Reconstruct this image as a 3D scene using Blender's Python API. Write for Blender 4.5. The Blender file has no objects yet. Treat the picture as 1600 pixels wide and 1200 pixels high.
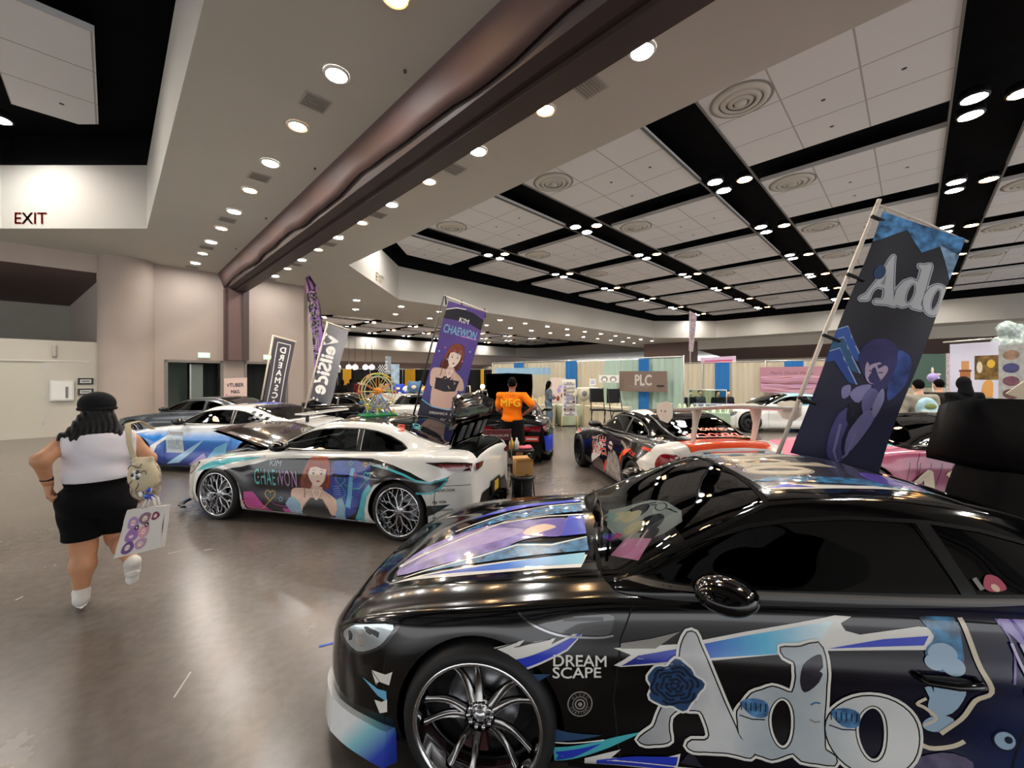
import bpy, bmesh, math, random
import numpy as np
from mathutils import Vector, Matrix
from mathutils.geometry import delaunay_2d_cdt
random.seed(7)
SC = bpy.context.scene
COL = SC.collection
PI = math.pi
H = 1.8            # eye height of the photographer
F = 628.0          # focal length in pixels of the 1600 px wide frame
HZ = 589.0         # horizon row

# ---------------------------------------------------------------- camera
cd = bpy.data.cameras.new('camera')
cam = bpy.data.objects.new('camera', cd); COL.objects.link(cam)
cam.location = (0, 0, H); cam.rotation_euler = (PI/2, 0, 0)
cd.sensor_width = 36; cd.lens = 36*F/1600
cd.shift_y = (HZ-600)/1600
cd.clip_start = 0.05; cd.clip_end = 300
SC.camera = cam
# ---------------------------------------------------------------- light
SC.view_settings.view_transform = 'Standard'
SC.view_settings.look = 'None'
SC.view_settings.gamma = 1
SC.view_settings.use_curve_mapping = False
SC.view_settings.exposure = 1.32
W = bpy.data.worlds.new('world'); SC.world = W; W.use_nodes = True
W.node_tree.nodes['Background'].inputs[0].default_value = (0.97, 0.98, 1.0, 1)
W.node_tree.nodes['Background'].inputs[1].default_value = 1.0
LAMP_WHITE = 150.0     # downlight lens strength
LAMP_WARM = 60.0

# ---------------------------------------------------------------- materials
MATS = {}
def lin(c):
    return tuple(((v/12.92) if v <= .04045 else ((v+.055)/1.055)**2.4) for v in c)
def hexc(h):
    return lin(tuple(int(h[i:i+2], 16)/255 for i in (0, 2, 4)))
def col(c):
    return hexc(c) if isinstance(c, str) else c
def mat(name, c='808080', rough=.5, metal=0, coat=0, emit=None, es=0, spec=.5, noise=0, nscale=8, bump=0, bscale=60):
    if name in MATS: return MATS[name]
    m = bpy.data.materials.new(name); m.use_nodes = True
    nt = m.node_tree; b = nt.nodes['Principled BSDF']
    c = col(c)
    b.inputs['Base Color'].default_value = (*c, 1)
    b.inputs['Roughness'].default_value = rough
    b.inputs['Metallic'].default_value = metal
    b.inputs['Coat Weight'].default_value = coat
    b.inputs['Coat Roughness'].default_value = .03
    b.inputs['Specular IOR Level'].default_value = spec
    if emit is not None:
        b.inputs['Emission Color'].default_value = (*col(emit), 1)
        b.inputs['Emission Strength'].default_value = es
    if noise or bump:
        tc = nt.nodes.new('ShaderNodeTexCoord')
    if noise:
        n = nt.nodes.new('ShaderNodeTexNoise'); n.inputs['Scale'].default_value = nscale
        n.inputs['Detail'].default_value = 5
        nt.links.new(tc.outputs['Object'], n.inputs['Vector'])
        r = nt.nodes.new('ShaderNodeValToRGB')
        r.color_ramp.elements[0].position = .3; r.color_ramp.elements[1].position = .7
        r.color_ramp.elements[0].color = (*[v*(1-noise) for v in c], 1)
        r.color_ramp.elements[1].color = (*[min(1, v*(1+noise)) for v in c], 1)
        nt.links.new(n.outputs['Fac'], r.inputs['Fac']); nt.links.new(r.outputs['Color'], b.inputs['Base Color'])
    if bump:
        n2 = nt.nodes.new('ShaderNodeTexNoise'); n2.inputs['Scale'].default_value = bscale
        nt.links.new(tc.outputs['Object'], n2.inputs['Vector'])
        bp = nt.nodes.new('ShaderNodeBump'); bp.inputs['Strength'].default_value = bump; bp.inputs['Distance'].default_value = .01
        nt.links.new(n2.outputs['Fac'], bp.inputs['Height']); nt.links.new(bp.outputs['Normal'], b.inputs['Normal'])
    MATS[name] = m
    return m
def gradmat(name, stops, axis='X', a=0, b=1, rough=.22, coat=.6, warp=0.0, wscale=4, tilt=None):
    """printed colour blend along one axis of the object's own coordinates"""
    if name in MATS: return MATS[name]
    m = bpy.data.materials.new(name); m.use_nodes = True
    nt = m.node_tree; p = nt.nodes['Principled BSDF']
    p.inputs['Roughness'].default_value = rough; p.inputs['Coat Weight'].default_value = coat
    p.inputs['Coat Roughness'].default_value = .03
    tc = nt.nodes.new('ShaderNodeTexCoord'); sp = nt.nodes.new('ShaderNodeSeparateXYZ')
    nt.links.new(tc.outputs['Object'], sp.inputs[0])
    src = sp.outputs[axis]
    if tilt:
        ad = nt.nodes.new('ShaderNodeMath'); ad.operation = 'MULTIPLY_ADD'
        nt.links.new(sp.outputs[tilt[0]], ad.inputs[0]); ad.inputs[1].default_value = tilt[1]; nt.links.new(src, ad.inputs[2]); src = ad.outputs[0]
    if warp:
        n = nt.nodes.new('ShaderNodeTexNoise'); n.inputs['Scale'].default_value = wscale; n.inputs['Detail'].default_value = 4
        nt.links.new(tc.outputs['Object'], n.inputs['Vector'])
        ad = nt.nodes.new('ShaderNodeMath'); ad.operation = 'MULTIPLY_ADD'
        nt.links.new(n.outputs['Fac'], ad.inputs[0]); ad.inputs[1].default_value = warp; nt.links.new(src, ad.inputs[2]); src = ad.outputs[0]
    mr = nt.nodes.new('ShaderNodeMapRange'); mr.inputs['From Min'].default_value = a; mr.inputs['From Max'].default_value = b
    nt.links.new(src, mr.inputs['Value'])
    r = nt.nodes.new('ShaderNodeValToRGB')
    while len(r.color_ramp.elements) < len(stops): r.color_ramp.elements.new(.5)
    for i, (pos, c) in enumerate(stops):
        r.color_ramp.elements[i].position = pos; r.color_ramp.elements[i].color = (*col(c), 1)
    nt.links.new(mr.outputs[0], r.inputs['Fac']); nt.links.new(r.outputs['Color'], p.inputs['Base Color'])
    MATS[name] = m
    return m
def glass(name, tint='202428', rough=.02):
    if name in MATS: return MATS[name]
    m = bpy.data.materials.new(name); m.use_nodes = True
    nt = m.node_tree; nt.nodes.remove(nt.nodes['Principled BSDF'])
    out = [n for n in nt.nodes if n.type == 'OUTPUT_MATERIAL'][0]
    tr = nt.nodes.new('ShaderNodeBsdfTransparent'); tr.inputs[0].default_value = (*col(tint), 1)
    gl = nt.nodes.new('ShaderNodeBsdfGlossy'); gl.inputs['Roughness'].default_value = rough; gl.inputs[0].default_value = (.9, .92, .95, 1)
    fr = nt.nodes.new('ShaderNodeFresnel'); fr.inputs[0].default_value = 1.5
    mx = nt.nodes.new('ShaderNodeMixShader')
    nt.links.new(fr.outputs[0], mx.inputs[0]); nt.links.new(tr.outputs[0], mx.inputs[1]); nt.links.new(gl.outputs[0], mx.inputs[2])
    nt.links.new(mx.outputs[0], out.inputs[0])
    MATS[name] = m
    return m

# ---------------------------------------------------------------- objects
def tag(o, label=None, cat=None, group=None, kind=None):
    if label: o['label'] = label
    if cat: o['category'] = cat
    if group: o['group'] = group
    if kind: o['kind'] = kind
    return o
def empty(name, loc, rz=0, label=None, cat=None, group=None):
    o = bpy.data.objects.new(name, None); COL.objects.link(o)
    o.location = loc; o.rotation_euler = (0, 0, rz); o.empty_display_size = .2
    return tag(o, label, cat, group)
def copy_tree(o, parent=None):
    c = o.copy(); COL.objects.link(c)
    c.parent = parent
    for ch in list(o.children): copy_tree(ch, c)
    return c
def link(name, me, parent=None):
    o = bpy.data.objects.new(name, me); COL.objects.link(o)
    if parent is not None: o.parent = parent
    return o
class MB:
    """collects shapes, then links them as one mesh object"""
    def __init__(s, M=None):
        s.v = []; s.f = []; s.mi = []; s.sm = []; s.mats = []; s.M = M; s.nrm = {}
    def mid(s, m):
        if m not in s.mats: s.mats.append(m)
        return s.mats.index(m)
    def add(s, vs, fs, m=None, smooth=False, T=None, normals=None):
        o = len(s.v); M = s.M
        if T is not None: M = (M @ T) if M is not None else T
        if M is not None: vs = [M @ Vector(v) for v in vs]
        s.v.extend([tuple(v) for v in vs])
        k = s.mid(m) if m else 0
        for f in fs: s.f.append([i+o for i in f]); s.mi.append(k); s.sm.append(smooth)
        if normals is not None:
            for i, n in enumerate(normals): s.nrm[o+i] = tuple(n)
        return s
    def box(s, c, d, m=None, T=None, rz=0):
        x, y, z = [v/2 for v in d]
        vs = [(sx*x, sy*y, sz*z) for sx in (-1, 1) for sy in (-1, 1) for sz in (-1, 1)]
        if rz:
            cc, ss = math.cos(rz), math.sin(rz); vs = [(a*cc-b*ss, a*ss+b*cc, e) for a, b, e in vs]
        vs = [(v[0]+c[0], v[1]+c[1], v[2]+c[2]) for v in vs]
        return s.add(vs, [(0, 1, 3, 2), (4, 6, 7, 5), (0, 4, 5, 1), (2, 3, 7, 6), (0, 2, 6, 4), (1, 5, 7, 3)], m, False, T)
    def box2(s, a, b, m=None, T=None):
        return s.box([(a[i]+b[i])/2 for i in range(3)], [abs(b[i]-a[i]) for i in range(3)], m, T)
    def tube(s, pts, r, n=8, m=None, cap=True, T=None, flat=1.0):
        pts = [Vector(p) for p in pts]; vs = []; fs = []
        rr = r if isinstance(r, (list, tuple)) else [r]*len(pts)
        up = None
        for i, p in enumerate(pts):
            d = (pts[min(i+1, len(pts)-1)]-pts[max(i-1, 0)]).normalized()
            if up is None:
                up = Vector((0, 0, 1)) if abs(d.z) < .9 else Vector((1, 0, 0))
            a = d.cross(up).normalized(); b = a.cross(d).normalized(); up = b
            for k in range(n):
                t = 2*PI*k/n; vs.append(p+a*math.cos(t)*rr[i]+b*math.sin(t)*rr[i]*flat)
        for i in range(len(pts)-1):
            for k in range(n):
                fs.append((i*n+k, i*n+(k+1) % n, (i+1)*n+(k+1) % n, (i+1)*n+k))
        if cap:
            fs.append(tuple(range(n))[::-1]); fs.append(tuple((len(pts)-1)*n+k for k in range(n)))
        return s.add(vs, fs, m, n > 5, T)
    def lathe(s, prof, n=32, m=None, T=None, axis='z', smooth=True, arc=(0, 2*PI)):
        vs = []; fs = []; k = len(prof); full = abs(arc[1]-arc[0]-2*PI) < 1e-6
        N = n if full else n+1
        for i in range(N):
            t = arc[0]+(arc[1]-arc[0])*i/n
            for r, h in prof:
                if axis == 'z': vs.append((r*math.cos(t), r*math.sin(t), h))
                elif axis == 'y': vs.append((r*math.cos(t), h, r*math.sin(t)))
                else: vs.append((h, r*math.cos(t), r*math.sin(t)))
        for i in range(n):
            j = (i+1) % N
            for q in range(k-1):
                fs.append((i*k+q, j*k+q, j*k+q+1, i*k+q+1))
        return s.add(vs, fs, m, smooth, T)
    def quad(s, a, b, c, d, m=None): return s.add([a, b, c, d], [(0, 1, 2, 3)], m)
    def poly(s, pts, m=None): return s.add(pts, [tuple(range(len(pts)))], m)
    def prism(s, pts, d, m=None, T=None):
        """pts closed loop of 3d points, extruded by vector d"""
        n = len(pts); d = Vector(d)
        vs = [Vector(p) for p in pts]+[Vector(p)+d for p in pts]
        fs = [tuple(range(n))[::-1], tuple(range(n, 2*n))]+[(i, (i+1) % n, n+(i+1) % n, n+i) for i in range(n)]
        return s.add(vs, fs, m, False, T)
    def ball(s, c, r, m=None, n=12, k=8, T=None, jit=0):
        if not isinstance(r, (tuple, list)): r = (r, r, r)
        vs = [(c[0], c[1], c[2]+r[2])]
        for i in range(1, k):
            ph = PI*i/k
            for j in range(n):
                t = 2*PI*j/n
                vs.append((c[0]+r[0]*math.sin(ph)*math.cos(t), c[1]+r[1]*math.sin(ph)*math.sin(t), c[2]+r[2]*math.cos(ph)))
        vs.append((c[0], c[1], c[2]-r[2])); L = len(vs)-1
        fs = [(0, 1+j, 1+(j+1) % n) for j in range(n)]
        for i in range(k-2):
            for j in range(n):
                a = 1+i*n+j; b = 1+i*n+(j+1) % n
                fs.append((a, a+n, b+n, b))
        fs += [(L, 1+(k-2)*n+(j+1) % n, 1+(k-2)*n+j) for j in range(n)]
        return s.add(vs, fs, m, True, T)
    def build(s, name, m=None, parent=None, bevel=0):
        me = bpy.data.meshes.new(name)
        me.from_pydata(s.v, [], s.f)
        if m is not None and not s.mats: s.mats = [m]
        for mm in s.mats: me.materials.append(mm)
        me.polygons.foreach_set('material_index', s.mi)
        me.polygons.foreach_set('use_smooth', s.sm)
        me.update()
        if s.nrm:
            nn = [s.nrm.get(i, (0, 0, 0)) for i in range(len(s.v))]
            me.normals_split_custom_set_from_vertices(nn)
        o = link(name, me, parent)
        if bevel:
            b = o.modifiers.new('bevel', 'BEVEL'); b.width = bevel; b.segments = 2; b.limit_method = 'ANGLE'
        return o

# ------------------------------------------------ 2d artwork (polygons and lettering)
_txt = {}
def text2d(body, size=1, bold=0, shear=0, align='LEFT', spacing=1.0):
    """flat lettering -> (verts2d, faces)"""
    key = (body, bold, shear, align, spacing)
    if key not in _txt:
        c = bpy.data.curves.new('lettering', 'FONT'); c.body = body; c.size = 1; c.shear = shear
        c.align_x = align; c.space_character = spacing; c.resolution_u = 3
        o = bpy.data.objects.new('lettering', c); COL.objects.link(o)
        dg = bpy.context.evaluated_depsgraph_get(); e = o.evaluated_get(dg); me = e.to_mesh()
        vs = [(v.co.x, v.co.y) for v in me.vertices]; fs = [tuple(p.vertices) for p in me.polygons]
        e.to_mesh_clear(); bpy.data.objects.remove(o); bpy.data.curves.remove(c)
        if bold:
            n_ = len(vs); q = bold*1.1; v0 = list(vs); f0 = list(fs)
            for k, (dx, dy) in enumerate(((q, 0), (-q, 0), (0, q), (0, -q))):
                vs += [(x+dx, y+dy) for x, y in v0]; fs += [tuple(i+n_*(k+1) for i in f) for f in f0]
        _txt[key] = (vs, fs)
    vs, fs = _txt[key]
    return [(x*size, y*size) for x, y in vs], fs
def xf2(pts, loc=(0, 0), rot=0, sx=1, sy=1):
    c, s = math.cos(rot), math.sin(rot)
    return [(loc[0]+sx*x*c-sy*y*s, loc[1]+sx*x*s+sy*y*c) for x, y in pts]
def ell(cx, cy, rx, ry, n=28, rot=0):
    c, s = math.cos(rot), math.sin(rot)
    return [(cx+rx*math.cos(2*PI*i/n)*c-ry*math.sin(2*PI*i/n)*s, cy+rx*math.cos(2*PI*i/n)*s+ry*math.sin(2*PI*i/n)*c) for i in range(n)]
def smooth2(pts, n=4, closed=True):
    """Catmull-Rom through a loop of 2d points"""
    out = []; N = len(pts)
    for i in range(N if closed else N-1):
        p0, p1, p2, p3 = [np.array(pts[j % N] if closed else pts[min(max(j, 0), N-1)]) for j in (i-1, i, i+1, i+2)]
        for k in range(n):
            t = k/n
            out.append(tuple(.5*((2*p1)+(-p0+p2)*t+(2*p0-5*p1+4*p2-p3)*t*t+(-p0+3*p1-3*p2+p3)*t**3)))
    if not closed: out.append(tuple(pts[-1]))
    return out
def stroke2(pts, w, closed=False):
    """ribbon polygon along a 2d path"""
    P = [np.array(p, float) for p in pts]; L = []; R = []; N = len(P)
    for i in range(N):
        a = P[(i-1) % N] if closed or i > 0 else P[i]; b = P[(i+1) % N] if closed or i < N-1 else P[i]
        d = b-a; d /= (np.linalg.norm(d)+1e-9); nn = np.array([-d[1], d[0]])
        ww = w if not isinstance(w, (list, tuple)) else w[i]
        L.append(tuple(P[i]+nn*ww/2)); R.append(tuple(P[i]-nn*ww/2))
    return L, R
def strokefaces(pts, w, closed=False):
    L, R = stroke2(pts, w, closed); N = len(L)
    vs = L+R; fs = [(i, (i+1) % N, N+(i+1) % N, N+i) for i in range(N if closed else N-1)]
    return vs, fs
def pip(P, lp):
    """points (N,2) inside loop, even-odd"""
    lp = np.array(lp, float); x, y = P[:, 0], P[:, 1]; c = np.zeros(len(P), bool)
    a = lp; b = np.roll(lp, -1, 0)
    for (x0, y0), (x1, y1) in zip(a, b):
        if y0 == y1: continue
        c ^= ((y0 > y) != (y1 > y)) & (x < (x1-x0)*(y-y0)/(y1-y0)+x0)
    return c
def cdt(loops, step=None, holes=()):
    """triangulate polygon(s); returns verts2d, tris"""
    vs = []; fs = []
    for lp in list(loops)+list(holes):
        o = len(vs); vs += [Vector((float(p[0]), float(p[1]))) for p in lp]; fs.append(list(range(o, o+len(lp))))
    nh = len(loops)
    if step:
        arr = np.array([p for lp in loops for p in lp]); mn = arr.min(0); mx = arr.max(0)
        sx, sy = step if isinstance(step, tuple) else (step, step)
        for X in np.arange(mn[0]+sx*.5, mx[0], sx):
            for Y in np.arange(mn[1]+sy*.5, mx[1], sy):
                vs.append(Vector((float(X), float(Y))))
    r = delaunay_2d_cdt(vs, [], fs, 0, 1e-6)
    P = np.array([(v.x, v.y) for v in r[0]]); Tr = [tuple(f) for f in r[2]]
    C_ = np.array([P[list(f)].mean(0) for f in Tr]) if Tr else np.zeros((0, 2))
    ins = np.zeros(len(Tr), bool)
    for lp in loops: ins |= pip(C_, lp)
    for lp in holes: ins &= ~pip(C_, lp)
    tris = [f for f, k in zip(Tr, ins) if k]
    return [(v.x, v.y) for v in r[0]], tris
# =====================================================================  HALL
SH = H/1.75
HM = Matrix.Rotation(PI/4, 4, 'Z') @ Matrix.Scale(SH, 4)      # hall axes: local x = V (right-forward), y = U (left-forward)
def hv(V, U, z): return HM @ Vector((V, U, z))
ZS, ZF, ZC = 5.5, 7.1, 7.6
m_wall = mat('wall paint taupe', 'b3a69b', .75, noise=.03, nscale=2, bump=.05, bscale=90)
m_wall2 = mat('wall paint pale', 'b5b0a3', .7, noise=.03, nscale=2)
m_wallpk = mat('wall paint pinkish', 'a89a90', .75, noise=.03, nscale=1.5)
m_soff = mat('soffit plaster', 'c3c0b7', .8, noise=.02, nscale=.8)
m_fascia = mat('fascia plaster', 'aaa9a3', .7, noise=.02, nscale=.8)
m_brown = mat('brown soffit paint', '6a5753', .7, noise=.04, nscale=1)
m_beam = mat('brown beam wrap', '5a4340', .58, noise=.10, nscale=1.2, bump=.3, bscale=5)
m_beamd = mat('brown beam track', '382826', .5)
m_black = mat('black ceiling void', '0a0a0d', .95, spec=.1, noise=.3, nscale=2)
m_doorw = mat('door paint cream', 'b6b2a2', .5)
m_dark = mat('dark green drape', '101715', .8)

def floor_mat():
    m = bpy.data.materials.new('polished brown concrete'); m.use_nodes = True
    nt = m.node_tree; b = nt.nodes['Principled BSDF']; tc = nt.nodes.new('ShaderNodeTexCoord')
    def noise(sc, det, rough=.55):
        n = nt.nodes.new('ShaderNodeTexNoise'); n.inputs['Scale'].default_value = sc; n.inputs['Detail'].default_value = det
        n.inputs['Roughness'].default_value = rough; nt.links.new(tc.outputs['Object'], n.inputs['Vector']); return n
    n1 = noise(.9, 8, .65); n2 = noise(14, 4)
    r = nt.nodes.new('ShaderNodeValToRGB'); e = r.color_ramp.elements
    e[0].position = .2; e[0].color = (*hexc('5a534d'), 1); e[1].position = .8; e[1].color = (*hexc('736b64'), 1)
    nt.links.new(n1.outputs['Fac'], r.inputs['Fac'])
    mx = nt.nodes.new('ShaderNodeMix'); mx.data_type = 'RGBA'; mx.blend_type = 'MULTIPLY'; mx.inputs[0].default_value = .35
    nt.links.new(r.outputs['Color'], mx.inputs[6])
    r2 = nt.nodes.new('ShaderNodeValToRGB'); r2.color_ramp.elements[0].position = .35; r2.color_ramp.elements[1].position = .65
    r2.color_ramp.elements[0].color = (.55, .53, .5, 1); nt.links.new(n2.outputs['Fac'], r2.inputs['Fac'])
    nt.links.new(r2.outputs['Color'], mx.inputs[7])
    # scuffs: sparse thin pale scratches
    mp = nt.nodes.new('ShaderNodeMapping'); mp.inputs['Scale'].default_value = (1.2, 9, 1); mp.inputs['Rotation'].default_value = (0, 0, .7)
    nt.links.new(tc.outputs['Object'], mp.inputs[0])
    v = nt.nodes.new('ShaderNodeTexNoise'); v.inputs['Scale'].default_value = 2.2; v.inputs['Detail'].default_value = 2
    nt.links.new(mp.outputs[0], v.inputs['Vector'])
    r3 = nt.nodes.new('ShaderNodeValToRGB'); r3.color_ramp.elements[0].position = .80; r3.color_ramp.elements[1].position = .82
    nt.links.new(v.outputs['Fac'], r3.inputs['Fac'])
    mx2 = nt.nodes.new('ShaderNodeMix'); mx2.data_type = 'RGBA'
    nt.links.new(r3.outputs['Color'], mx2.inputs[0]); nt.links.new(mx.outputs[2], mx2.inputs[6]); mx2.inputs[7].default_value = (*hexc('a09488'), 1)
    nt.links.new(mx2.outputs[2], b.inputs['Base Color'])
    mr = nt.nodes.new('ShaderNodeMapRange'); mr.inputs['To Min'].default_value = .16; mr.inputs['To Max'].default_value = .34
    nt.links.new(n1.outputs['Fac'], mr.inputs['Value']); nt.links.new(mr.outputs[0], b.inputs['Roughness'])
    b.inputs['Specular IOR Level'].default_value = .6
    bp = nt.nodes.new('ShaderNodeBump'); bp.inputs['Strength'].default_value = .012; bp.inputs['Distance'].default_value = .02
    n4 = noise(3, 3); nt.links.new(n4.outputs['Fac'], bp.inputs['Height']); nt.links.new(bp.outputs['Normal'], b.inputs['Normal'])
    return m
def panel_mat():
    """white acoustic tiles, 1.28 m, with fine joints and tiny speaker dots"""
    m = bpy.data.materials.new('white acoustic tile'); m.use_nodes = True
    nt = m.node_tree; b = nt.nodes['Principled BSDF']; b.inputs['Roughness'].default_value = .85
    tc = nt.nodes.new('ShaderNodeTexCoord'); sp = nt.nodes.new('ShaderNodeSeparateXYZ'); nt.links.new(tc.outputs['UV'], sp.inputs[0])
    def math_(op, a, bb=None):
        n = nt.nodes.new('ShaderNodeMath'); n.operation = op
        for i, q in enumerate((a, bb)):
            if q is None: continue
            if isinstance(q, (int, float)): n.inputs[i].default_value = q
            else: nt.links.new(q, n.inputs[i])
        return n.outputs[0]
    def line(s):
        f = math_('FRACT', math_('MULTIPLY', s, 3.0)); d = math_('MINIMUM', f, math_('SUBTRACT', 1.0, f))
        return math_('LESS_THAN', d, .012)
    l = math_('MAXIMUM', line(sp.outputs[0]), line(sp.outputs[1]))
    def dot(u, v):
        dx = math_('SUBTRACT', sp.outputs[0], u); dy = math_('SUBTRACT', sp.outputs[1], v)
        return math_('LESS_THAN', math_('ADD', math_('MULTIPLY', dx, dx), math_('MULTIPLY', dy, dy)), .00012)
    dots = math_('MAXIMUM', dot(.5, .5), math_('MAXIMUM', dot(.5, .18), math_('MAXIMUM', dot(.83, .5), dot(.2, .8))))
    mx = nt.nodes.new('ShaderNodeMix'); mx.data_type = 'RGBA'; nt.links.new(l, mx.inputs[0])
    mx.inputs[6].default_value = (*hexc('d9d8d9'), 1); mx.inputs[7].default_value = (*hexc('a6a29b'), 1)
    m2 = nt.nodes.new('ShaderNodeMix'); m2.data_type = 'RGBA'; nt.links.new(dots, m2.inputs[0])
    nt.links.new(mx.outputs[2], m2.inputs[6]); m2.inputs[7].default_value = (.05, .05, .05, 1)
    nt.links.new(m2.outputs[2], b.inputs['Base Color'])
    return m
m_panel = panel_mat()

fl = MB(HM).box2((-25, -16, -.15), (75, 75, 0)).build('floor', floor_mat())
tag(fl, kind='structure')

# ---- ceiling: soffit slab with octagonal openings
def octo(V0, V1, U0, U1, c):
    return [(V0+c, U0), (V1-c, U0), (V1, U0+c), (V1, U1-c), (V1-c, U1), (V0+c, U1), (V0, U1-c), (V0, U0+c)]
trayR = octo(5.65, 41, -14, 17.6, 4.2)
trayL = octo(-24, .66, -9, 16.3, 2.6)
trayB = octo(6.5, 56, 24.8, 52, 3)
trays = [trayR, trayL, trayB]
v2, t2 = cdt([[(-30, -16), (75, -16), (75, 75), (-30, 75)]], None, trays)
so = MB(HM).add([(x, y, ZS) for x, y in v2], [t[::-1] for t in t2], m_soff).build('ceiling'); tag(so, kind='structure')
for tr in trays:
    b = MB(HM)
    for i in range(8):
        (a0, a1), (b0, b1) = tr[i], tr[(i+1) % 8]
        b.quad((a0, a1, ZS), (b0, b1, ZS), (b0, b1, ZF), (a0, a1, ZF), m_fascia)
        cx = sum(p[0] for p in tr)/8; cy = sum(p[1] for p in tr)/8
        k = .3
        def inn(p):
            d = Vector((p[0]-cx, p[1]-cy)); d.normalize(); return (p[0]+d.x*k, p[1]+d.y*k)
        A, B = inn((a0, a1)), inn((b0, b1))
        b.quad((a0, a1, ZF), (b0, b1, ZF), (*B, ZF), (*A, ZF), m_black)
        b.quad((*A, ZF), (*B, ZF), (*B, ZC+.5), (*A, ZC+.5), m_black)
    b.poly([(p[0]+(.5 if p[0] > cx else -.5), p[1]+(.5 if p[1] > cy else -.5), ZC+.42) for p in tr][::-1], m_black)
    tag(b.build('ceiling'), kind='structure')

def inside(V, U, tr):
    c = False; j = len(tr)-1
    for i in range(len(tr)):
        if (tr[i][1] > U) != (tr[j][1] > U) and V < (tr[j][0]-tr[i][0])*(U-tr[i][1])/(tr[j][1]-tr[i][1])+tr[i][0]: c = not c
        j = i
    return c
def clip(poly, tr, m=.9):
    """clip rectangle to the tray shrunk by m (convex)"""
    cx = sum(p[0] for p in tr)/8; cy = sum(p[1] for p in tr)/8
    out = poly
    for i in range(8):
        a = Vector(tr[i]); b_ = Vector(tr[(i+1) % 8]); d = (b_-a).normalized(); n = Vector((-d.y, d.x))
        if (Vector((cx, cy))-a).dot(n) < 0: n = -n
        a = a+n*m; res = []
        for k in range(len(out)):
            p = Vector(out[k]); q = Vector(out[(k+1) % len(out)]); dp = (p-a).dot(n); dq = (q-a).dot(n)
            if dp >= 0: res.append(tuple(p))
            if (dp >= 0) != (dq >= 0): res.append(tuple(p+(q-p)*(dp/(dp-dq))))
        out = res
        if not out: return []
    return out
MOD = 5.08; PW = 3.83
panels = []
def tray_panels(tr, V0, U0, m=.45):
    """V0,U0 = lower corner of one panel of the grid"""
    me_v = []; me_f = []; uv = []
    n = 14
    for i in range(-n, n):
        for j in range(-n, n):
            a, c = V0+i*MOD, U0+j*MOD
            pl = clip([(a, c), (a+PW, c), (a+PW, c+PW), (a, c+PW)], tr, m)
            if len(pl) < 3: continue
            area = abs(sum(pl[k][0]*pl[(k+1) % len(pl)][1]-pl[(k+1) % len(pl)][0]*pl[k][1] for k in range(len(pl)))/2)
            if area < .4: continue
            o = len(me_v)
            for p in pl: me_v.append(tuple(HM @ Vector((p[0], p[1], ZC))))
            me_f.append(tuple(range(o, o+len(pl)))[::-1])
            uv += [((p[0]-a)/PW, (p[1]-c)/PW) for p in pl][::-1]
            if area > 12: panels.append((a, c))
            # a panel has a thickness: edges up
            for k in range(len(pl)):
                p, q = pl[k], pl[(k+1) % len(pl)]; o = len(me_v)
                for X, z in ((p, ZC), (q, ZC), (q, ZC+.12), (p, ZC+.12)): me_v.append(tuple(HM @ Vector((X[0], X[1], z))))
                me_f.append((o, o+1, o+2, o+3)); uv += [(.1, .1)]*4
    me = bpy.data.meshes.new('ceiling'); me.from_pydata(me_v, [], me_f); me.materials.append(m_panel)
    l = me.uv_layers.new(name='UVMap')
    for k, c in enumerate(uv): l.data[k].uv = c
    o = link('ceiling', me); tag(o, kind='structure'); return o
tray_panels(trayR, 8.74, -.56)
tray_panels(trayL, -1.5, 9.85, .85)
tray_panels(trayB, 10.2, 25.9)

# thin black rails in the gaps of the tray ceiling
b = MB(HM)
for i in range(-3, 4):
    for off in (-1.25, 0):
        u = -.56+i*MOD+off
        if -13 < u < 17: b.box2((6, u-.02, ZC-.03), (40.5, u+.02, ZC+.02), mat('rail grey', '6d6a66', .5))
tag(b.build('ceiling'), kind='structure')

# ---- downlights
m_lw = mat('lamp lens white', 'ffffff', .4, emit=(1, .98, .94), es=LAMP_WHITE)
m_la = mat('lamp lens warm', 'ffe0b0', .4, emit=(1, .62, .30), es=LAMP_WARM)
m_ring = mat('lamp trim', 'd8d4cc', .4)
m_can = mat('lamp reflector', 'e8c8a8', .25, metal=.6)
m_canb = mat('lamp can black', '15151a', .5)
def make_lamp(warm, r, black):
    e = empty('ceiling_downlight', (0, 0, 0))
    MB().lathe([(r*1.0, -.03), (r*1.16, -.026), (r*1.2, 0)], 20, m_canb if black else m_ring).build('trim_ring', None, e)
    MB().lathe([(r, -.03), (r*.99, .07)] if black else [(r, -.03), (r*.8, -.012), (r*.7, -.008)], 20, m_can if warm else m_ring).build('reflector', None, e)
    if black: MB().lathe([(r*1.18, 0), (r*1.18, .14), (0, .14)], 20, m_canb).build('lamp_can', None, e)
    k = .97 if not warm else .85
    zl = .07 if black else -.024
    vs = [(0, 0, zl)]+[(r*k*math.cos(t*PI/9), r*k*math.sin(t*PI/9), zl) for t in range(18)]
    MB().add(vs, [(0, 1+(t+1) % 18, 1+t) for t in range(18)], m_la if warm else m_lw).build('lens', None, e)
    return e
proto = {}
def lamp(V, U, z, warm, r, black, label, group):
    k = (warm, r, black)
    if k not in proto: proto[k] = o = make_lamp(warm, r, black)
    else: o = copy_tree(proto[k])
    o.location = hv(V, U, z-.001); tag(o, label, 'ceiling light', group)
for V, U0, side, n in ((1.98, 3.6, 'left', 10), (4.31, 2.2, 'right', 11)):
    for i in range(n):
        warm = (i % 2 == 0) if side == 'left' else (i % 2 == 1)
        c = 'warm' if warm else 'white'
        lamp(V, U0+1.45*i, ZS, warm, .13, False, f'{c} recessed downlight in the soffit just {side} of the brown beam', f'{c} downlights {side} of the beam')
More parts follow.
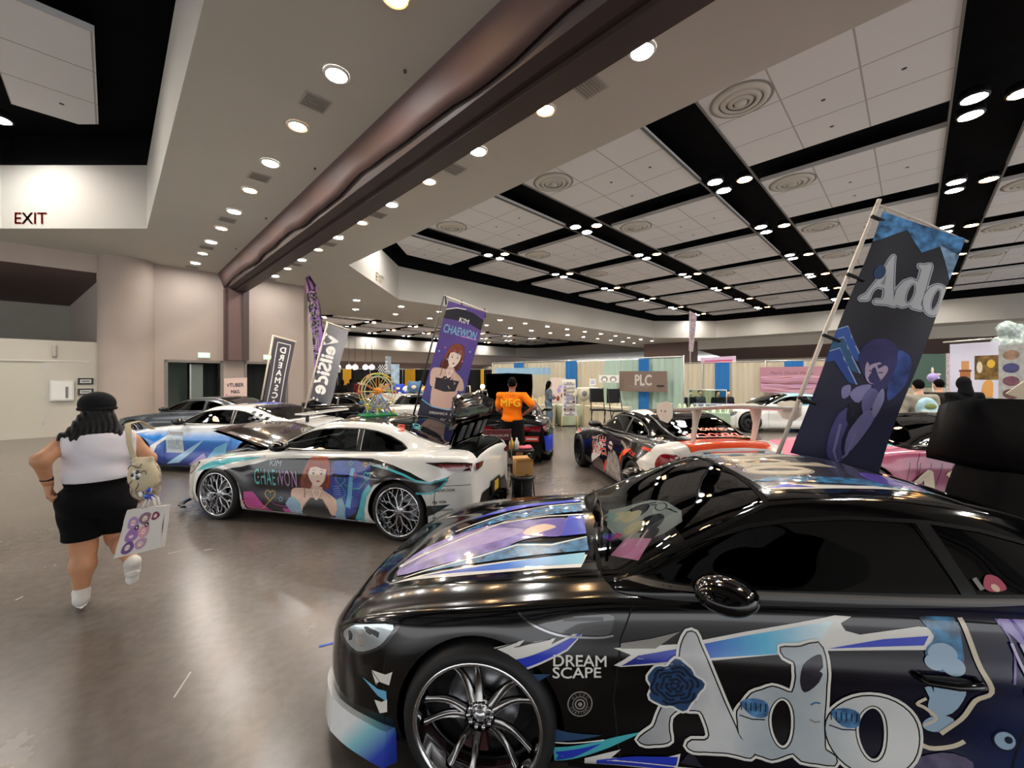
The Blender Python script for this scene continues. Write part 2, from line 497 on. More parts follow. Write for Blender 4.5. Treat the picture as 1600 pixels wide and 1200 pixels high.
for i in range(14):
    for j, V in enumerate((19.2, 21.8)):
        u = 8.5+2.4*i+(j*1.1)
        lamp(u, V, ZS, (i+j) % 3 == 2, .15, False, 'recessed white downlight in the far soffit between coffered ceilings' if (i+j) % 3 != 2 else 'warm recessed downlight in the far soffit between coffered ceilings',
             'downlights in the far soffit' if (i+j) % 3 != 2 else 'warm downlights in the far soffit')
def cluster(Vc, Uc, tr, lab):
    for dV, dU, warm in ((-.45, .32, False), (.32, .32, False), (0, -.35, True)):
        V, U = Vc+dV, Uc+dU
        if not inside(V, U, tr): continue
        lamp(V, U, ZC-.02, warm, .2, True, ('amber' if warm else 'bright white')+' cluster downlight '+lab, ('amber' if warm else 'white')+' cluster downlights '+lab)
for i in range(-1, 7):
    for j in range(-2, 4):
        if j == -2 and i > 2: continue
        cluster(13.2+MOD*i, 3.87+MOD*j, trayR, 'in the black strips of the big right coffered ceiling')
for i in range(0, 3):
    for j in range(0, 2): cluster(-2.1-MOD*i+.0, 9.2+MOD*j, trayL, 'in the black strips of the left coffered ceiling')
for i in range(0, 8):
    for j in range(0, 5): cluster(9.5+MOD*i, 30.4+MOD*j, trayB, 'in the black strips of the far coffered ceiling')

# ---- round diffusers
m_dif = mat('diffuser aluminium', 'c4c0b8', .5)
m_difd = mat('diffuser gap', '8b8780', .7)
def make_dif():
    e = empty('round_air_diffuser', (0, 0, 0))
    b = MB()
    for r0, r1, z in ((.56, .43, -.05), (.41, .29, -.07), (.27, .16, -.08)):
        b.lathe([(r0, 0), (r0-.02, z*.6), (r1, z), (r1, z+.03)], 28, m_dif)
    b.lathe([(.14, -.03), (.12, -.09), (.0, -.10)], 20, m_dif); b.build('cone_rings', None, e)
    MB().lathe([(.62, -.004), (.0, -.004)], 28, m_difd).build('back_plate', None, e)
    return e
dp = None
for a, c in panels:
    V, U = a+.68, c+PW-.68
    if inside(V, U, trayL): continue
    far = U > 20
    if dp is None: dp = make_dif(); o = dp
    else: o = copy_tree(dp)
    o.location = hv(V, U, ZC-.003)
    tag(o, 'round concentric air diffuser in the '+('far' if far else 'right')+' coffered ceiling', 'air vent', 'round diffusers in the '+('far' if far else 'right')+' ceiling')
# ---- square soffit vents and sprinklers
m_vent = mat('vent grey', 'aaa69e', .6); m_ventd = mat('vent slot', '918d86', .6)
def make_vent():
    e = empty('ceiling_vent', (0, 0, 0))
    MB().box((0, 0, -.004), (.36, .36, .01), m_vent).build('vent_frame', None, e)
    b = MB()
    for k in range(7): b.box((0, -.135+k*.045, -.012), (.3, .02, .012), m_ventd)
    b.build('louvres', None, e); return e
vp = None
for V, U0, n, s in ((1.98, 5.78, 5, 'left'), (4.38, 2.96, 6, 'right')):
    for i in range(n):
        if vp is None: vp = make_vent(); o = vp
        else: o = copy_tree(vp)
        o.location = hv(V, U0+2.9*i-(.0), ZS); o.rotation_euler = (0, 0, PI/4)
        tag(o, f'small square grey ceiling vent between downlights {s} of the brown beam', 'air vent', f'square vents {s} of the beam')
for V, U in ((2.55, 4.4), (2.6, 7.6), (2.6, 10.8), (2.6, 14)):
    b = MB().lathe([(.0, -.03), (.02, -.03), (.022, 0)], 10, mat('sprinkler dark', '3a3733', .5)); o = b.build('sprinkler_head')
    o.location = hv(V, U, ZS); tag(o, 'tiny dark sprinkler head in the pale soffit beside the brown beam', 'sprinkler', 'sprinkler heads by the beam')
# ---- beam with its wrapped fabric face
b = MB(HM)
prof = [(2.75, ZS), (2.80, 5.36), (2.86, 5.19), (2.915, 5.03), (2.95, 5.06), (2.99, 4.95), (3.12, 4.9), (3.58, 4.9), (3.62, 5.0), (3.66, ZS)]
N = 90; vs = []; fs = []
rnd = random.Random(3)
wav = [rnd.uniform(-1, 1) for _ in range(N+4)]
for i in range(N):
    U = -13+30.8*i/(N-1)
    w = .03*(math.sin(U*1.3)+.5*math.sin(U*3.1+1)+.5*wav[i])
    for k, (v, z) in enumerate(prof):
        q = {1: .3, 2: .8, 3: 1, 4: .5}.get(k, 0)
        vs.append((v-w*q*.6, U, z+w*q))
k = len(prof)
for i in range(N-1):
    for j in range(k-1):
        fs.append((i*k+j, (i+1)*k+j, (i+1)*k+j+1, i*k+j+1))
b.add(vs, fs[:], m_beam, True)
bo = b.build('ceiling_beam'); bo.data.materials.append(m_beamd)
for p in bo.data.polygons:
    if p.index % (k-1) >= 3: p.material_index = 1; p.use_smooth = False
for j, z in enumerate((4.94, 4.94)):
    pass
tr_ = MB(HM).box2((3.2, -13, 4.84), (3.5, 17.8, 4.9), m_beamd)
o = tr_.build('door_track', None, bo)
tag(bo, 'long brown fabric-wrapped ceiling beam crossing the hall diagonally to the wall column', 'beam')
b = MB(HM); b.box2((2.92, 17.35, 2.35), (3.62, 17.8, 4.95), m_beam); b.box2((2.92, 17.45, 2.35), (3.0, 17.35, 4.95), m_beamd); b.box2((3.42, 17.3, 2.35), (3.62, 17.35, 4.95), m_beamd)
c = b.build('wall_column', None); tag(c, 'brown square pilaster on the wall under the end of the brown beam', 'column')

# ---- walls
b = MB(HM); U = 17.8
def wallrect(b, V0, V1, z0, z1, U, m, holes=()):
    v, t = cdt([[(V0, z0), (V1, z0), (V1, z1), (V0, z1)]], None, [[(h[0], h[2]), (h[1], h[2]), (h[1], h[3]), (h[0], h[3])] for h in holes])
    b.add([(x, U, z) for x, z in v], t, m)
# pinkish wall with two door openings
d1 = (1.75, 2.92, -.02, 2.22); d2 = (3.72, 4.75, -.02, 2.22)
d1 = (1.35, 2.86, .0, 2.28); d2 = (3.62, 5.0, .0, 2.28)
wallrect(b, 0.35, 5.66, 0, ZS, U, m_wallpk, [d1, d2])
for h in (d1, d2):
    for (p, q) in (((h[0], 0), (h[0], h[3])), ((h[1], 0), (h[1], h[3])), ((h[0], h[3]), (h[1], h[3]))):
        b.quad((p[0], U, p[1]), (q[0], U, q[1]), (q[0], U+.25, q[1]), (p[0], U+.25, p[1]), m_wallpk)
b.quad((5.66, U, 0), (5.66, U+.6, 0), (5.66, U+.6, ZS), (5.66, U, ZS), m_wallpk)
b.quad((5.66, U+.6, 0), (6.0, U+.6, 0), (6.0, U+.6, ZS), (5.66, U+.6, ZS), m_wallpk)
b.quad((6.0, U+.6, 0), (7.0, 20.4, 0), (7.0, 20.4, ZS), (6.0, U+.6, ZS), m_wallpk)
b.quad((7.0, 20.4, 0), (7.0, 24.0, 0), (7.0, 24.0, ZS), (7.0, 20.4, ZS), m_wallpk)
tag(b.build('wall_back'), kind='structure')
cyl = MB(HM @ Matrix.Translation((.38, 17.95, 0))).lathe([(.68, 0), (.68, ZS)], 48, m_wallpk).build('wall_column')
tag(cyl, 'large round pinkish column rising to the ceiling behind the running woman', 'column')
b = MB(HM)
wallrect(b, -14, .35, 0, 2.82, U, m_wall2, [(-2.82, -1.35, 0, 2.2), (-9, -3.05, 0, 2.2)])
for V0, V1 in ((-2.82, -1.35), (-9, -3.05)):
    for (p, q) in (((V0, 0), (V0, 2.2)), ((V1, 0), (V1, 2.2)), ((V0, 2.2), (V1, 2.2))):
        b.quad((p[0], U, p[1]), (q[0], U, q[1]), (q[0], U+.1, q[1]), (p[0], U+.1, p[1]), m_wall2)
b.quad((-14, U, 2.82), (0.0, U, 2.82), (-1.3, 27, 2.82), (-14, 27, 2.82), m_wall2)
b.box2((-14, U-.01, 2.2), (-.45, U+.0, 2.24), m_soff)
tag(b.build('wall_left'), kind='structure')
b = MB(HM)
b.quad((-14, U, 4.95), (-.1, U, 4.95), (-.1, U, ZS), (-14, U, ZS), m_wall)
b.quad((-14, U, 4.95), (-.1, U, 4.95), (-1.3, 27, 4.95), (-14, 27, 4.95), m_brown)
b.quad((-14, 27, 2.82), (-1.3, 27, 2.82), (-1.3, 27, 4.95), (-14, 27, 4.95), m_wall2)
b.quad((-1.3, 27, 2.82), (-.1, U, 2.82), (-.1, U, 4.95), (-1.3, 27, 4.95), m_wall)
tag(b.build('wall_left'), kind='structure')
# rooms behind the two openings, drapes inside
b = MB(HM); m_teal = mat('room wall teal', 'b9cfc4', .8)
b.quad((1.0, 20.5, 0), (5.6, 20.5, 0), (5.6, 20.5, 2.6), (1.0, 20.5, 2.6), m_teal)
b.quad((1.0, 18.06, 2.6), (5.6, 18.06, 2.6), (5.6, 20.5, 2.6), (1.0, 20.5, 2.6), m_wall2)
b.quad((1.0, 18.06, 0), (1.0, 20.5, 0), (1.0, 20.5, 2.6), (1.0, 18.06, 2.6), m_teal)
b.quad((5.6, 18.06, 0), (5.6, 20.5, 0), (5.6, 20.5, 2.6), (5.6, 18.06, 2.6), m_wall2)
tag(b.build('wall_room'), kind='structure')
def drape(b, V0, V1, U, z0, z1, m, n=None, amp=.05, along='V'):
    n = n or max(6, int(abs(V1-V0)/.09)); vs = []; fs = []
    for i in range(n+1):
        v = V0+(V1-V0)*i/n; w = amp*math.sin(i*2.1)+amp*.4*math.sin(i*.7)
        for z in (z0, z1): vs.append((v, U+w, z) if along == 'V' else (U+w, v, z))
    for i in range(n): fs.append((2*i, 2*i+2, 2*i+3, 2*i+1))
    b.add(vs, fs, m, True)
for V0, V1, s in ((1.95, 2.86, 'left'), (3.62, 5.0, 'right')):
    b = MB(HM); drape(b, V0, V1, 18.4, 0, 2.26, m_dark); o = b.build('curtain')
    tag(o, f'dark green curtain hanging in the {s} wall opening behind the grey car', 'curtain')
b = MB(HM); b.box2((1.98, 18.0, 0), (2.02, 18.06, 2.2), mat('steel trim', 'b4b8b2', .35, metal=.6))
b.box2((2.02, 18.0, 0), (2.35, 18.05, 2.2), mat('door grey green', '68736c', .5)); o = b.build('open_door'); tag(o, 'grey-green door leaf standing open in the left wall opening', 'door')
b = MB(HM)
mfr = mat('frame grey', '77716a', .5)
for h in (d1, d2):
    b.box2((h[0]-.06, U-.02, 0), (h[0]+.03, U+.05, h[3]+.05), mfr); b.box2((h[1]-.03, U-.02, 0), (h[1]+.06, U+.05, h[3]+.05), mfr); b.box2((h[0]-.06, U-.02, h[3]-.03), (h[1]+.06, U+.05, h[3]+.06), mfr)
tag(b.build('trim_1'), kind='structure')
# double door in the left wall
b = MB(HM); b.box2((-2.84, 17.82, .0), (-1.33, 17.86, 2.22), m_doorw); d = b.build('door_1'); tag(d, kind='structure')
mst = mat('brushed steel', 'a9a9a6', .3, metal=.9)
b = MB(HM); b.box2((-2.62, 17.8, .9), (-2.56, 17.84, 1.12), mst); b.tube([(-2.59, 17.8, 1.02), (-2.59, 17.74, 1.02), (-2.42, 17.74, 1.02)], .012, 8, mst); b.box2((-2.62, 17.82, .74), (-2.5, 17.84, .82), mst); b.build('door_handle', None, d)
for z in (.35, 1.15, 2.0):
    MB(HM).box2((-1.39, 17.8, z), (-1.35, 17.84, z+.12), mst).build('hinge', None, d)
b = MB(HM); b.box2((-9.02, 17.82, .0), (-3.03, 17.86, 2.22), m_doorw); b.box2((-9, 17.80, .0), (-3.07, 17.84, .1), m_ventd); tag(b.build('door_2'), kind='structure')
# electric panel, notice frames, wall light
b = MB(HM)
e = empty('electric_panel', hv(-1.0, 17.78, 1.1), PI/4, 'grey metal electric panel on the pale wall left of the cap', 'electric panel')
MB().box((0, -.03, .25), (.5, .06, .62), mat('panel grey', 'c3c3bd', .4)).build('cabinet', None, e, .01)
MB().box((.0, -.065, .25), (.42, .01, .54), mat('panel grey light', 'd2d2cc', .4)).build('panel_door', None, e)
MB().box((.1, -.075, .2), (.06, .01, .34), mat('label grey', '6b6b6b', .5)).build('latch', None, e)
for k, (z, lb) in enumerate(((1.62, 'upper black framed notice on the pale wall beside the electric panel'), (1.3, 'lower black framed notice on the pale wall, partly behind the cap'))):
    e = empty('wall_frame', hv(-.62, 17.8, z), PI/4, lb, 'frame')
    MB().box((.1, -.015, 0), (.34, .03, .2), mat('black frame', '17171a', .4)).build('frame', None, e)
    MB().box((.1, -.032, 0), (.24, .006, .11), mat('notice paper', 'b7b9b4', .6)).build('notice', None, e)
    MB().box((.1, -.036, 0), (.18, .004, .03), mat('notice line', '3a3c40', .6)).build('printed_line', None, e)
e = empty('wall_sconce', hv(-1.15, 17.8, 2.32), PI/4, 'small grey upright sconce on the pale wall above the double door', 'wall light')
MB().lathe([(0, 0), (.05, .01), (.055, .06), (.055, .32), (.05, .37), (0, .38)], 14, mat('sconce grey', 'a9a49a', .5)).build('housing', None, e)
# EXIT lettering and signs
m_red = mat('exit red', 'c0483c', .5)
def flat_text(b, body, size, m, T, bold=0, shear=0, align='CENTER', off=.0, spacing=1.0, depth=.004):
    vs, fs = text2d(body, size, bold, shear, align, spacing)
    b.add([(x, -off, y) for x, y in vs], fs, m, False, T)
def wall_T(p, ang): return Matrix.Translation(p) @ Matrix.Rotation(ang, 4, 'Z')
# on the left tray chamfer fascia: from (V.66,U13.7) to (-1.94,16.3)
def exit_sign(V, U, z, ang, size, label, m=m_red):
    b = MB(); flat_text(b, 'EXIT', size, m, wall_T(hv(V, U, z), ang), bold=.012, off=.01)
    o = b.build('exit_lettering'); tag(o, label, 'exit sign')
exit_sign(-1.42, 15.78, 5.62, 0, .42, 'red EXIT lettering on the white fascia at the upper left')
exit_sign(7.9, 15.65, 5.66, PI/2, .5, 'pale EXIT lettering on the far white fascia beyond the beam', mat('exit pale', 'd0c08a', .5))
m_grn = mat('exit sign green', '6fc77c', .4, emit='7fe08a', es=1.3)
for V, z, s in ((2.35, 2.42, 'left'), (4.35, 2.42, 'right')):
    e = empty('exit_sign', hv(V, 17.78, z), PI/4, f'small green lit exit sign above the {s} wall opening', 'exit sign')
    MB().box((0, -.02, .1), (.36, .05, .2), mat('sign case', 'd9dcd4', .5)).build('housing', None, e)
    MB().box((0, -.05, .1), (.32, .01, .16), m_grn).build('sign_face', None, e)
    bb = MB(); flat_text(bb, 'EXIT', .11, mat('exit white', 'f4fff4', .5, emit='ffffff', es=1), wall_T((0, -.058, .06), 0), bold=.01); bb.build('lettering', None, e)
# ---- far walls
b = MB(HM)
VR = 47
b.quad((VR, -16, 0), (VR, 75, 0), (VR, 75, 3.6), (VR, -16, 3.6), m_wall2)
b.quad((43.5, -16, 4.6), (43.5, 16, 4.6), (43.5, 16, ZS), (43.5, -16, ZS), m_soff)
b.quad((43.5, -16, 4.6), (43.5, 16, 4.6), (VR, 14, 3.6), (VR, -16, 3.6), m_brown)
b.quad((43.5, 16, 2.6), (43.5, 22, 2.6), (43.5, 22, ZS), (43.5, 16, ZS), m_brown)
b.quad((43.5, 22, 0), (52, 22, 0), (52, 22, ZS), (43.5, 22, ZS), mat('wood brown wall', '5a3a2c', .5, noise=.15, nscale=1))
b.quad((43.5, 14, 0), (43.5, 22, 0), (43.5, 22, 2.6), (43.5, 14, 2.6), m_wall)
tag(b.build('wall_right'), kind='structure')
b = MB(HM); b.quad((6.5, 54.5, 0), (75, 54.5, 0), (75, 54.5, 3.9), (6.5, 54.5, 3.9), m_brown)
b.quad((6.5, 54.5, 3.9), (75, 54.5, 3.9), (75, 54.5, ZS), (6.5, 54.5, ZS), m_wall)
tag(b.build('wall_far'), kind='structure')
b = MB(HM); b.quad((6.9, 24, 0), (6.9, 54.5, 0), (6.9, 54.5, ZS), (6.9, 24, ZS), m_wall); tag(b.build('wall_far'), kind='structure')
# =====================================================================  CAR KIT
def pchip(xs, ys):
    xs = np.array(xs, float); ys = np.array(ys, float); h = np.diff(xs); d = np.diff(ys)/h
    m = np.zeros(len(xs)); m[0] = d[0]; m[-1] = d[-1]
    for i in range(1, len(xs)-1):
        if d[i-1]*d[i] > 0:
            w1 = 2*h[i]+h[i-1]; w2 = h[i]+2*h[i-1]; m[i] = (w1+w2)/(w1/d[i-1]+w2/d[i])
    def f(x):
        x = np.clip(np.asarray(x, float), xs[0], xs[-1]); i = np.clip(np.searchsorted(xs, x)-1, 0, len(h)-1)
        t = (x-xs[i])/h[i]; hh = h[i]
        return ((1+2*t)*(1-t)**2*ys[i]+t*(1-t)**2*hh*m[i]+t*t*(3-2*t)*ys[i+1]+t*t*(t-1)*hh*m[i+1])
    return f
def catmull(C, t):
    """C (N,k,2) control points, t (N) in 0..1 -> (N,2)"""
    k = C.shape[1]; s = np.clip(t, 0, 1)*(k-1); i = np.clip(np.floor(s).astype(int), 0, k-2); u = (s-i)[:, None]; n = np.arange(len(t))
    P1 = C[n, i]; P2 = C[n, i+1]; P0 = np.where((i == 0)[:, None], 2*P1-P2, C[n, np.maximum(i-1, 0)])
    # past the centreline the section mirrors, so the top stays smooth
    mir = C[n, k-2]*np.array([-1, 1]); P3 = np.where((i == k-2)[:, None], mir, C[n, np.minimum(i+2, k-1)])
    return .5*((2*P1)+(-P0+P2)*u+(2*P0-5*P1+4*P2-P3)*u**2+(-P0+3*P1-3*P2+P3)*u**3)
class Loft:
    def __init__(s, ctrl, x0, x1, tside, bump=None):
        s.ctrl = ctrl; s.x0 = x0; s.x1 = x1; s.ts = tside; s.bump = bump
    def pt(s, x, t):
        x = np.asarray(x, float); t = np.asarray(t, float)
        p = catmull(s.ctrl(x), t)
        y = p[:, 0]; z = p[:, 1]
        if s.bump is not None: y = y+s.bump(x, z, t)
        return np.stack([x, -y, z], 1)          # the near side is -y
    def nrm(s, x, t):
        e = 2e-3; x = np.asarray(x, float); t = np.asarray(t, float)
        xa = np.clip(x-e, s.x0, s.x1); xb = np.clip(x+e, s.x0, s.x1); ta = np.clip(t-e, 0, 1); tb = np.clip(t+e, 0, 1)
        dx = s.pt(xb, t)-s.pt(xa, t); dt = s.pt(x, tb)-s.pt(x, ta)
        n = np.cross(dx, dt); n /= (np.linalg.norm(n, axis=1)[:, None]+1e-12)
        ctr = t > .995
        n[ctr, 1] = 0; n[ctr] /= (np.linalg.norm(n[ctr], axis=1)[:, None]+1e-12)
        return n
    def tz(s, x, z):
        x = np.asarray(x, float); z = np.asarray(z, float); lo = np.zeros(len(x)); hi = np.full(len(x), s.ts)
        for _ in range(26):
            m = (lo+hi)/2; zz = s.pt(x, m)[:, 2]; up = zz < z; lo = np.where(up, m, lo); hi = np.where(up, hi, m)
        return (lo+hi)/2
    def ty(s, x, y):
        x = np.asarray(x, float); y = np.abs(np.asarray(y, float)); lo = np.full(len(x), s.ts); hi = np.ones(len(x))
        for _ in range(26):
            m = (lo+hi)/2; yy = -s.pt(x, m)[:, 1]; up = yy > y; lo = np.where(up, m, lo); hi = np.where(up, hi, m)
        return (lo+hi)/2
TS = 1.9   # metres of section per unit t when meshing
def dens(lp, d=.04, closed=True):
    out = []
    n = len(lp)
    for i in range(n if closed else n-1):
        a = np.array(lp[i], float); b = np.array(lp[(i+1) % n], float); k = max(1, int(np.linalg.norm(b-a)/d))
        for j in range(k): out.append(tuple(a+(b-a)*j/k))
    if not closed: out.append(tuple(lp[-1]))
    return out
def side_loop(L, lp, d=.04):
    lp = dens(lp, d); x = np.array([p[0] for p in lp]); z = np.array([p[1] for p in lp]); t = L.tz(x, z)
    return [(a, b*TS) for a, b in zip(x, t)]
def top_loop(L, lp, d=.04):
    """lp (x, y>=0) half plane outline"""
    lp = dens(lp, d); x = np.array([p[0] for p in lp]); y = np.array([p[1] for p in lp]); t = np.where(y < 1e-4, 1.0, L.ty(x, y))
    return [(a, b*TS) for a, b in zip(x, t)]
def xt_loop(lp, d=.05): return dens([(a, b*TS) for a, b in lp], d)
def mesh_regions(L, x0, x1, regions, step=.045, t0=0.0):
    """regions: list of (name, loops in (x, t*TS)); later regions win.  name None = hole"""
    loops = [dens([(x0, t0*TS), (x1, t0*TS), (x1, TS), (x0, TS)], step)]; names = ['body']
    for nm, lps in regions:
        for lp in lps: loops.append(lp); names.append(nm)
    vs = []; fs = []
    for lp in loops:
        o = len(vs); vs += [Vector((min(max(p[0], x0), x1), min(max(p[1], t0*TS), TS))) for p in lp]; fs.append(list(range(o, o+len(lp))))
    X = np.arange(x0+step/2, x1, step); T = np.arange(t0*TS+step/2, TS, step)
    for a in X:
        for b in T: vs.append(Vector((float(a), float(b))))
    for a in (x0, x1): pass
    r = delaunay_2d_cdt(vs, [], fs, 0, 1e-5)
    P = np.array([(v.x, v.y) for v in r[0]]); x = P[:, 0]; t = P[:, 1]/TS
    p3 = L.pt(x, t); n3 = L.nrm(x, t)
    out = {}
    Tr = [tuple(f) for f in r[2]]; C_ = P[np.array(Tr)].mean(1)
    A_ = P[np.array(Tr)]; ar = np.abs((A_[:, 1, 0]-A_[:, 0, 0])*(A_[:, 2, 1]-A_[:, 0, 1])-(A_[:, 2, 0]-A_[:, 0, 0])*(A_[:, 1, 1]-A_[:, 0, 1]))
    own = np.zeros(len(Tr), int)
    for i, lp in enumerate(loops):
        if i: own[pip(C_, lp)] = i
    for f, k, a_ in zip(Tr, own, ar):
        if a_ < 1e-9: continue
        nm = names[k]
        if nm is None: continue
        out.setdefault(nm, []).append(tuple(f))
    res = {}
    for nm, tr in out.items():
        used = sorted({i for f in tr for i in f}); mp = {i: k for k, i in enumerate(used)}
        V = p3[used]; Nn = n3[used]; T_ = np.array([[mp[i] for i in f] for f in tr])
        # orient outward
        fn = np.cross(V[T_[:, 1]]-V[T_[:, 0]], V[T_[:, 2]]-V[T_[:, 0]]); flip = (fn*Nn[T_[:, 0]]).sum(1) < 0
        T_[flip] = T_[flip][:, ::-1]
        res[nm] = (V, Nn, T_)
    return res
def put(mb, V, N, T_, m, far=False, off=0.0, M=None):
    V = V+N*off; N_ = N
    if far: V = V*np.array([1, -1, 1]); N_ = N*np.array([1, -1, 1]); T_ = T_[:, ::-1]
    if M is not None:
        V = [M @ Vector(v) for v in V]; R = M.to_3x3(); N_ = [R @ Vector(n) for n in N_]
    mb.add([tuple(v) for v in V], [tuple(int(q) for q in f) for f in T_], m, True, None, [tuple(n) for n in N_])
def stack_level(done, key, P, m):
    """prints that overlap lie on top of each other, others share a level"""
    x0, y0 = P.min(0); x1, y1 = P.max(0); lv = 1
    for k, a0, b0, a1, b1, l, mm in done:
        if k == key and a0 < x1 and a1 > x0 and b0 < y1 and b1 > y0: lv = max(lv, l+(mm is not m))
    done.append((key, x0, y0, x1, y1, lv, m)); return lv
class Art:
    """artwork printed on a car's skin: 2d shapes laid on the curved surface"""
    def __init__(s, car, off=.0016): s.car = car; s.mb = MB(); s.k = None; s.off = off; s.done = []
    def lay(s, mode, v2, tris, m, far=False, layer=None, M=None):
        L = s.car.G if mode.startswith('g') else s.car.B
        P = np.array(v2, float)
        if len(P) == 0: return
        x = np.clip(P[:, 0], L.x0, L.x1)
        if mode == 'r':       # flat tail panel: P = (y, z), text reads from behind
            V = np.stack([np.full(len(P), 3.3815), P[:, 0], P[:, 1]], 1); N = np.tile([1.0, 0, 0], (len(P), 1))
        elif mode[-1] == 's':
            t = L.tz(x, P[:, 1]); V = L.pt(x, t); N = L.nrm(x, t)
        else:
            t = L.ty(x, P[:, 1]); V = L.pt(x, t); N = L.nrm(x, t)
            sg = np.where(P[:, 1] > 0, -1.0, 1.0)     # +y in artwork = far side
            V = V*np.stack([np.ones_like(sg), sg, np.ones_like(sg)], 1); N = N*np.stack([np.ones_like(sg), sg, np.ones_like(sg)], 1)
        T_ = np.array([list(f)[:3] for f in tris if len(f) == 3]+[[f[0], f[i], f[i+1]] for f in tris if len(f) > 3 for i in range(1, len(f)-1)])
        if len(T_) == 0: return
        fn = np.cross(V[T_[:, 1]]-V[T_[:, 0]], V[T_[:, 2]]-V[T_[:, 0]]); flip = (fn*N[T_[:, 0]]).sum(1) < 0
        T_[flip] = T_[flip][:, ::-1]
        if layer is None: layer = stack_level(s.done, (mode, far), P, m)
        put(s.mb, V, N, T_, m, far, s.off+.00045*layer, M)
    def poly(s, mode, lp, m, step=.06, holes=(), **k):
        v, t = cdt([dens(lp, step)], step, [dens(h, step) for h in holes]); s.lay(mode, v, t, m, **k)
    def stroke(s, mode, pts, w, m, closed=False, **k):
        pts = dens(pts, .03, closed)
        v, f = strokefaces(pts, w, closed); s.lay(mode, v, f, m, **k)
    def text(s, mode, body, loc, size, m, rot=0, sx=1, bold=0, shear=0, align='LEFT', **k):
        v, f = text2d(body, size, bold, shear, align)
        s.lay(mode, xf2(v, loc, rot, sx), f, m, **k)
    def build(s, name='livery'):
        if s.mb.v: return s.mb.build(name, None, s.car.root)
def arch(cx, r, z=.32, n=44, z0=0.02):
    a0 = math.asin((z0-z)/r)
    return [(cx+r*math.cos(t), z+r*math.sin(t)) for t in np.linspace(a0, PI-a0, n)]
class Coupe:
    """2+2 sports coupe, front axle at x=0, nose toward -x, near (driver's) side at -y"""
    def __init__(s, root, wide=0.0, flare=.0, drop=0.0, tail=0.0, nose=0.0):
        s.root = root; s.WB = 2.57
        X = [-.90, -.86, -.80, -.70, -.55, -.35, 0, .35, .62, 1.0, 1.5, 2.0, 2.57, 2.9, 3.1, 3.22, 3.31, 3.35]
        f = lambda ys: pchip(X, ys)
        #          nose                                  axle        cowl                 rear axle       tail
        W_ = f([.42, .56, .665, .765, .83, .865, .872, .868, .862, .86, .862, .87, .885, .872, .835, .79, .74, .70])
        zt = f([.47, .53, .58, .635, .70, .755, .815, .86, .885, .91, .95, .97, .985, .985, .985, .985, .96, .92])
        zs = f([.40, .46, .515, .585, .655, .71, .76, .80, .825, .84, .855, .875, .90, .905, .905, .90, .87, .83])
        zb = f([.17, .15, .14, .135, .13, .13, .13, .13, .13, .13, .13, .13, .14, .16, .19, .22, .25, .27])
        ins = f([.05, .05, .05, .05, .06, .07, .075, .08, .085, .075, .07, .07, .075, .08, .09, .10, .10, .10])
        def ctrl(x):
            w = W_(x); a = zb(x); c = zs(x); t = zt(x); h = c-a; i = ins(x)
            w = w+wide*np.clip((x+.9)/.5, 0, 1)
            pts = [(w-.045, a), (w-.01, a+.10*h), (w-.004, a+.34*h), (w-.002, a+.60*h), (w-.012, a+.84*h), (w-i*.55, c+.0*h),
                   (w-i*1.55, c+(t-c)*.42), (w-i-.16, c+(t-c)*.72), ((w-i)*.60, t-.018), ((w-i)*.3, t-.003), (0*w, t)]
            return np.stack([np.stack(p, 1) for p in pts], 1)
        s.WX = W_
        def bump(x, z, t):
            b = np.zeros_like(x)
            for cx in (0, s.WB):
                d = np.sqrt((x-cx)**2+(z-.32)**2)
                k = flare*(1.25 if cx else 1)
                b = b+k*np.exp(-((d-.37)/.16)**2)*np.clip((z-.1)/.2, 0, 1)*np.clip((1.0-t)*3-.9, 0, 1)
            # door crease and sill step
            b = b-.016*np.exp(-((z-.42)/.10)**2)*np.clip((x-.45)/.3, 0, 1)*np.clip((2.15-x)/.3, 0, 1)
            b = b+.010*np.exp(-((z-.60-.03*x)/.045)**2)*np.clip((x-.3)/.3, 0, 1)*np.clip((3.2-x)/.3, 0, 1)*(t < .6)
            return b
        s.B = Loft(ctrl, -.90, 3.35, .5, bump)
        XG = [.46, .62, .80, 1.0, 1.2, 1.36, 1.55, 1.8, 2.05, 2.3, 2.6, 2.85, 3.02]
        g = lambda ys: pchip(XG, ys)
        zr = g([.845, .905, 1.005, 1.105, 1.190, 1.240, 1.262, 1.268, 1.255, 1.215, 1.120, 1.035, .985])
        wb = g([.64, .755, .788, .795, .80, .80, .80, .798, .79, .775, .74, .70, .66])
        wr = g([.58, .70, .685, .645, .62, .60, .59, .585, .58, .575, .57, .57, .57])
        zg = g([.79, .855, .88, .895, .90, .905, .91, .92, .925, .93, .945, .955, .96])
        s.zr = zr
        def gctrl(x):
            z0 = zg(x); z1 = zr(x); b = wb(x); r = wr(x); hh = z1-z0
            e = np.minimum(.055, hh*.5)
            pts = [(b+.012, z0-.05), (b, z0), (b-(b-r)*.30, z0+(hh-e)*.36), (b-(b-r)*.64, z0+(hh-e)*.74), (r+.012, z1-e), (r-.055, z1-e*.38), (r*.66, z1-e*.10), (r*.33, z1-e*.02), (0*b, z1)]
            return np.stack([np.stack(p, 1) for p in pts], 1)
        s.G = Loft(gctrl, .46, 3.02, .5)
        s.parts = {}
    # --- outlines shared by every copy
    DOOR = [(.60, .17), (1.95, .17), (2.02, .35), (2.08, .60), (2.02, .86), (.66, .84), (.60, .70), (.57, .45)]
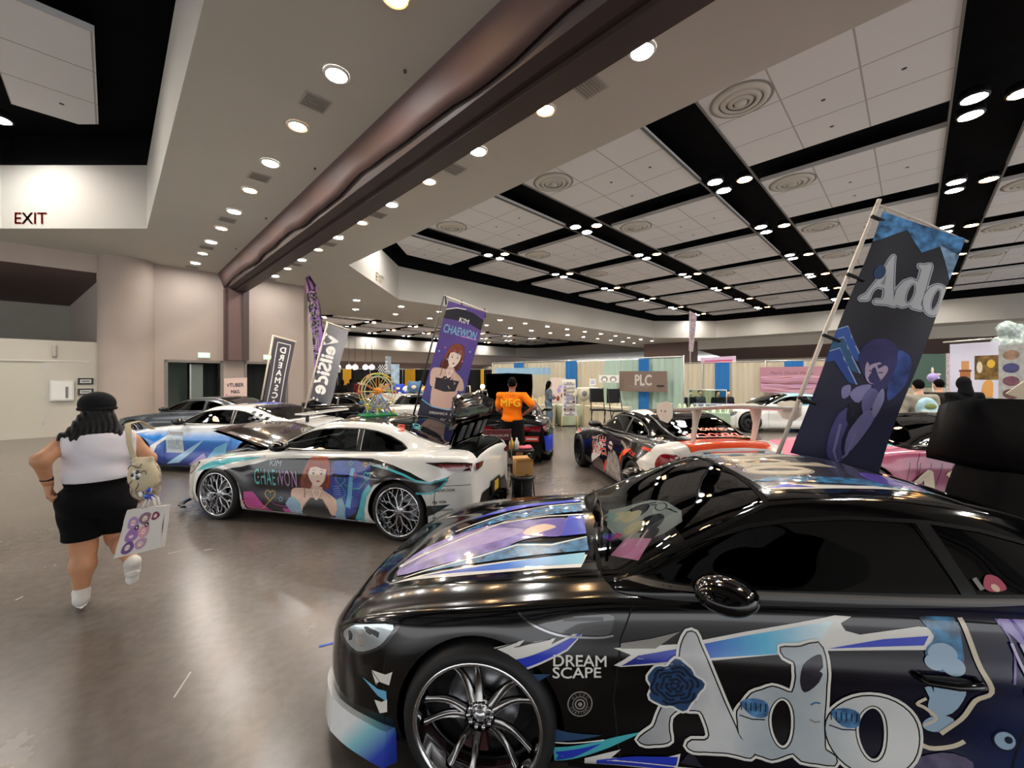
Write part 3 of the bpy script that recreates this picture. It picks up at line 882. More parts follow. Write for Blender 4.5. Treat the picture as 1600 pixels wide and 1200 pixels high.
    def shell(s, paint, step=.045, hood=None, hood_open=0, trunk_open=0, roof=None, door=None, bumper=None, tint='0a0b0d', wtint='30363a', black=None, rear=None, trunkc=None, pillar=None, wheelwell=True, Ra=.365, side=None, hatch_open=0, caliper=None):
        root = s.root; B, G = s.B, s.G
        black = black or mat('car trim black', '08080a', .3)
        hood = hood or paint; roof = roof or paint; door = door or paint; bumper = bumper or paint
        regions = [('front_bumper', [xt_loop([(-.90, 0), (-.43, 0), (-.43, .47), (-.62, .56), (-.74, .68), (-.76, 1), (-.90, 1)])]),
                   ('rear_bumper', [side_loop(B, [(2.98, .10), (3.35, .10), (3.35, .62), (3.0, .62)])]),
                   ('door', [side_loop(B, s.DOOR)]),
                   ('hood', [top_loop(B, [(-.755, 0), (-.735, .30), (-.66, .48), (-.4, .60), (0, .66), (.4, .69), (.52, .66), (.57, .45), (.585, 0)])]),
                   ('trunk_lid', [top_loop(B, [(2.97, 0), (2.97, .40), (3.0, .55), (3.2, .56), (3.35, .55), (3.35, 0)])]),
                   (None, [top_loop(B, [(.61, 0), (.61, .58), (.68, .66), (.95, .70), (2.6, .66), (2.85, .55), (2.85, 0)])]),
                   (None, [[(p[0], p[1]) for p in side_loop(B, arch(0, Ra))]]),
                   (None, [[(p[0], p[1]) for p in side_loop(B, arch(s.WB, Ra))]])]
        R = mesh_regions(B, -.90, 3.35, regions, step)
        mb = {}
        def P(nm): return mb.setdefault(nm, MB())
        put(P('body'), *R['body'], paint); put(P('body'), *R['body'], paint, True)
        for nm, m in (('front_bumper', bumper), ('rear_bumper', rear or paint)):
            put(P(nm), *R[nm], m); put(P(nm), *R[nm], m, True)
        put(P('near_door'), *R['door'], door); put(P('far_door'), *R['door'], door, True)
        def lid(nm, m, M, under):
            V, N, T_ = R[nm]
            q = P({'trunk_lid': 'trunk_lid', 'hood': 'hood'}[nm])
            for far in (False, True):
                put(q, V, N, T_, m, far, 0, M)
            if M is not None:       # inner skin of an opened lid
                for far in (False, True): put(q, V, N, T_[:, ::-1], under, far, -.035, M)
        Mh = Mt = None
        if hood_open: Mh = Matrix.Translation((.58, 0, .90)) @ Matrix.Rotation(hood_open, 4, 'Y') @ Matrix.Translation((-.58, 0, -.90))
        if trunk_open: Mt = Matrix.Translation((2.97, 0, .985)) @ Matrix.Rotation(-trunk_open, 4, 'Y') @ Matrix.Translation((-2.97, 0, -.985))
        s.Mh, s.Mt = Mh, Mt
        lid('hood', hood, Mh, mat('lid liner', '0c0c0d', .8))
        if not hatch_open: lid('trunk_lid', trunkc or paint, Mt, mat('lid liner', '0c0c0d', .8))
        # end caps: nested rings bulging out
        for xe, dr, bul, nm, m in ((-.90, -1, .035, 'front_bumper', bumper), (3.35, 1, .03, 'rear_bumper', rear or paint)):
            t = np.linspace(0, 1, 34); ring = B.pt(np.full(34, xe), t); zm = (ring[:, 2].min()+ring[:, 2].max())/2
            loop = np.concatenate([ring, (ring*np.array([1, -1, 1]))[::-1][1:]]); n = len(loop)
            loop = np.concatenate([loop, [[xe, y, ring[0, 2]] for y in np.linspace(-ring[0, 1], ring[0, 1], 14)[1:-1]]]); n = len(loop)
            vs = []; fs = []
            rs = [1, .97, .9, .8, .65, .5, .3, .0]
            for r in rs:
                for p in loop: vs.append((xe+dr*bul*math.sqrt(max(0, 1-r**4)), p[1]*r, zm+(p[2]-zm)*r))
            for i in range(len(rs)-1):
                for j in range(n):
                    a, b_ = i*n+j, i*n+(j+1) % n; f_ = (a, b_, b_+n, a+n); fs.append(f_ if dr > 0 else f_[::-1])
            P(nm).add(vs, fs, m, True)
        # sills and arch lips, wheel wells, floor pan
        for cx in (0, s.WB):
            for sg in (-1, 1):
                lp = arch(cx, Ra, z0=.1, n=30); x = np.array([p[0] for p in lp]); z = np.array([p[1] for p in lp]); t = B.tz(x, z); e = B.pt(x, t)
                if wheelwell:
                    vs = []; fs = []
                    for (a, b_, c) in e:
                        vs += [(a, b_*-sg, c), (a, b_*-sg-(-sg)*0+(.02*sg if False else 0), c)]
                    vs = []
                    for (a, b_, c) in e:
                        y0 = abs(b_)*sg; vs += [(a, y0, c), (a, y0-.03*sg, c-.0), (a, y0-.32*sg, c+.03)]
                    k = len(e)
                    for i in range(k-1):
                        for q in (0, 1):
                            f_ = (i*3+q, (i+1)*3+q, (i+1)*3+q+1, i*3+q+1); fs.append(f_)
                    P('wheel_well_%d_%d' % (cx > 0, sg)).add(vs, fs, black, False)
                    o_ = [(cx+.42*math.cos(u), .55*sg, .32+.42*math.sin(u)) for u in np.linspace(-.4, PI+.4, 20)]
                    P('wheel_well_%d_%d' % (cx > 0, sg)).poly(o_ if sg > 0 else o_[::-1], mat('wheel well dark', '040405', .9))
        P('underbody').box2((.38, -.82, .11), (2.15, .82, .16), black)
        P('underbody').box2((-.80, -.52, .14), (.4, .52, .18), black); P('underbody').box2((2.1, -.52, .14), (3.28, .52, .2), black)
        # greenhouse
        wind = top_loop(G, [(.50, 0), (.50, .62), (.60, .68), (.80, .655), (1.1, .60), (1.30, .555), (1.33, .35), (1.345, 0)])
        back = top_loop(G, [(2.17, 0), (2.14, .40), (2.20, .50), (2.6, .52), (2.92, .50), (2.94, 0)])
        z = lambda x, k: .0
        dlo1 = [(.70, .918), (.82, .985), (1.0, 1.058), (1.2, 1.125), (1.36, 1.155), (1.6, 1.175), (1.86, 1.172), (1.93, .935)]
        dlo2 = [(1.99, .938), (1.94, 1.168), (2.12, 1.145), (2.30, 1.10), (2.46, 1.035), (2.56, .975), (2.50, .95)]
        s.dlo = (dlo1, dlo2)
        RG = mesh_regions(G, .46, 3.02, [('roof', [top_loop(G, [(1.345, 0), (1.33, .35), (1.30, .545), (1.5, .55), (2.16, .52), (2.14, .40), (2.17, 0)])]),
                ('cowl', [xt_loop([(.46, 0), (.592, 0), (.592, .55), (.53, .70), (.52, 1), (.46, 1)])]), ('windshield', [wind]), ('rear_window', [back]), ('side_window', [side_loop(G, dlo1, .04)]), ('quarter_window', [side_loop(G, dlo2, .04)])], step, t0=.0)
        pl = pillar or roof
        put(P('body'), *RG['body'], pl); put(P('body'), *RG['body'], pl, True)
        mc_ = mat('cowl plastic', '080809', .9, spec=.1); put(P('cowl'), *RG['cowl'], mc_); put(P('cowl'), *RG['cowl'], mc_, True)
        put(P('roof'), *RG['roof'], roof); put(P('roof'), *RG['roof'], roof, True)
        gw = glass('glass '+wtint, wtint); gs = glass('glass '+tint, tint)
        for nm in ('windshield', 'rear_window'):
            g_ = gw if nm == 'windshield' else gs
            if nm == 'rear_window' and hatch_open:
                M_ = Matrix.Translation((2.16, 0, 1.24)) @ Matrix.Rotation(-hatch_open, 4, 'Y') @ Matrix.Scale(1.12, 4, Vector((1, 0, 0))) @ Matrix.Translation((-2.16, 0, -1.24))
                for far in (False, True):
                    put(P('open_hatch'), *RG[nm], black, far, 0, M_); V, N, T_ = RG[nm]; put(P('open_hatch'), V, N, T_[:, ::-1], black, far, -.04, M_)
                continue
            put(P(nm), *RG[nm], g_, False, -.003); put(P(nm), *RG[nm], g_, True, -.003)
        put(P('near_side_window'), *RG['side_window'], gs, False, -.004); put(P('far_side_window'), *RG['side_window'], gs, True, -.004)
        put(P('near_quarter_window'), *RG['quarter_window'], gs, False, -.004); put(P('far_quarter_window'), *RG['quarter_window'], gs, True, -.004)
        # interior
        m_int = mat('car interior', '15151a', .8)
        P('interior').box2((.7, -.70, .18), (2.9, .70, .24), m_int)
        P('interior').box2((2.05, -.66, .3), (2.15, .66, .86), m_int); P('interior').box2((2.15, -.62, .80), (2.9, .62, .86), m_int)
        d = P('dashboard'); d.prism([(.62, -.66, .74), (.64, -.66, .80), (.98, -.66, .84), (1.12, -.66, .78), (1.08, -.66, .5), (.7, -.66, .45)], (0, 1.32, 0), mat('dashboard black', '0e0e10', .6))
        st = MB(); st.lathe([(.175+.017*math.cos(a), .017*math.sin(a)) for a in np.linspace(0, 2*PI, 9)], 22, m_int, Matrix.Translation((1.28, -.36, .86)) @ Matrix.Rotation(1.1, 4, 'Y'))
        st.tube([(1.28, -.36, .86), (1.1, -.36, .8)], .03, 8, m_int); st.box((1.28, -.36, .86), (.03, .33, .05), m_int)
        for a in (-.36, .36):
            q = MB(); q.box2((1.35, a-.24, .3), (1.85, a+.24, .48), m_int)
            q.prism([(1.80, a-.22, .42), (1.95, a-.22, .42), (2.05, a-.2, .95), (1.98, a-.2, .98)], (0, .42, 0), m_int); q.box2((1.97, a-.12, .97), (2.06, a+.12, 1.12), m_int)
            q.build('seat', None, root, .02)
        s.mb = mb
        if hood_open: P('engine_bay').box2((-.7, -.62, .45), (.56, .62, .60), black); s.engine(P('engine_bay'))
        if trunk_open or hatch_open:
            e = P('trunk_bay'); e.box2((2.6, -.58, .45), (3.3, .58, .5), black); e.box2((3.29, -.56, .5), (3.3, .56, .92), black); e.box2((2.6, -.58, .5), (2.62, .58, .9), black)
        for nm, q in mb.items(): s.parts[nm] = q.build('wheel_well' if nm.startswith('wheel_well') else nm, None, root)
        s.parts['steering_wheel'] = st.build('steering_wheel', None, root)
        # seams
        seam = mat('panel gap', '020203', .9); a = Art(s, .0008)
        def sl(mode, pts, closed=True, far=(False, True)):
            for f_ in far: a.stroke(mode, pts, .006, seam, closed, far=f_, layer=0)
        sl('bs', s.DOOR)
        fb = [( -.43, .15), (-.43, .55)]
        sl('bs', fb, False)
        sl('bs', [(3.0, .16), (3.0, .62), (3.34, .62)], False)
        for f_ in (False, True):
            if not hood_open: a.stroke('bt', [(-.755, -.02), (-.735, -.30), (-.66, -.48), (-.4, -.60), (0, -.66), (.4, -.69), (.56, -.68)], .006, seam, far=f_, layer=0)
            if not (trunk_open or hatch_open): a.stroke('bt', [(2.98, -.40), (3.0, -.55), (3.2, -.56), (3.34, -.55)], .006, seam, far=f_, layer=0)
            a.stroke('gs', [(.64, .905)]+dlo1[1:-1]+dlo2[1:]+[(1.9, .93), (1.2, .905), (.7, .90)], .014, black, True, far=f_, layer=0)
            a.stroke('gs', [(1.955, .935), (1.905, 1.17)], .055, black, far=f_, layer=1)
            a.stroke('gt', [(.54, -.02), (.54, -.62), (.66, -.69), (1.1, -.62), (1.31, -.57), (1.345, -.3), (1.36, -.0)], .022, mc_, far=f_, layer=0)
            a.stroke('gt', [(2.15, -.0), (2.12, -.38), (2.18, -.51), (2.6, -.535), (2.94, -.51), (2.96, -.0)], .028, black, far=f_, layer=0)
        a.build('seams')
        return s
    def engine(s, b):
        m1 = mat('engine metal', '8d8f92', .35, metal=.8); m2 = mat('engine black', '1b1c1f', .5); m3 = mat('engine red', 'a02a22', .4)
        b.box((-.1, 0, .68), (.5, .4, .14), m1); b.box((-.1, 0, .76), (.3, .25, .05), m3); b.box((.3, .4, .7), (.3, .25, .16), m2); b.box((.25, -.42, .68), (.3, .2, .12), m1)
        b.tube([(-.5, -.4, .7), (-.3, -.2, .76), (0, -.3, .74)], .04, 8, m1)
    def lights(s, style='a', tail=True):
        """head and tail lamps on the skin"""
        mh = mat('headlamp dark bezel', '1a1c20', .15, coat=1); ml = mat('headlamp lens', 'b9c2c6', .1, metal=.6, coat=1); mp = mat('headlamp projector', 'eef3f5', .05, metal=1)
        hl = smooth2([(-.72, .55), (-.66, .615), (-.54, .66), (-.37, .695), (-.40, .63), (-.47, .565), (-.60, .51)], 3)
        for f_ in (False, True):
            a = Art(s, .002)
            a.poly('bs', hl, mh, .05, far=f_); a.poly('bs', xf2([(x+.54, z-.60) for x, z in hl], (-.54, .60), 0, .82, .82), ml if style == 'a' else mh, .05, far=f_)
            a.poly('bs', ell(-.57, .585, .035, .035, 16), mp, .05, far=f_)
            a.build('headlight')
    def wheels(s, proto, y=.80, steer=0.0, labels=True, r=.32):
        out = []
        for cx in (0, s.WB):
            for sg in (-1, 1):
                w = copy_tree(proto, s.root); w.location = (cx, sg*y, r); w.rotation_euler = (0, 0, (0 if sg < 0 else PI)+(steer if cx == 0 else 0))
                out.append(w)
        return out
    def mirrors(s, m, housing=None):
        for sg in (-1, 1):
            b = MB(); b.ball((.98, sg*.95, .965), (.115, .115, .062), m, 20, 12); b.poly([(1.03+.004*math.sin(q), sg*(.955+.095*math.cos(q)), .965+.045*math.sin(q)) for q in np.linspace(0, 2*PI, 18)[:-1]], mat('mirror glass', '9aa4aa', .03, metal=1)); b.tube([(.93, sg*.80, .91), (.95, sg*.87, .945)], .03, 8, m)
            b.build('near_mirror' if sg < 0 else 'far_mirror', None, s.root)

# ---------------------------------------------------------------- wheels
m_tyre = mat('tyre rubber', '131314', .62, bump=.1, bscale=120)
m_chr = mat('polished rim lip', 'dcdde0', .07, metal=1)
m_sil = mat('silver wheel face', 'c3c6ca', .22, metal=.85)
m_gun = mat('smoky chrome spokes', '8e8c8b', .16, metal=1)
m_wdk = mat('dark wheel', '17181b', .3, metal=.4)
def spoke(b, a0, r0, a1, r1, y0, y1, w0, w1, th, m, bow=0.0, n=7):
    """tapered bar from hub angle a0 radius r0 to rim angle a1 radius r1; -y is outward"""
    pts = []
    for i in range(n):
        t = i/(n-1); r = r0+(r1-r0)*t; a = a0+(a1-a0)*t; y = y0+(y1-y0)*t+bow*math.sin(PI*t); w = w0+(w1-w0)*t
        if t > .8: w *= 1+(t-.8)*2
        c = Vector((r*math.cos(a), y, r*math.sin(a))); pts.append((c, Vector((-math.sin(a), 0, math.cos(a))), w))
    vs = []; fs = []
    for c, s_, w in pts:
        vs += [c-s_*w/2, c-s_*w*.28+Vector((0, -th*.5, 0)), c+s_*w*.28+Vector((0, -th*.5, 0)), c+s_*w/2, c+Vector((0, th*.7, 0))]
    for i in range(n-1):
        for k in range(5):
            fs.append((i*5+k, i*5+(k+1) % 5, (i+1)*5+(k+1) % 5, (i+1)*5+k))
    b.add(vs, fs, m, True)
def make_wheel(style, R=.325, rim=.262):
    e = empty('wheel', (0, 0, -50)); w = .12
    # tyre: slightly stretched
    pr = [(rim-.012, -.118), (rim+.012, -.128), (rim+.030, -.130), (R-.012, -.112), (R, -.085), (R, .085), (R-.012, .112), (rim+.02, .128), (rim-.01, .11)]
    MB().lathe(pr, 48, m_tyre, axis='y').build('tire', None, e)
    lipm = {'a': m_chr, 'b': m_chr, 'c': m_chr, 'd': m_wdk}[style]
    ri = rim
    barrel = [(ri+.001, -.126), (ri-.006, -.130), (ri-.012, -.126), (ri-.016, -.112), (ri-.020, -.06), (ri-.032, -.045), (ri-.036, .1)]
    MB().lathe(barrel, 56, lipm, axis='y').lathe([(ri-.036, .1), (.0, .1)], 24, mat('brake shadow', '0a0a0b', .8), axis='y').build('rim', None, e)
    d = MB(); d.lathe([(.165, .05), (.165, .03), (.06, .03)], 32, mat('brake disc', '77787a', .35, metal=.9), axis='y')
    d.prism([(.10*math.cos(t), .02, .10*math.sin(t)) for t in np.linspace(-2.2, -1.4, 6)]+[(.185*math.cos(t), .02, .185*math.sin(t)) for t in np.linspace(-1.4, -2.2, 6)], (0, -.04, 0), mat('brake caliper dark', '3a1416', .4)); d.build('brake_disc', None, e)
    b = MB(); rr = ri-.030
    if style == 'a':
        for k in range(5):
            c = PI/2+.28+k*2*PI/5
            for s_ in (-1, 1):
                spoke(b, c+s_*.20, .065, c+s_*.205, rr, -.045, -.062, .050, .024, .030, m_gun, .028, 8)
            vs = [(r*math.cos(c+q), -.048, r*math.sin(c+q)) for r, q in ((.05, -.5), (.085, -.25), (.10, 0), (.085, .25), (.05, .5))]
            b.prism(vs, (0, .03, 0), m_gun)
        b.lathe([(.0, -.052), (.03, -.052), (.034, -.045), (.062, -.045), (.07, -.04), (.072, .0)], 28, m_gun, axis='y')
        for k in range(10):
            t = k*PI/5; b.tube([(.051*math.cos(t), -.04, .051*math.sin(t)), (.051*math.cos(t), -.062, .051*math.sin(t))], .0085, 6, m_chr)
        b.lathe([(0, -.064), (.022, -.062), (.026, -.05)], 18, m_sil, axis='y')
    elif style == 'b':
        for k in range(10):
            c = k*PI/5
            spoke(b, c, .05, c, .135, -.085, -.078, .022, .020, .022, m_sil, 0, 4)
            for s_ in (-1, 1): spoke(b, c, .13, c+s_*.26, rr, -.078, -.07, .019, .013, .02, m_sil, .004, 5)
            spoke(b, c+.26, .17, c+.05, rr, -.074, -.068, .013, .011, .016, m_sil, 0, 4)
        b.lathe([(.0, -.088), (.05, -.088), (.062, -.08), (.064, -.03)], 24, m_sil, axis='y')
        for k in range(5):
            t = k*2*PI/5; b.tube([(.04*math.cos(t), -.08, .04*math.sin(t)), (.04*math.cos(t), -.096, .04*math.sin(t))], .008, 6, m_wdk)
    elif style == 'c':
        for k in range(5):
            c = PI/2+k*2*PI/5; spoke(b, c, .04, c, rr, -.07, -.075, .062, .040, .03, m_sil, .012, 6)
        b.lathe([(.0, -.082), (.045, -.08), (.055, -.05)], 20, m_sil, axis='y')
    else:
        for k in range(10):
            c = k*PI/5; spoke(b, c, .05, c, rr, -.07, -.08, .024, .018, .024, m_wdk, .01, 5)
        b.lathe([(.0, -.08), (.05, -.078), (.06, -.04)], 20, m_wdk, axis='y')
    b.build('spokes', None, e)
    if style == 'a': pass
    return e
def drop_tree(o):
    for c in list(o.children): drop_tree(c)
    bpy.data.objects.remove(o)
# =====================================================================  FLAGS AND PRINTED SHEETS
class Sheet:
    """a cloth or board with printed artwork in its own u (right) v (down->up) metres"""
    def __init__(s, TL, TR, BR, BL, ripple=.0, freq=9, base=None, thick=.0, seed=1, back=True, cols=14, rows=30):
        s.c = [Vector(p) for p in (TL, TR, BR, BL)]
        s.w = ((s.c[1]-s.c[0]).length+(s.c[2]-s.c[3]).length)/2; s.h = ((s.c[3]-s.c[0]).length+(s.c[2]-s.c[1]).length)/2
        s.n = (s.c[1]-s.c[0]).cross(s.c[3]-s.c[0]).normalized()
        if s.n.dot(Vector((0, 0, H))-s.c[0]) < 0: s.n = -s.n
        s.rip = ripple; s.fr = freq; s.mb = MB(); s.k = 0; s.done = []; s.seed = seed; s.back = back
        vs = []; fs = []
        for j in range(rows+1):
            for i in range(cols+1): vs.append(s.P(i/cols*s.w, j/rows*s.h))
        for j in range(rows):
            for i in range(cols): a = j*(cols+1)+i; fs.append((a, a+1, a+cols+2, a+cols+1))
        if base:
            s.mb.add(vs, fs, base, True)
            if thick:
                s.mb.add([v-s.n*thick for v in vs], [f[::-1] for f in fs], base, True)
                c = [s.P(0, 0), s.P(s.w, 0), s.P(s.w, s.h), s.P(0, s.h)]
                for i in range(4): p, q = c[i], c[(i+1) % 4]; s.mb.quad(p, q, q-s.n*thick, p-s.n*thick, base)
    def P(s, u, v, off=0):
        a = u/s.w; b = 1-v/s.h
        p = (s.c[0]*(1-a)+s.c[1]*a)*(1-b)+(s.c[3]*(1-a)+s.c[2]*a)*b
        r = s.rip*(math.sin(a*s.fr+b*5+s.seed)*.6+math.sin(a*4-b*9+s.seed*2)*.5)*min(1, 4*b+.1) if s.rip else 0
        return p+s.n*(r+off)
    def lay(s, v2, tris, m, layer=None):
        if layer is None: layer = stack_level(s.done, 0, np.array(v2, float), m)
        o = .0012+.0004*layer; v2 = [(min(max(x, 0), s.w), min(max(y, 0), s.h)) for x, y in v2]
        s.mb.add([s.P(x, y, o) for x, y in v2], tris, m, True)
        if s.back: s.mb.add([s.P(x, y, -o) for x, y in v2], [tuple(f)[::-1] for f in tris], m, True)
    def poly(s, lp, m, step=.08, holes=(), **k):
        if not s.rip: step = 9
        v, t = cdt([dens(lp, step)], step, [dens(h, step) for h in holes]); s.lay(v, t, m, **k)
    def stroke(s, pts, w, m, closed=False, **k):
        v, f = strokefaces(dens(pts, .05, closed), w, closed); s.lay(v, f, m, **k)
    def text(s, body, loc, size, m, rot=0, sx=1, bold=0, shear=0, align='CENTER', **k):
        v, f = text2d(body, size, bold, shear, align); s.lay(xf2(v, loc, rot, sx), f, m, **k)
    def build(s, name, parent=None, kind=None): return s.mb.build(name, None, parent)

ink = lambda n, c, **k: mat('print '+n, c, k.pop('rough', .25), coat=k.pop('coat', .5), **k)
k_wh = ink('white', 'e8e6df'); k_bk = ink('black', '0a0a0c'); k_gr = ink('grey', '8d8984'); k_bl = ink('royal blue', '2b3fc4')
k_tl = ink('teal', '4bb6c0'); k_nv = ink('navy', '14183a'); k_lb = ink('light blue', '6fb6dd'); k_pu = ink('purple', '5a46a8')
k_lv = ink('lavender', 'a493cf'); k_pk = ink('pink', 'c9559b'); k_sk = ink('skin', 'e6c3ac'); k_hr = ink('auburn hair', 'a84e2a')
k_hd = ink('auburn dark', '74311b'); k_rd = ink('red', 'd8432f'); k_or = ink('orange', 'ff5a1c'); k_cr = ink('cream', 'd9cdb4')
k_rose = ink('rose blue', '2c4a70'); k_rosed = ink('rose shade blue', '16243c'); k_yl = ink('yellow', 'd9b23c'); k_gn = ink('green', '5bbf8a')
k_wv = ink('blue feather print', '2f6d96', noise=.9, nscale=22); k_wp = ink('purple figure print', '7f6fae', noise=.7, nscale=9)
k_dk = ink('dark figure print', '2a2833', noise=.5, nscale=10)
g_blue = gradmat('print blue blend', [(0, '20256e'), (.4, '2f48c8'), (.75, '5fbfe6'), (1, 'dff2f6')], 'X', .62, 1.45, warp=.12, wscale=9)
g_sil = gradmat('print silver blend', [(0, '8f9296'), (.35, 'd5d6d6'), (.6, 'a9b4ba'), (1, 'e3e4e2')], 'X', .8, 1.8, warp=.35, wscale=5)
g_silf = gradmat('cloth silver blend', [(0, '77797f'), (.35, 'b5b6b9'), (.6, '8b929a'), (1, 'c0c1c2')], 'X', 0, .8, rough=.7, coat=0, warp=.35, wscale=5)

# serif lettering drawn in side coordinates: x right, z up
AD_A = [(.87, .745), (.90, .745), (1.01, .48), (1.075, .335), (1.125, .295), (1.11, .265), (1.02, .275), (.89, .268), (.865, .285), (.885, .308), (.935, .312), (.955, .335), (.94, .39), (.92, .425), (.84, .425), (.80, .39), (.795, .335), (.80, .30), (.77, .285), (.70, .275), (.67, .29), (.70, .32), (.735, .345), (.80, .50), (.845, .70)]
AD_AH = [(.86, .46), (.905, .46), (.885, .56)]
AD_D = [(1.225, .715), (1.30, .725), (1.365, .745), (1.385, .70), (1.388, .50), (1.39, .325), (1.425, .305), (1.42, .272), (1.36, .272), (1.30, .275), (1.27, .30), (1.19, .268), (1.12, .285), (1.07, .35), (1.065, .44), (1.115, .525), (1.19, .562), (1.265, .545), (1.275, .60), (1.27, .67), (1.235, .685)]
AD_DH = ell(1.232, .415, .050, .105, 26)
AD_O = ell(1.56, .405, .165, .155, 34); AD_OH = ell(1.56, .41, .058, .112, 26)
def ado(lay_poly, lay_stroke, T, fill, out, line, w=1.0, eyes=None):
    for lp, hole in ((smooth2(dens(AD_A, .035), 2), AD_AH), (smooth2(dens(AD_D, .035), 2), AD_DH), (AD_O, AD_OH)):
        lay_stroke(T(lp), .032*w, out, True); lay_stroke(T(hole), .026*w, out, True)
    for lp, hole in ((smooth2(dens(AD_A, .035), 2), AD_AH), (smooth2(dens(AD_D, .035), 2), AD_DH), (AD_O, AD_OH)):
        lay_stroke(T(lp), .011*w, line, True); lay_stroke(T(hole), .009*w, line, True)
    for lp, hole in ((smooth2(dens(AD_A, .035), 2), AD_AH), (smooth2(dens(AD_D, .035), 2), AD_DH), (AD_O, AD_OH)):
        lay_poly(T(lp), fill, (T(hole),))
def rose(poly, stroke, cx, cz, r, T=lambda q: q):
    rim = [(cx+r*(1+.10*math.sin(5*t+1)+.05*math.sin(9*t))*math.cos(t), cz+r*(1+.10*math.sin(5*t+1)+.05*math.sin(9*t))*math.sin(t)) for t in np.linspace(0, 2*PI, 41)[:-1]]
    stroke(T(rim), .02*r/.11, k_wh, True); poly(T(rim), k_rose, ())
    for k, rr in enumerate((.85, .66, .48, .3, .15)):
        for q in range(3):
            a0 = q*2.1+k*.9; pts = [(cx+r*rr*(1+.08*math.sin(6*t))*math.cos(t), cz+r*rr*(1+.08*math.sin(6*t))*math.sin(t)*.92) for t in np.linspace(a0, a0+1.75, 9)]
            stroke(T(pts), .012*r/.11, k_rosed, False)
def portrait(poly, stroke, T, hair=k_hr, haird=k_hd, skin=k_sk, top=k_bk, faced=True):
    """woman with an auburn bob making a heart with her hands; coordinates as on the white car's door"""
    sk2 = ink('skin shade', 'c79f86'); skl = ink('skin light', 'f1d9c8')
    hb = smooth2([(1.36, .84), (1.50, .87), (1.61, .83), (1.65, .70), (1.645, .55), (1.60, .47), (1.50, .50), (1.42, .50), (1.32, .46), (1.22, .47), (1.215, .56), (1.27, .66), (1.30, .77)], 4)
    poly(T(hb), haird, ())
    sh = smooth2([(1.40, .56), (1.44, .50), (1.52, .50), (1.54, .46), (1.66, .40), (1.75, .33), (1.80, .20), (1.70, .18), (1.60, .28), (1.36, .28), (1.24, .20), (1.13, .20), (1.09, .30), (1.07, .40), (1.11, .455), (1.25, .47), (1.36, .47)], 4)
    poly(T(sh), skin, ())
    poly(T(smooth2([(1.25, .345), (1.42, .36), (1.62, .335), (1.66, .22), (1.64, .14), (1.26, .14), (1.22, .24)], 3)), top, ())
    poly(T(smooth2([(1.345, .66), (1.36, .58), (1.41, .52), (1.465, .50), (1.52, .53), (1.575, .60), (1.59, .69), (1.56, .77), (1.40, .78)], 4)), skl, ())
    fr = smooth2([(1.32, .70), (1.36, .715), (1.44, .735), (1.52, .715), (1.60, .70), (1.625, .60), (1.65, .70), (1.60, .82), (1.49, .865), (1.37, .84), (1.30, .76), (1.26, .64), (1.30, .60)], 4)
    poly(T(fr), hair, ())
    for k in range(9): stroke(T([(1.36+k*.03, .83-.004*abs(k-4)), (1.335+k*.034, .725)]), .004, haird, False)
    stroke(T([(1.30, .70), (1.255, .60), (1.25, .50)]), .012, hair, False); stroke(T([(1.635, .70), (1.63, .58), (1.60, .50)]), .012, hair, False)
    for ex in (1.415, 1.53):
        poly(T(ell(ex, .655, .022, .011, 14)), k_wh, ()); poly(T(ell(ex, .655, .010, .011, 12)), k_bk, ()); stroke(T([(ex-.024, .658), (ex, .669), (ex+.024, .66)]), .005, haird, False)
        stroke(T([(ex-.026, .69), (ex, .698), (ex+.024, .69)]), .005, haird, False)
    stroke(T([(1.478, .64), (1.472, .605), (1.485, .60)]), .004, sk2, False)
    poly(T(ell(1.475, .568, .026, .010, 14)), ink('lips', 'b8433f'), ())
    # arms and heart hands
    for sg in (-1, 1):
        c = 1.44
        f_ = lambda pts: [(c+sg*(x-c), z) for x, z in pts]
        poly(T(f_(smooth2([(1.445, .335), (1.50, .39), (1.52, .44), (1.47, .475), (1.445, .455), (1.455, .44), (1.475, .44), (1.468, .41), (1.445, .385)], 3))), skl, ())
        poly(T(f_(smooth2([(1.50, .40), (1.53, .44), (1.60, .40), (1.70, .30), (1.74, .20), (1.66, .18), (1.60, .28)], 3))), skin, ())
        stroke(T(f_([(1.445, .335), (1.50, .39), (1.52, .44), (1.505, .468), (1.47, .477), (1.447, .457)])), .006, sk2, False); stroke(T(f_([(1.445, .385), (1.468, .41), (1.476, .438), (1.458, .442)])), .006, sk2, False); stroke(T(f_([(1.525, .44), (1.60, .40), (1.70, .30)])), .006, sk2, False); stroke(T(f_([(1.50, .385), (1.58, .30), (1.60, .25)])), .006, sk2, False)
        for q in range(4): stroke(T(f_([(1.46+q*.012, .345+q*.02), (1.50+q*.008, .40+q*.013)])), .0035, sk2, False)
    stroke(T([(1.27, .47), (1.275, .35)]), .008, k_bk, False)
def heart(cx, cz, r): return [(cx+r*.062*16*math.sin(t)**3/1.0, cz+r*.062*(13*math.cos(t)-5*math.cos(2*t)-2*math.cos(3*t)-math.cos(4*t))) for t in np.linspace(0, 2*PI, 29)[:-1]]
def star(cx, cz, r): return [(cx+(r if k % 2 == 0 else r*.5)*math.cos(PI/2+k*PI/5), cz+(r if k % 2 == 0 else r*.5)*math.sin(PI/2+k*PI/5)) for k in range(10)]
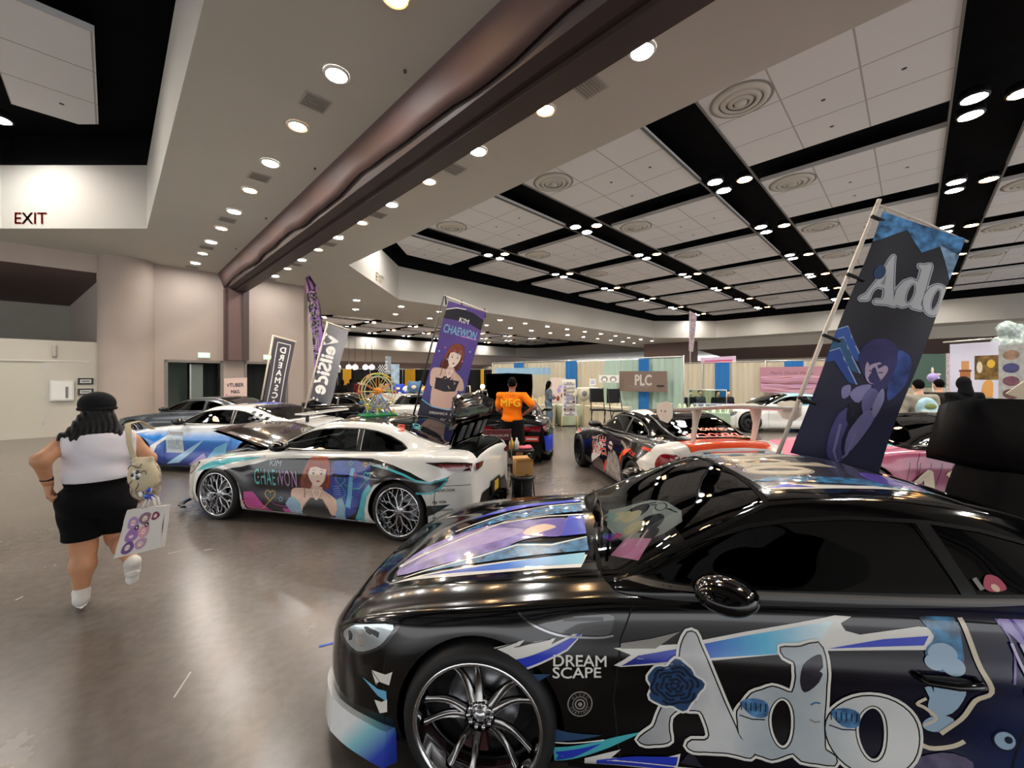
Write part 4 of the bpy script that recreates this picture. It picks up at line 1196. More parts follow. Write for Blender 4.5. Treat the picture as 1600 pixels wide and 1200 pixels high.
# =====================================================================  CARS
W_A = make_wheel('a', .335, .278); W_B = make_wheel('b', .33, .270); W_C = make_wheel('c', .325, .262); W_D = make_wheel('d', .32, .25)
p_blk = mat('black car paint', '050506', .10, coat=.3, spec=.25)
p_mat = mat('satin black lid', '030304', .5, spec=.06)
p_wht = mat('white car paint', 'e4e4df', .12, coat=.9)
p_gry = mat('charcoal car paint', '454a50', .22, coat=.8, metal=.3)
p_carb = mat('dark carbon hood', '2c2722', .10, coat=1, noise=.15, nscale=60)
p_org = mat('orange red paint', 'f2511f', .15, coat=.9)
m_plate = mat('plate black', '15151a', .4)
m_tail = mat('tail lamp red', '7c0f1c', .08, coat=1); m_taild = mat('tail lamp dark', '2a070b', .08, coat=1); m_taill = mat('tail lamp clear', 'c9b8b8', .1, coat=1)
def lip(car, z0, z1, m, xb=-.42, out=.03, name='front_lip', grow=0.0):
    """chin spoiler following the bumper's plan from behind the corner round to the nose"""
    b = MB(); xs = np.concatenate([np.linspace(xb, -.80, 12), np.linspace(-.83, -.90, 6)])
    pt = car.B.pt(xs, np.full(len(xs), .2)); path = [(p[0]-out*.6*(1 if p[0] < -.7 else .3), p[1]-out, 0) for p in pt]+[(-.945-out, -.2, 0), (-.95-out, 0, 0)]
    path = path+[(x, -y, 0) for x, y, _ in path[::-1][1:]]
    vs = []; fs = []; n = len(path)
    for i, (x, y, _) in enumerate(path):
        k = min(1, abs(y)/.7)
        vs += [(x+.03, y*.96, z0), (x-.012, y*1.012, z0+.012), (x-.004, y*1.004, z1+grow*k), (x+.03, y*.97, z1+grow*k)]
    for i in range(n-1):
        for k in range(4): fs.append((i*4+k, i*4+(k+1) % 4, (i+1)*4+(k+1) % 4, (i+1)*4+k))
    fs += [(3, 2, 1, 0), tuple((n-1)*4+k for k in range(4))]
    b.add(vs, fs, m, False); return b.build(name, None, car.root)
def tail_lights(car, hi=.86, lo=.72, x0=2.90, r0=.42, style=0):
    for f_ in (False, True):
        a = Art(car, .004)
        sg = 1 if f_ else -1
        pts = [(x0, hi-.005), (3.1, hi+.005), (3.34, hi-.01), (3.34, lo), (3.2, lo), (x0+.12, lo+.07)]
        a.poly('bs', pts, m_taild, far=f_); a.poly('bs', [(3.0, hi-.02), (3.34, hi-.03), (3.34, lo+.02), (3.22, lo+.02), (3.06, hi-.06)], m_tail, far=f_)
        a.poly('r', [(sg*.69, hi-.02), (sg*r0, hi-.04), (sg*(r0+.05), lo+.01), (sg*.66, lo)], m_taild); a.poly('r', [(sg*.67, hi-.035), (sg*(r0+.03), hi-.055), (sg*(r0+.07), lo+.03), (sg*.65, lo+.02)], m_tail)
        a.stroke('bs', [(3.06, hi-.05), (3.14, hi-.10), (3.33, hi-.10)], .014, m_taill, far=f_)
        a.build('tail_light')
def nose_face(car, m=None, plate=None, z0=.19, z1=.36):
    """lower air intake and slim upper grille on the nose"""
    b = MB(); m = m or mat('grille black', '060607', .5)
    x = -.941
    b.poly([(x, -.36, z0), (x, -.30, z1), (x, .30, z1), (x, .36, z0)], m); b.poly([(x+.004, -.26, .39), (x+.004, -.24, .42), (x+.004, .24, .42), (x+.004, .26, .39)], m)
    for k in range(5): b.box((x-.003, 0, z0+.03+k*.03), (.008, .62, .006), mat('grille bar', '2b2b2e', .4))
    b.build('grille', None, car.root)
def diffuser(car, m=None, plate_txt=None, big=False):
    m = m or mat('car trim black', '08080a', .3); b = MB(); x = 3.383
    h = .46 if big else .40
    b.poly([(x+.002, -.60, .27), (x+.002, .60, .27), (x+.002, .46, h), (x+.002, -.46, h)][::1], m)
    b.box2((3.2, -.55, .14), (x+.02, .55, .27), m)
    for y in (-.36, -.18, 0, .18, .36): b.box2((3.2, y-.01, .10), (x+.06, y+.01, .30), m)
    for y in (-.42, .42): b.lathe([(.045, .0), (.05, .12), (.04, .12), (.04, 0)], 18, mst, Matrix.Translation((3.32, y, .22)) @ Matrix.Rotation(PI/2, 4, 'Y'))
    b.build('rear_diffuser', None, car.root)
def art_fns(a, mode, far=False, st=.05):
    return (lambda lp, m, holes=(): a.poly(mode, lp, m, st, holes, far=far)), (lambda pts, w, m, closed=False: a.stroke(mode, pts, w, m, closed, far=far))

# ---------------------------------------------------------------- A: black coupe in the foreground
g_door = gradmat('black to navy wrap', [(0, '060607'), (.35, '0b0a10'), (.62, '10122a'), (1, '1c3a7c')], 'X', .5, 2.5, rough=.14, coat=.25, warp=.3, wscale=2, tilt=('Z', -.5))
ra = empty('sports_coupe', (-.037, 2.606, 0), -.121, 'black lowered sports coupe in the foreground with blue and white Ado lettering on its door', 'car')
A = Coupe(ra, 0, .03).shell(g_door, hood=p_blk, bumper=p_blk, roof=p_blk, trunk_open=1.25, step=.03, wtint='f2f6f6', pillar=p_blk, trunkc=p_mat, tint='08080a')
A.wheels(W_A, .80); A.lights(); A.mirrors(p_blk); tail_lights(A); nose_face(A); diffuser(A)
lip(A, .085, .15, gradmat('lip white to blue', [(0, 'e9eef0'), (.25, '8fd0dc'), (.6, '2f48b8'), (1, '1a2f8c')], 'X', -.80, -.42, tilt=('Z', -.9)), xb=-.40, out=.018, grow=.10)
a = Art(A, .0015); P_, S_ = art_fns(a, 'bs', st=.026)
# shards along door and fender
P_([(.57, .60), (.64, .645), (.57, .665), (.85, .70), (1.10, .765), (1.44, .845), (1.50, .845), (1.455, .82), (1.47, .795), (1.52, .785), (1.73, .83), (1.78, .83), (1.78, .752), (1.38, .715), (.94, .645), (.60, .595)], k_wh)
P_([(.60, .60), (.67, .645), (.85, .685), (1.10, .75), (1.43, .828), (1.40, .78), (1.36, .735), (1.21, .69), (.94, .655)], g_blue)
P_([(1.40, .725), (1.74, .765), (1.76, .80), (1.6, .775)], k_bl)
P_([(.60, .685), (.72, .71), (.84, .745), (.74, .675), (.60, .665)], k_gr)
P_([(-.02, .60), (.0, .625), (.10, .655), (.20, .685), (.17, .655), (.24, .68), (.33, .695), (.31, .672), (.47, .738), (.38, .65), (.16, .545), (.09, .575)], k_wh)
P_([(.075, .582), (.19, .615), (.30, .655), (.455, .725), (.375, .655), (.17, .56), (.12, .575)], k_bl)
S_([(.0, .618), (.10, .65), (.17, .676), (.155, .655), (.22, .672), (.31, .69)], .004, k_bk)
P_([(.17, .548), (.31, .56), (.23, .505)], ink('slate blue', '2c4a6e'))
P_([(.32, .33), (.52, .305), (.32, .275)], ink('slate blue', '2c4a6e')); P_([(.32, .245), (.53, .285), (.70, .325), (.55, .25), (.40, .19), (.325, .165)], k_tl)
P_([(.33, .225), (.52, .27), (.40, .20), (.33, .175)], k_bl); S_([(.32, .27), (.53, .285)], .006, k_wh)
P_([(.45, .20), (.60, .245), (.56, .205), (.75, .215), (.84, .25), (.83, .19), (1.1, .20), (1.8, .17), (1.8, .15), (.45, .16)], k_wh)
P_([(.50, .19), (.66, .22), (.83, .235), (.82, .17), (.5, .165)], k_bl)
P_([(.84, .21), (.88, .27), (.93, .20)], k_dk)
P_([(-.55, .425), (-.46, .405), (-.415, .41), (-.412, .365), (-.46, .375)], k_lb)
P_([(-.50, .475), (-.42, .48), (-.385, .50), (-.40, .44), (-.45, .44), (-.47, .42)], k_wh); P_([(-.48, .35), (-.44, .355), (-.41, .375), (-.41, .32), (-.45, .30)], k_wh)
S_([(-.50, .475), (-.45, .44), (-.47, .425)], .004, k_bk)
# hidden figure area right of the lettering: feathers, hair, round eye-shaped disc
P_(smooth2([(1.74, .86), (1.80, .885), (1.86, .87), (1.87, .76), (1.86, .70), (1.78, .68), (1.74, .74), (1.78, .80)], 3), k_wv)
for k, (x, z, r) in enumerate(((1.80, .74, .05), (1.77, .71, .035), (1.83, .70, .04))): P_(ell(x, z, r, r*.8, 16), ink('feather pale', '9fb9cf'))
for k in range(5): S_([(1.78+.005*k, .54), (1.74+.03*k, .62+.006*k)], .022, ink('feather pale', '9fb9cf'))
P_(smooth2([(1.76, .50), (1.83, .52), (1.87, .60), (1.85, .64), (1.80, .63), (1.75, .57)], 3), ink('feather pale', '9fb9cf'))
P_(ell(1.79, .47, .055, .035, 18, .3), ink('feather pale', '9fb9cf'))
S_(smooth2([(1.74, .57), (1.71, .545), (1.74, .53), (1.78, .49), (1.74, .455)], 4, False), .012, k_cr); S_(smooth2([(1.88, .87), (1.90, .78), (1.92, .70), (1.95, .62), (1.90, .58), (1.86, .50), (1.80, .43)], 4, False), .018, k_cr)
S_(smooth2([(1.70, .40), (1.76, .37), (1.84, .385), (1.88, .41)], 4, False), .016, k_cr); P_(smooth2([(1.66, .30), (1.80, .36), (1.90, .34), (1.86, .27), (1.70, .24)], 3), ink('ash violet', '57506c', noise=.4, nscale=20))
P_(smooth2([(2.00, .87), (2.06, .80), (2.10, .70), (2.06, .64), (2.16, .55), (2.34, .52), (2.46, .64), (2.44, .86), (2.3, .89), (2.1, .89)], 4), k_lv)
for k in range(7): S_(smooth2([(2.0+.05*k, .88), (2.04+.05*k, .78), (2.02+.055*k, .66)], 3, False), .014 if k % 2 else .008, k_pu if k % 2 else k_wp)
P_(smooth2([(2.05, .64), (2.12, .70), (2.3, .70), (2.38, .60), (2.26, .48), (2.12, .50)], 3), k_sk)
for k in range(4): S_([(2.03+.03*k, .80), (2.07+.04*k, .66)], .010, ink('violet pale', 'cfc3e6'))
P_(ell(2.0, .44, .030, .034, 22), ink('feather pale', '9fb9cf')); P_(ell(2.01, .445, .012, .014, 16), k_rosed); S_(ell(2.0, .44, .034, .037, 24), .006, k_nv, True)
P_(ell(2.10, .33, .035, .02, 16), k_sk)
# lettering
ado(P_, S_, lambda q: q, g_sil, k_wh, k_bk)
for cx, cz in ((1.12, .46), (1.455, .455)):
    P_(smooth2([(cx-.045, cz+.02), (cx, cz+.045), (cx+.055, cz+.03), (cx+.058, cz-.03), (cx, cz-.035)], 3), ink('iris blue', '4d7ba6', noise=.6, nscale=30))
    for k in range(6): S_([(cx-.045+.019*k, cz+.025), (cx-.04+.018*k, cz-.012)], .004, k_rosed)
    S_([(cx-.048, cz-.035), (cx, cz-.048), (cx+.05, cz-.045)], .005, k_rosed)
S_([(1.335, .50), (1.352, .512), (1.37, .51)], .008, ink('iris blue', '4d7ba6')); S_([(1.335, .435), (1.355, .425), (1.375, .43)], .007, k_gr)
P_(smooth2([(1.30, .66), (1.355, .70), (1.375, .69), (1.36, .60), (1.31, .55), (1.29, .60)], 3), k_dk)
rose(P_, S_, .815, .53, .105)
# DREAM SCAPE and the round badge
a.text('bs', 'DREAM', (.315, .592), .062, k_wh, bold=.012, sx=1.12); a.text('bs', 'SCAPE', (.315, .545), .062, k_wh, bold=.012, sx=1.16)
P_(ell(.43, .44, .052, .052, 32), k_gr); P_(ell(.43, .44, .047, .047, 32), k_bk); S_(ell(.43, .44, .030, .030, 28), .003, k_gr, True)
P_(ell(.43, .44, .022, .022, 24), k_gr); P_(ell(.43, .44, .016, .016, 20), k_bk); P_(ell(.43, .44, .009, .009, 16), k_gr)
for word, up in (('GLOBO', 1), ('COATINGS', -1)):
    for i, ch in enumerate(word):
        sp = .42 if up > 0 else .33; ang = (PI/2-up*(i-(len(word)-1)/2)*sp) if up > 0 else (-PI/2+(i-(len(word)-1)/2)*sp)
        R_ = .0345 if up > 0 else .043
        v, f = text2d(ch, .014, .01, 0, 'CENTER'); a.lay('bs', xf2(v, (.43+R_*math.cos(ang), .44+R_*math.sin(ang)), ang-PI/2*up if up > 0 else ang+PI/2), f, k_gr)
# vent
P_(smooth2([(.17, .775), (.24, .745), (.34, .715), (.46, .71), (.55, .715), (.57, .76), (.55, .792), (.30, .785)], 3), mat('vent gloss black', '16171b', .06, coat=1))
S_(smooth2([(.16, .785), (.19, .76), (.26, .728), (.36, .703), (.50, .70), (.57, .712)], 4, False), .008, mat('vent chrome edge', '8c8c8e', .12, metal=1)); P_([(.36, .755), (.53, .765), (.53, .778), (.37, .768)], k_bk)
# belt strip
a.stroke('gs', [(.62, .892), (1.2, .899), (1.9, .917), (2.5, .937)], .016, mat('belt strip', '565049', .35))
# hood and roof artwork
P2, S2 = art_fns(a, 'bt', st=.03)
P2([(-.58, -.50), (-.2, -.56), (.45, -.56), (.49, -.42), (.05, -.44)], k_wh); P2([(-.40, -.50), (0, -.53), (.46, -.52), (.48, -.40), (.02, -.46)], gradmat('hood blue blend', [(0, '3a3ea8'), (.5, '3f7fe0'), (1, '9fd8ec')], 'X', -.3, .45))
P2([(-.45, -.46), (-.1, -.43), (.2, -.40), (.50, -.38), (.50, -.22), (.3, -.28), (.1, -.25), (-.1, -.34)], k_wv); S2([(-.50, -.47), (-.1, -.36), (.1, -.27), (.3, -.30), (.50, -.22)], .014, k_wh)
P2(smooth2([(-.56, -.42), (-.3, -.40), (0, -.30), (.15, -.20), (.42, -.16), (.47, .0), (.42, .10), (.2, .12), (-.1, .10), (-.35, -.02), (-.55, -.2)], 3), k_wp)
P2(smooth2([(-.50, -.34), (-.3, -.28), (0, -.18), (.12, -.05), (-.1, .02), (-.3, -.08)], 3), ink('lilac', 'b3a3cf', noise=.2, nscale=8))
P2(smooth2([(.12, -.12), (.22, -.17), (.32, -.15), (.36, -.05), (.28, .02), (.16, -.02)], 3), k_sk); P2(smooth2([(.20, -.15), (.33, -.20), (.44, -.12), (.44, .04), (.32, .09), (.18, .05), (.28, .0), (.32, -.06)], 3), k_pu)
P2([(.36, -.20), (.50, -.18), (.50, .12), (.40, .14)], g_blue if False else k_bl)
S2([(-.58, -.32), (-.3, -.12), (-.05, .10), (.25, .16), (.50, .15)], .022, k_wh); S2([(-.56, -.30), (-.32, -.08), (0, .14), (.3, .20)], .01, k_cr)
P2([(-.30, .02), (0, .16), (.50, .22), (.50, .42), (.2, .40), (-.05, .32)], k_wv); S2([(-.35, .05), (0, .33), (.25, .42), (.52, .44)], .016, k_wh); P2([(-.3, .25), (.1, .44), (.50, .48), (.50, .54), (-.05, .50)], k_bl)
P3, S3 = art_fns(a, 'gt', st=.03)
P3([(1.37, -.46), (1.37, .48), (2.12, .46), (2.14, -.30), (1.9, -.42)], k_dk)
P3([(1.37, -.42), (1.50, -.46), (1.8, -.45), (2.1, -.42), (2.14, -.36), (1.8, -.41), (1.5, -.39)], k_wh); P3([(1.38, -.42), (1.6, -.44), (1.5, -.38)], k_bl)
P3([(1.37, -.30), (1.6, -.36), (1.9, -.40), (2.12, -.44), (2.13, -.30), (1.8, -.26), (1.5, -.24)], k_wv); P3([(1.37, .30), (1.6, .34), (1.8, .30), (2.1, .42), (2.1, .48), (1.37, .5)], k_wv)
P3(smooth2([(1.95, -.34), (2.13, -.38), (2.14, -.1), (2.0, -.12)], 3), k_pu)
rnd = random.Random(5)
for k in range(16): P3(ell(rnd.uniform(1.40, 1.62), rnd.uniform(-.2, .3), .012, .010, 8), k_lv)
TA = lambda q: [(1.42+(z-.25)*1.1, .52-(x-.62)*.66) for x, z in q]
ado(P3, S3, TA, k_cr, k_cr, k_bk, .8)
# stickers behind the windshield, seen through the glass
st_ = Art(A, -.02)
def in_glass(lp, m): st_.poly('gt', lp, m, .05); 
pal = ink('poster pale grey', 'b9c4c4'); nav = ink('poster navy', '1b2236'); crm = ink('poster cream', 'dcd3ad')
st_.off = -.03
in_glass([(.66, .20), (.74, .12), (.90, .02), (.96, -.10), (.99, -.30), (.96, -.42), (.86, -.46), (.72, -.44), (.66, -.30), (.62, -.06)], pal)
for (x, y, r, m) in ((.80, -.05, .075, nav), (.82, -.28, .085, nav), (.76, -.09, .06, crm), (.75, -.25, .06, crm), (.70, -.42, .045, crm), (.73, -.02, .04, crm), (.68, .03, .05, crm), (.80, -.40, .05, nav)):
    in_glass(smooth2([(x+r*(1+.18*math.sin(3*t))*math.cos(t), y+r*1.1*math.sin(t)) for t in np.linspace(0, 2*PI, 9)[:-1]], 3), m)
for k in range(5): st_.stroke('gt', [(.86+.02*k, .0-.05*k), (.92+.012*k, -.06-.06*k)], .008, nav)
in_glass(ell(.92, -.14, .03, .055, 18), pal); st_.stroke('gt', ell(.92, -.14, .03, .055, 18), .008, nav, True)
in_glass([(.60, .12), (.66, .16), (.70, .02), (.64, -.02)], ink('poster mint', '9fc7c0')); st_.stroke('gt', [(.56, .0), (.60, .06), (.64, .10)], .02, ink('amber strip', 'a5561d'))
st_.build('windshield_poster')
st2 = Art(A, -.012)
st2.poly('gt', [(.60, -.47), (.69, -.36), (.80, -.49), (.71, -.62)], ink('pink card', 'eaa6cf'), .05)
for u in (.30, .62):
    for w_ in (0, 1):
        c = (.635+.10*u+.06*w_, -.475+.14*u-.055*w_); st2.stroke('gt', [(c[0], c[1]), (c[0]+.045, c[1]+.055)], .012, ink('pink pale', 'f6cfe4'))
st2.build('pink_card')
st3 = Art(A, -.010)
for i, (x, y, r, c) in enumerate(((.64, -.28, .035, 'd13fd8'), (.615, -.245, .03, '7f4ff0'), (.59, -.20, .022, '3fb6f0'), (.57, -.165, .018, '6ff0b0'), (.665, -.30, .02, 'ff5f8f'))):
    st3.poly('gt', ell(x, y, r, r, 14), mat('holographic '+c, c, .15, metal=.5, coat=1), .05)
st3.build('holographic_sticker')
qs = Art(A, .003)   # small sticker in the quarter window
qs.poly('gs', smooth2([(2.02, .965), (2.05, 1.0), (2.09, .995), (2.10, .96), (2.04, .95)], 3), ink('sticker rose hair', 'b5566a')); qs.poly('gs', ell(2.06, .962, .015, .012, 12), k_sk); qs.stroke('gs', [(2.0, .99), (2.01, .955)], .02, k_gr)
qs.build('window_sticker')
a.build('livery')
# cowl wipers and door handle
b = MB(); b.tube([(.56, -.45, .915), (.60, -.1, .955), (.62, .25, .96)], .009, 6, p_blk); b.tube([(.56, .05, .925), (.60, .3, .955), (.60, .55, .93)], .009, 6, p_blk); b.build('wiper', None, ra)
def handle(car, x=1.80, z=.66, m=None):
    p = car.B.pt(np.array([x-.10, x, x+.10]), car.B.tz(np.array([x-.10, x, x+.10]), np.array([z, z, z]))); b = MB()
    b.tube([tuple(p[0]), (p[0][0]+.01, p[0][1]-.035, p[0][2]), (p[1][0], p[1][1]-.045, p[1][2]), (p[2][0]-.01, p[2][1]-.035, p[2][2]), tuple(p[2])], .016, 8, m or p_blk, flat=.8); return b.build('door_handle', None, car.parts['near_door'])
handle(A)
# ducktail and inner panel of the raised trunk lid
def lid_wing(car, m, name='ducktail_spoiler', x0=3.20, out=.20, up=.10, w=.64):
    b = MB(car.Mt); n = 16; vs = []; fs = []
    for i in range(n+1):
        y = -w+2*w*i/n; k = 1-.25*(abs(y)/w)**3; e = math.sqrt(max(.0, 1-(abs(y)/w)**6))
        vs += [(x0, y, .975), (3.33, y, .955), (3.30+out*k, y, .97+up*k*e+.01), (3.295+out*k, y, .985+up*k*e+.01), (x0+.05, y, .995)]
    for i in range(n):
        for k in range(5): fs.append((i*5+k, i*5+(k+1) % 5, (i+1)*5+(k+1) % 5, (i+1)*5+k))
    fs += [(4, 3, 2, 1, 0), tuple(n*5+k for k in range(5))]
    b.add(vs, fs, m, True); return b.build(name, None, car.root)
lid_wing(A, p_mat, out=.34, up=.16, w=.76)

# ---------------------------------------------------------------- B: white widebody coupe
rb = empty('sports_coupe', (-3.488, 5.988, 0), -.265, 'white widebody coupe with black door wrap showing an auburn haired woman, hood and trunk open', 'car')
Bc = Coupe(rb, .015, .055).shell(p_wht, hood=p_carb, roof=p_blk, hood_open=.34, trunk_open=1.2, step=.04, wtint='c0cccc', tint='62686c', pillar=p_wht, trunkc=p_blk)
Bc.wheels(W_B, .825); Bc.lights(); Bc.mirrors(p_blk); tail_lights(Bc, .865, .76, 2.86); nose_face(Bc); diffuser(Bc, big=True)
lip(Bc, .07, .10, p_blk, xb=-.62, out=.09)
a = Art(Bc, .0018); P_, S_ = art_fns(a, 'bs', st=.035)
g_bd = gradmat('door wrap black pink blue', [(0, 'a03a86'), (.22, '3a1a3c'), (.42, '0c0b14'), (.62, '10132c'), (1, '2a3f9a')], 'X', .3, 2.2, warp=.12, tilt=('Z', .9))
P_([(.10, .645), (.35, .675), (.60, .75), (.90, .80), (1.9, .86), (2.2, .87), (2.5, .82), (2.72, .76), (2.95, .66), (3.14, .72), (3.05, .60), (2.96, .55), (2.80, .56), (2.6, .70), (2.45, .66), (2.28, .60), (2.18, .48), (2.16, .35), (2.10, .20), (2.0, .14), (.40, .14), (.39, .32), (.34, .48), (.26, .56)], k_bk)
P_([(.41, .33), (.46, .45), (.9, .42), (1.2, .44), (1.5, .60), (1.7, .82), (2.0, .84), (2.2, .78), (2.22, .60), (2.12, .45), (2.0, .25), (1.85, .15), (.42, .15)], g_bd)
P_([(.42, .15), (.42, .38), (.52, .38), (.66, .22), (.78, .15)], k_pk); P_([(.95, .20), (1.15, .20), (1.15, .15), (.95, .15)], k_pk)
P_([(1.70, .80), (1.95, .80), (2.10, .60), (2.02, .35), (1.85, .18), (1.68, .18), (1.72, .50)], ink('print blue mid', '2f4fa8', noise=.35, nscale=7))
P_([(1.85, .30), (1.93, .75), (1.98, .75), (1.92, .28)], k_lb); P_([(1.78, .24), (1.70, .60), (1.74, .60), (1.84, .28)], k_pu)
for k in range(5): S_([(1.68, .52-.025*k), (1.78, .53-.025*k)], .006, k_lb)
P_([(2.10, .14), (2.16, .32), (2.19, .46), (2.25, .56), (2.22, .60), (2.12, .50), (2.06, .30), (1.98, .16)], k_tl)
P_([(-.36, .585), (-.27, .66), (-.13, .72), (.17, .775), (.64, .805), (.41, .755), (.13, .69), (-.14, .63), (-.27, .60)], k_tl)
P_([(-.12, .735), (.17, .785), (.52, .81), (.1, .795)], k_bk); P_([(-.10, .63), (.15, .705), (.60, .79), (.90, .83), (.55, .72), (.25, .665), (.10, .63), (.02, .575)], p_wht)
S_([(2.22, .80), (2.45, .78), (2.65, .735), (2.80, .68), (2.95, .655), (3.12, .70)], .022, k_tl); S_([(2.80, .545), (2.95, .55), (3.05, .60), (3.12, .69)], .022, k_tl)
P_([(2.93, .42), (3.15, .42), (3.0, .33), (2.92, .30)], k_bk); P_([(2.88, .20), (3.0, .24), (2.95, .16)], k_tl)
portrait(P_, S_, lambda q: q)
P_([(1.05, .34), (1.12, .35), (1.22, .28), (1.24, .16), (1.08, .16), (1.0, .26)], ink('sleeve blue', '8fb3cc')); P_([(1.72, .36), (1.80, .40), (1.86, .28), (1.84, .15), (1.70, .15), (1.74, .26)], ink('sleeve blue', '8fb3cc'))
a.text('bs', 'KIM', (.745, .71), .095, gradmat('name blend', [(0, '7fd0c8'), (1, 'cfa8c8')], 'X', .55, 1.15), sx=1.15, bold=.012, shear=.15)
v, f = text2d('CHAEWON', .19, .008, 0, 'LEFT', 1.16); v = np.array(v); wv = v[:, 0].max()-v[:, 0].min()
v[:, 0] = (v[:, 0]-v[:, 0].min())*(.62/wv)+.545; v[:, 1] = v[:, 1]*1.45+.475
a.lay('bs', [tuple(p) for p in v], f, gradmat('name blend2', [(0, '5fb8b8'), (.5, '6fc0c0'), (.6, 'a07aa8'), (1, 'b48ab4')], 'X', .55, 1.17), layer=14)
for (x, z, r, m) in ((.76, .345, .075, k_yl), (.40, .24, .035, ink('heart coral', 'e07070')), (1.79, .60, .065, k_tl), (2.17, .68, .05, k_gn), (2.12, .80, .026, k_yl)):
    S_(heart(x, z, r), .010, m, True)
S_(smooth2([(.43, .20), (.55, .16), (.66, .18), (.76, .28)], 4, False), .007, k_yl); S_(smooth2([(.78, .28), (.85, .24), (1.0, .23), (1.1, .24)], 4, False), .006, k_pk)
S_(smooth2([(1.80, .54), (1.85, .44), (1.75, .36)], 4, False), .008, k_tl); S_(smooth2([(1.84, .56), (1.95, .52), (2.08, .54), (2.16, .63)], 4, False), .008, k_gn)
S_(star(.93, .31, .035), .008, k_lb, True); S_(star(1.92, .80, .032), .008, k_gn, True); S_(ell(1.99, .67, .018, .022, 12), .010, k_rd, True)
a.text('bs', 'x', (.58, .55), .05, k_wh); a.text('bs', 'x', (1.93, .40), .06, k_lb); a.text('bs', 'DREAMSCAPE', (2.16, .80), .045, k_wh, bold=.01, shear=.2, rot=-.1)
for i, (w_, z) in enumerate((('Corgiro', .655), ('HANKOOK', .56), ('Hy Villa', .44), ('Steamworx', .355), ('Mobbin', .27))):
    a.text('bs', w_, (2.98, z), .042, mat('sticker dark', '2a2a2c', .4), bold=.014, shear=.2)
a.build('livery'); handle(Bc)
qs = Art(Bc, .003); qs.text('gt', 'KIM', (2.26, -.42), .12, k_rd, rot=-PI/2+.5, bold=.02, layer=2); qs.text('gt', 'CW', (2.34, -.20), .14, k_tl, rot=-PI/2+.5, bold=.02, layer=2); qs.build('rear_window_sticker')
lid_wing(Bc, p_blk, out=.26, up=.17, w=.68)
b = MB(); b.box((3.40, .0, .44), (.02, .34, .17), m_plate); b.box((3.412, 0, .44), (.004, .16, .12), k_yl); b.build('license_plate', None, rb)
b = MB(Bc.Mt); 
for y in (-.35, -.1, .2, .42): b.box((3.14, y, .93), (.2, .14, .02), mat('lid recess grey', '5d6064', .35, metal=.3))
b.build('lid_inner_panel', None, rb)
for y in (-.5, .5):
    b = MB(); q = Bc.Mt @ Vector((3.15, y, .95)); b.tube([(2.95, y*1.02, .80), q], .012, 8, mst); b.build('lid_strut', None, rb)
rc = random.Random(9); b = MB()
for k in range(26): b.ball((rc.uniform(2.85, 3.2), rc.uniform(-.45, -.05), .53+rc.uniform(0, .10)), (.03, .03, .04), rc.choice([k_cr, k_yl, mat('plush brown', '7a5a3c', .9), k_wh]), 8, 6)
b.build('plush_pile', None, rb)['kind'] = 'stuff'

# ---------------------------------------------------------------- C: blue and white coupe with 85 plate
rc_ = empty('sports_coupe', (-6.95, 8.55, 0), -.19, 'blue and white coupe with an 85 number plate on its door, behind the white coupe', 'car')
g_bc = gradmat('blue car blend', [(0, '17307c'), (.35, '1f4fb0'), (.8, '2a8ae0'), (1, 'dfe6ea')], 'Z', .25, .88, warp=.15, wscale=3)
Cc = Coupe(rc_, .02, .06).shell(g_bc, hood=p_wht, roof=p_wht, step=.07, wtint='8c9894', tint='3a4440', pillar=p_wht, trunkc=p_wht, bumper=g_bc)
Cc.wheels(W_C, .83); Cc.lights(); Cc.mirrors(p_blk); tail_lights(Cc); nose_face(Cc); diffuser(Cc)
a = Art(Cc, .002); P_, S_ = art_fns(a, 'bs')
P_([(-.6, .60), (-.3, .74), (.1, .80), (.5, .815), (.2, .76), (-.2, .70)], p_wht)
P_([(.32, .50), (.62, .70), (.75, .72), (.45, .52), (.38, .30)], p_wht); P_([(.60, .16), (1.1, .46), (1.5, .66), (1.2, .42), (.9, .20)], ink('pale sky', '9cc8e6')); P_([(1.4, .18), (1.7, .5), (2.0, .62), (1.9, .3)], k_lb); P_([(1.1, .16), (1.45, .40), (1.6, .16)], k_lv)
P_([(.62, .38), (1.0, .38), (1.0, .70), (.62, .70)], ink('plate pale', 'bccbd2')); P_([(.66, .71), (.98, .71), (.98, .77), (.66, .77)], k_gr)
a.text('bs', '85', (.81, .43), .30, ink('plate numeral', '3d5a70'), bold=.03, align='CENTER'); a.text('bs', '85', (.81, .43), .30, ink('plate pale', 'bccbd2'), bold=.004, align='CENTER')
P3, S3 = art_fns(a, 'gt'); P3([(1.4, .1), (1.4, .35), (2.1, .35), (2.1, -.1), (1.8, -.1)], k_bl)
PG, SG = art_fns(a, 'gs')
for i in range(8):
    for j in range(4):
        if (i+j) % 2 == 0:
            x = 2.25+i*.075; z = 1.16-i*.025-j*.05
            PG([(x, z), (x+.075, z-.01), (x+.07, z-.06), (x-.005, z-.05)], k_bk)
a.build('livery')
b = MB(); b.box((3.30, 0, 1.12), (.24, 1.3, .03), p_wht); 
for y in (-.45, .45): b.box((3.28, y, 1.04), (.06, .02, .16), p_blk)
b.build('rear_wing', None, rc_)

# ---------------------------------------------------------------- D: charcoal coupe
rd = empty('sports_coupe', (-9.85, 11.4, 0), -.10, 'dark grey coupe parked nearest the wall opening, behind the blue coupe', 'car')
Dc = Coupe(rd, .0, .04).shell(p_gry, step=.08, wtint='3a3f40', tint='1d2022')
Dc.wheels(W_A, .82); Dc.lights(); Dc.mirrors(p_blk); tail_lights(Dc); nose_face(Dc); diffuser(Dc)

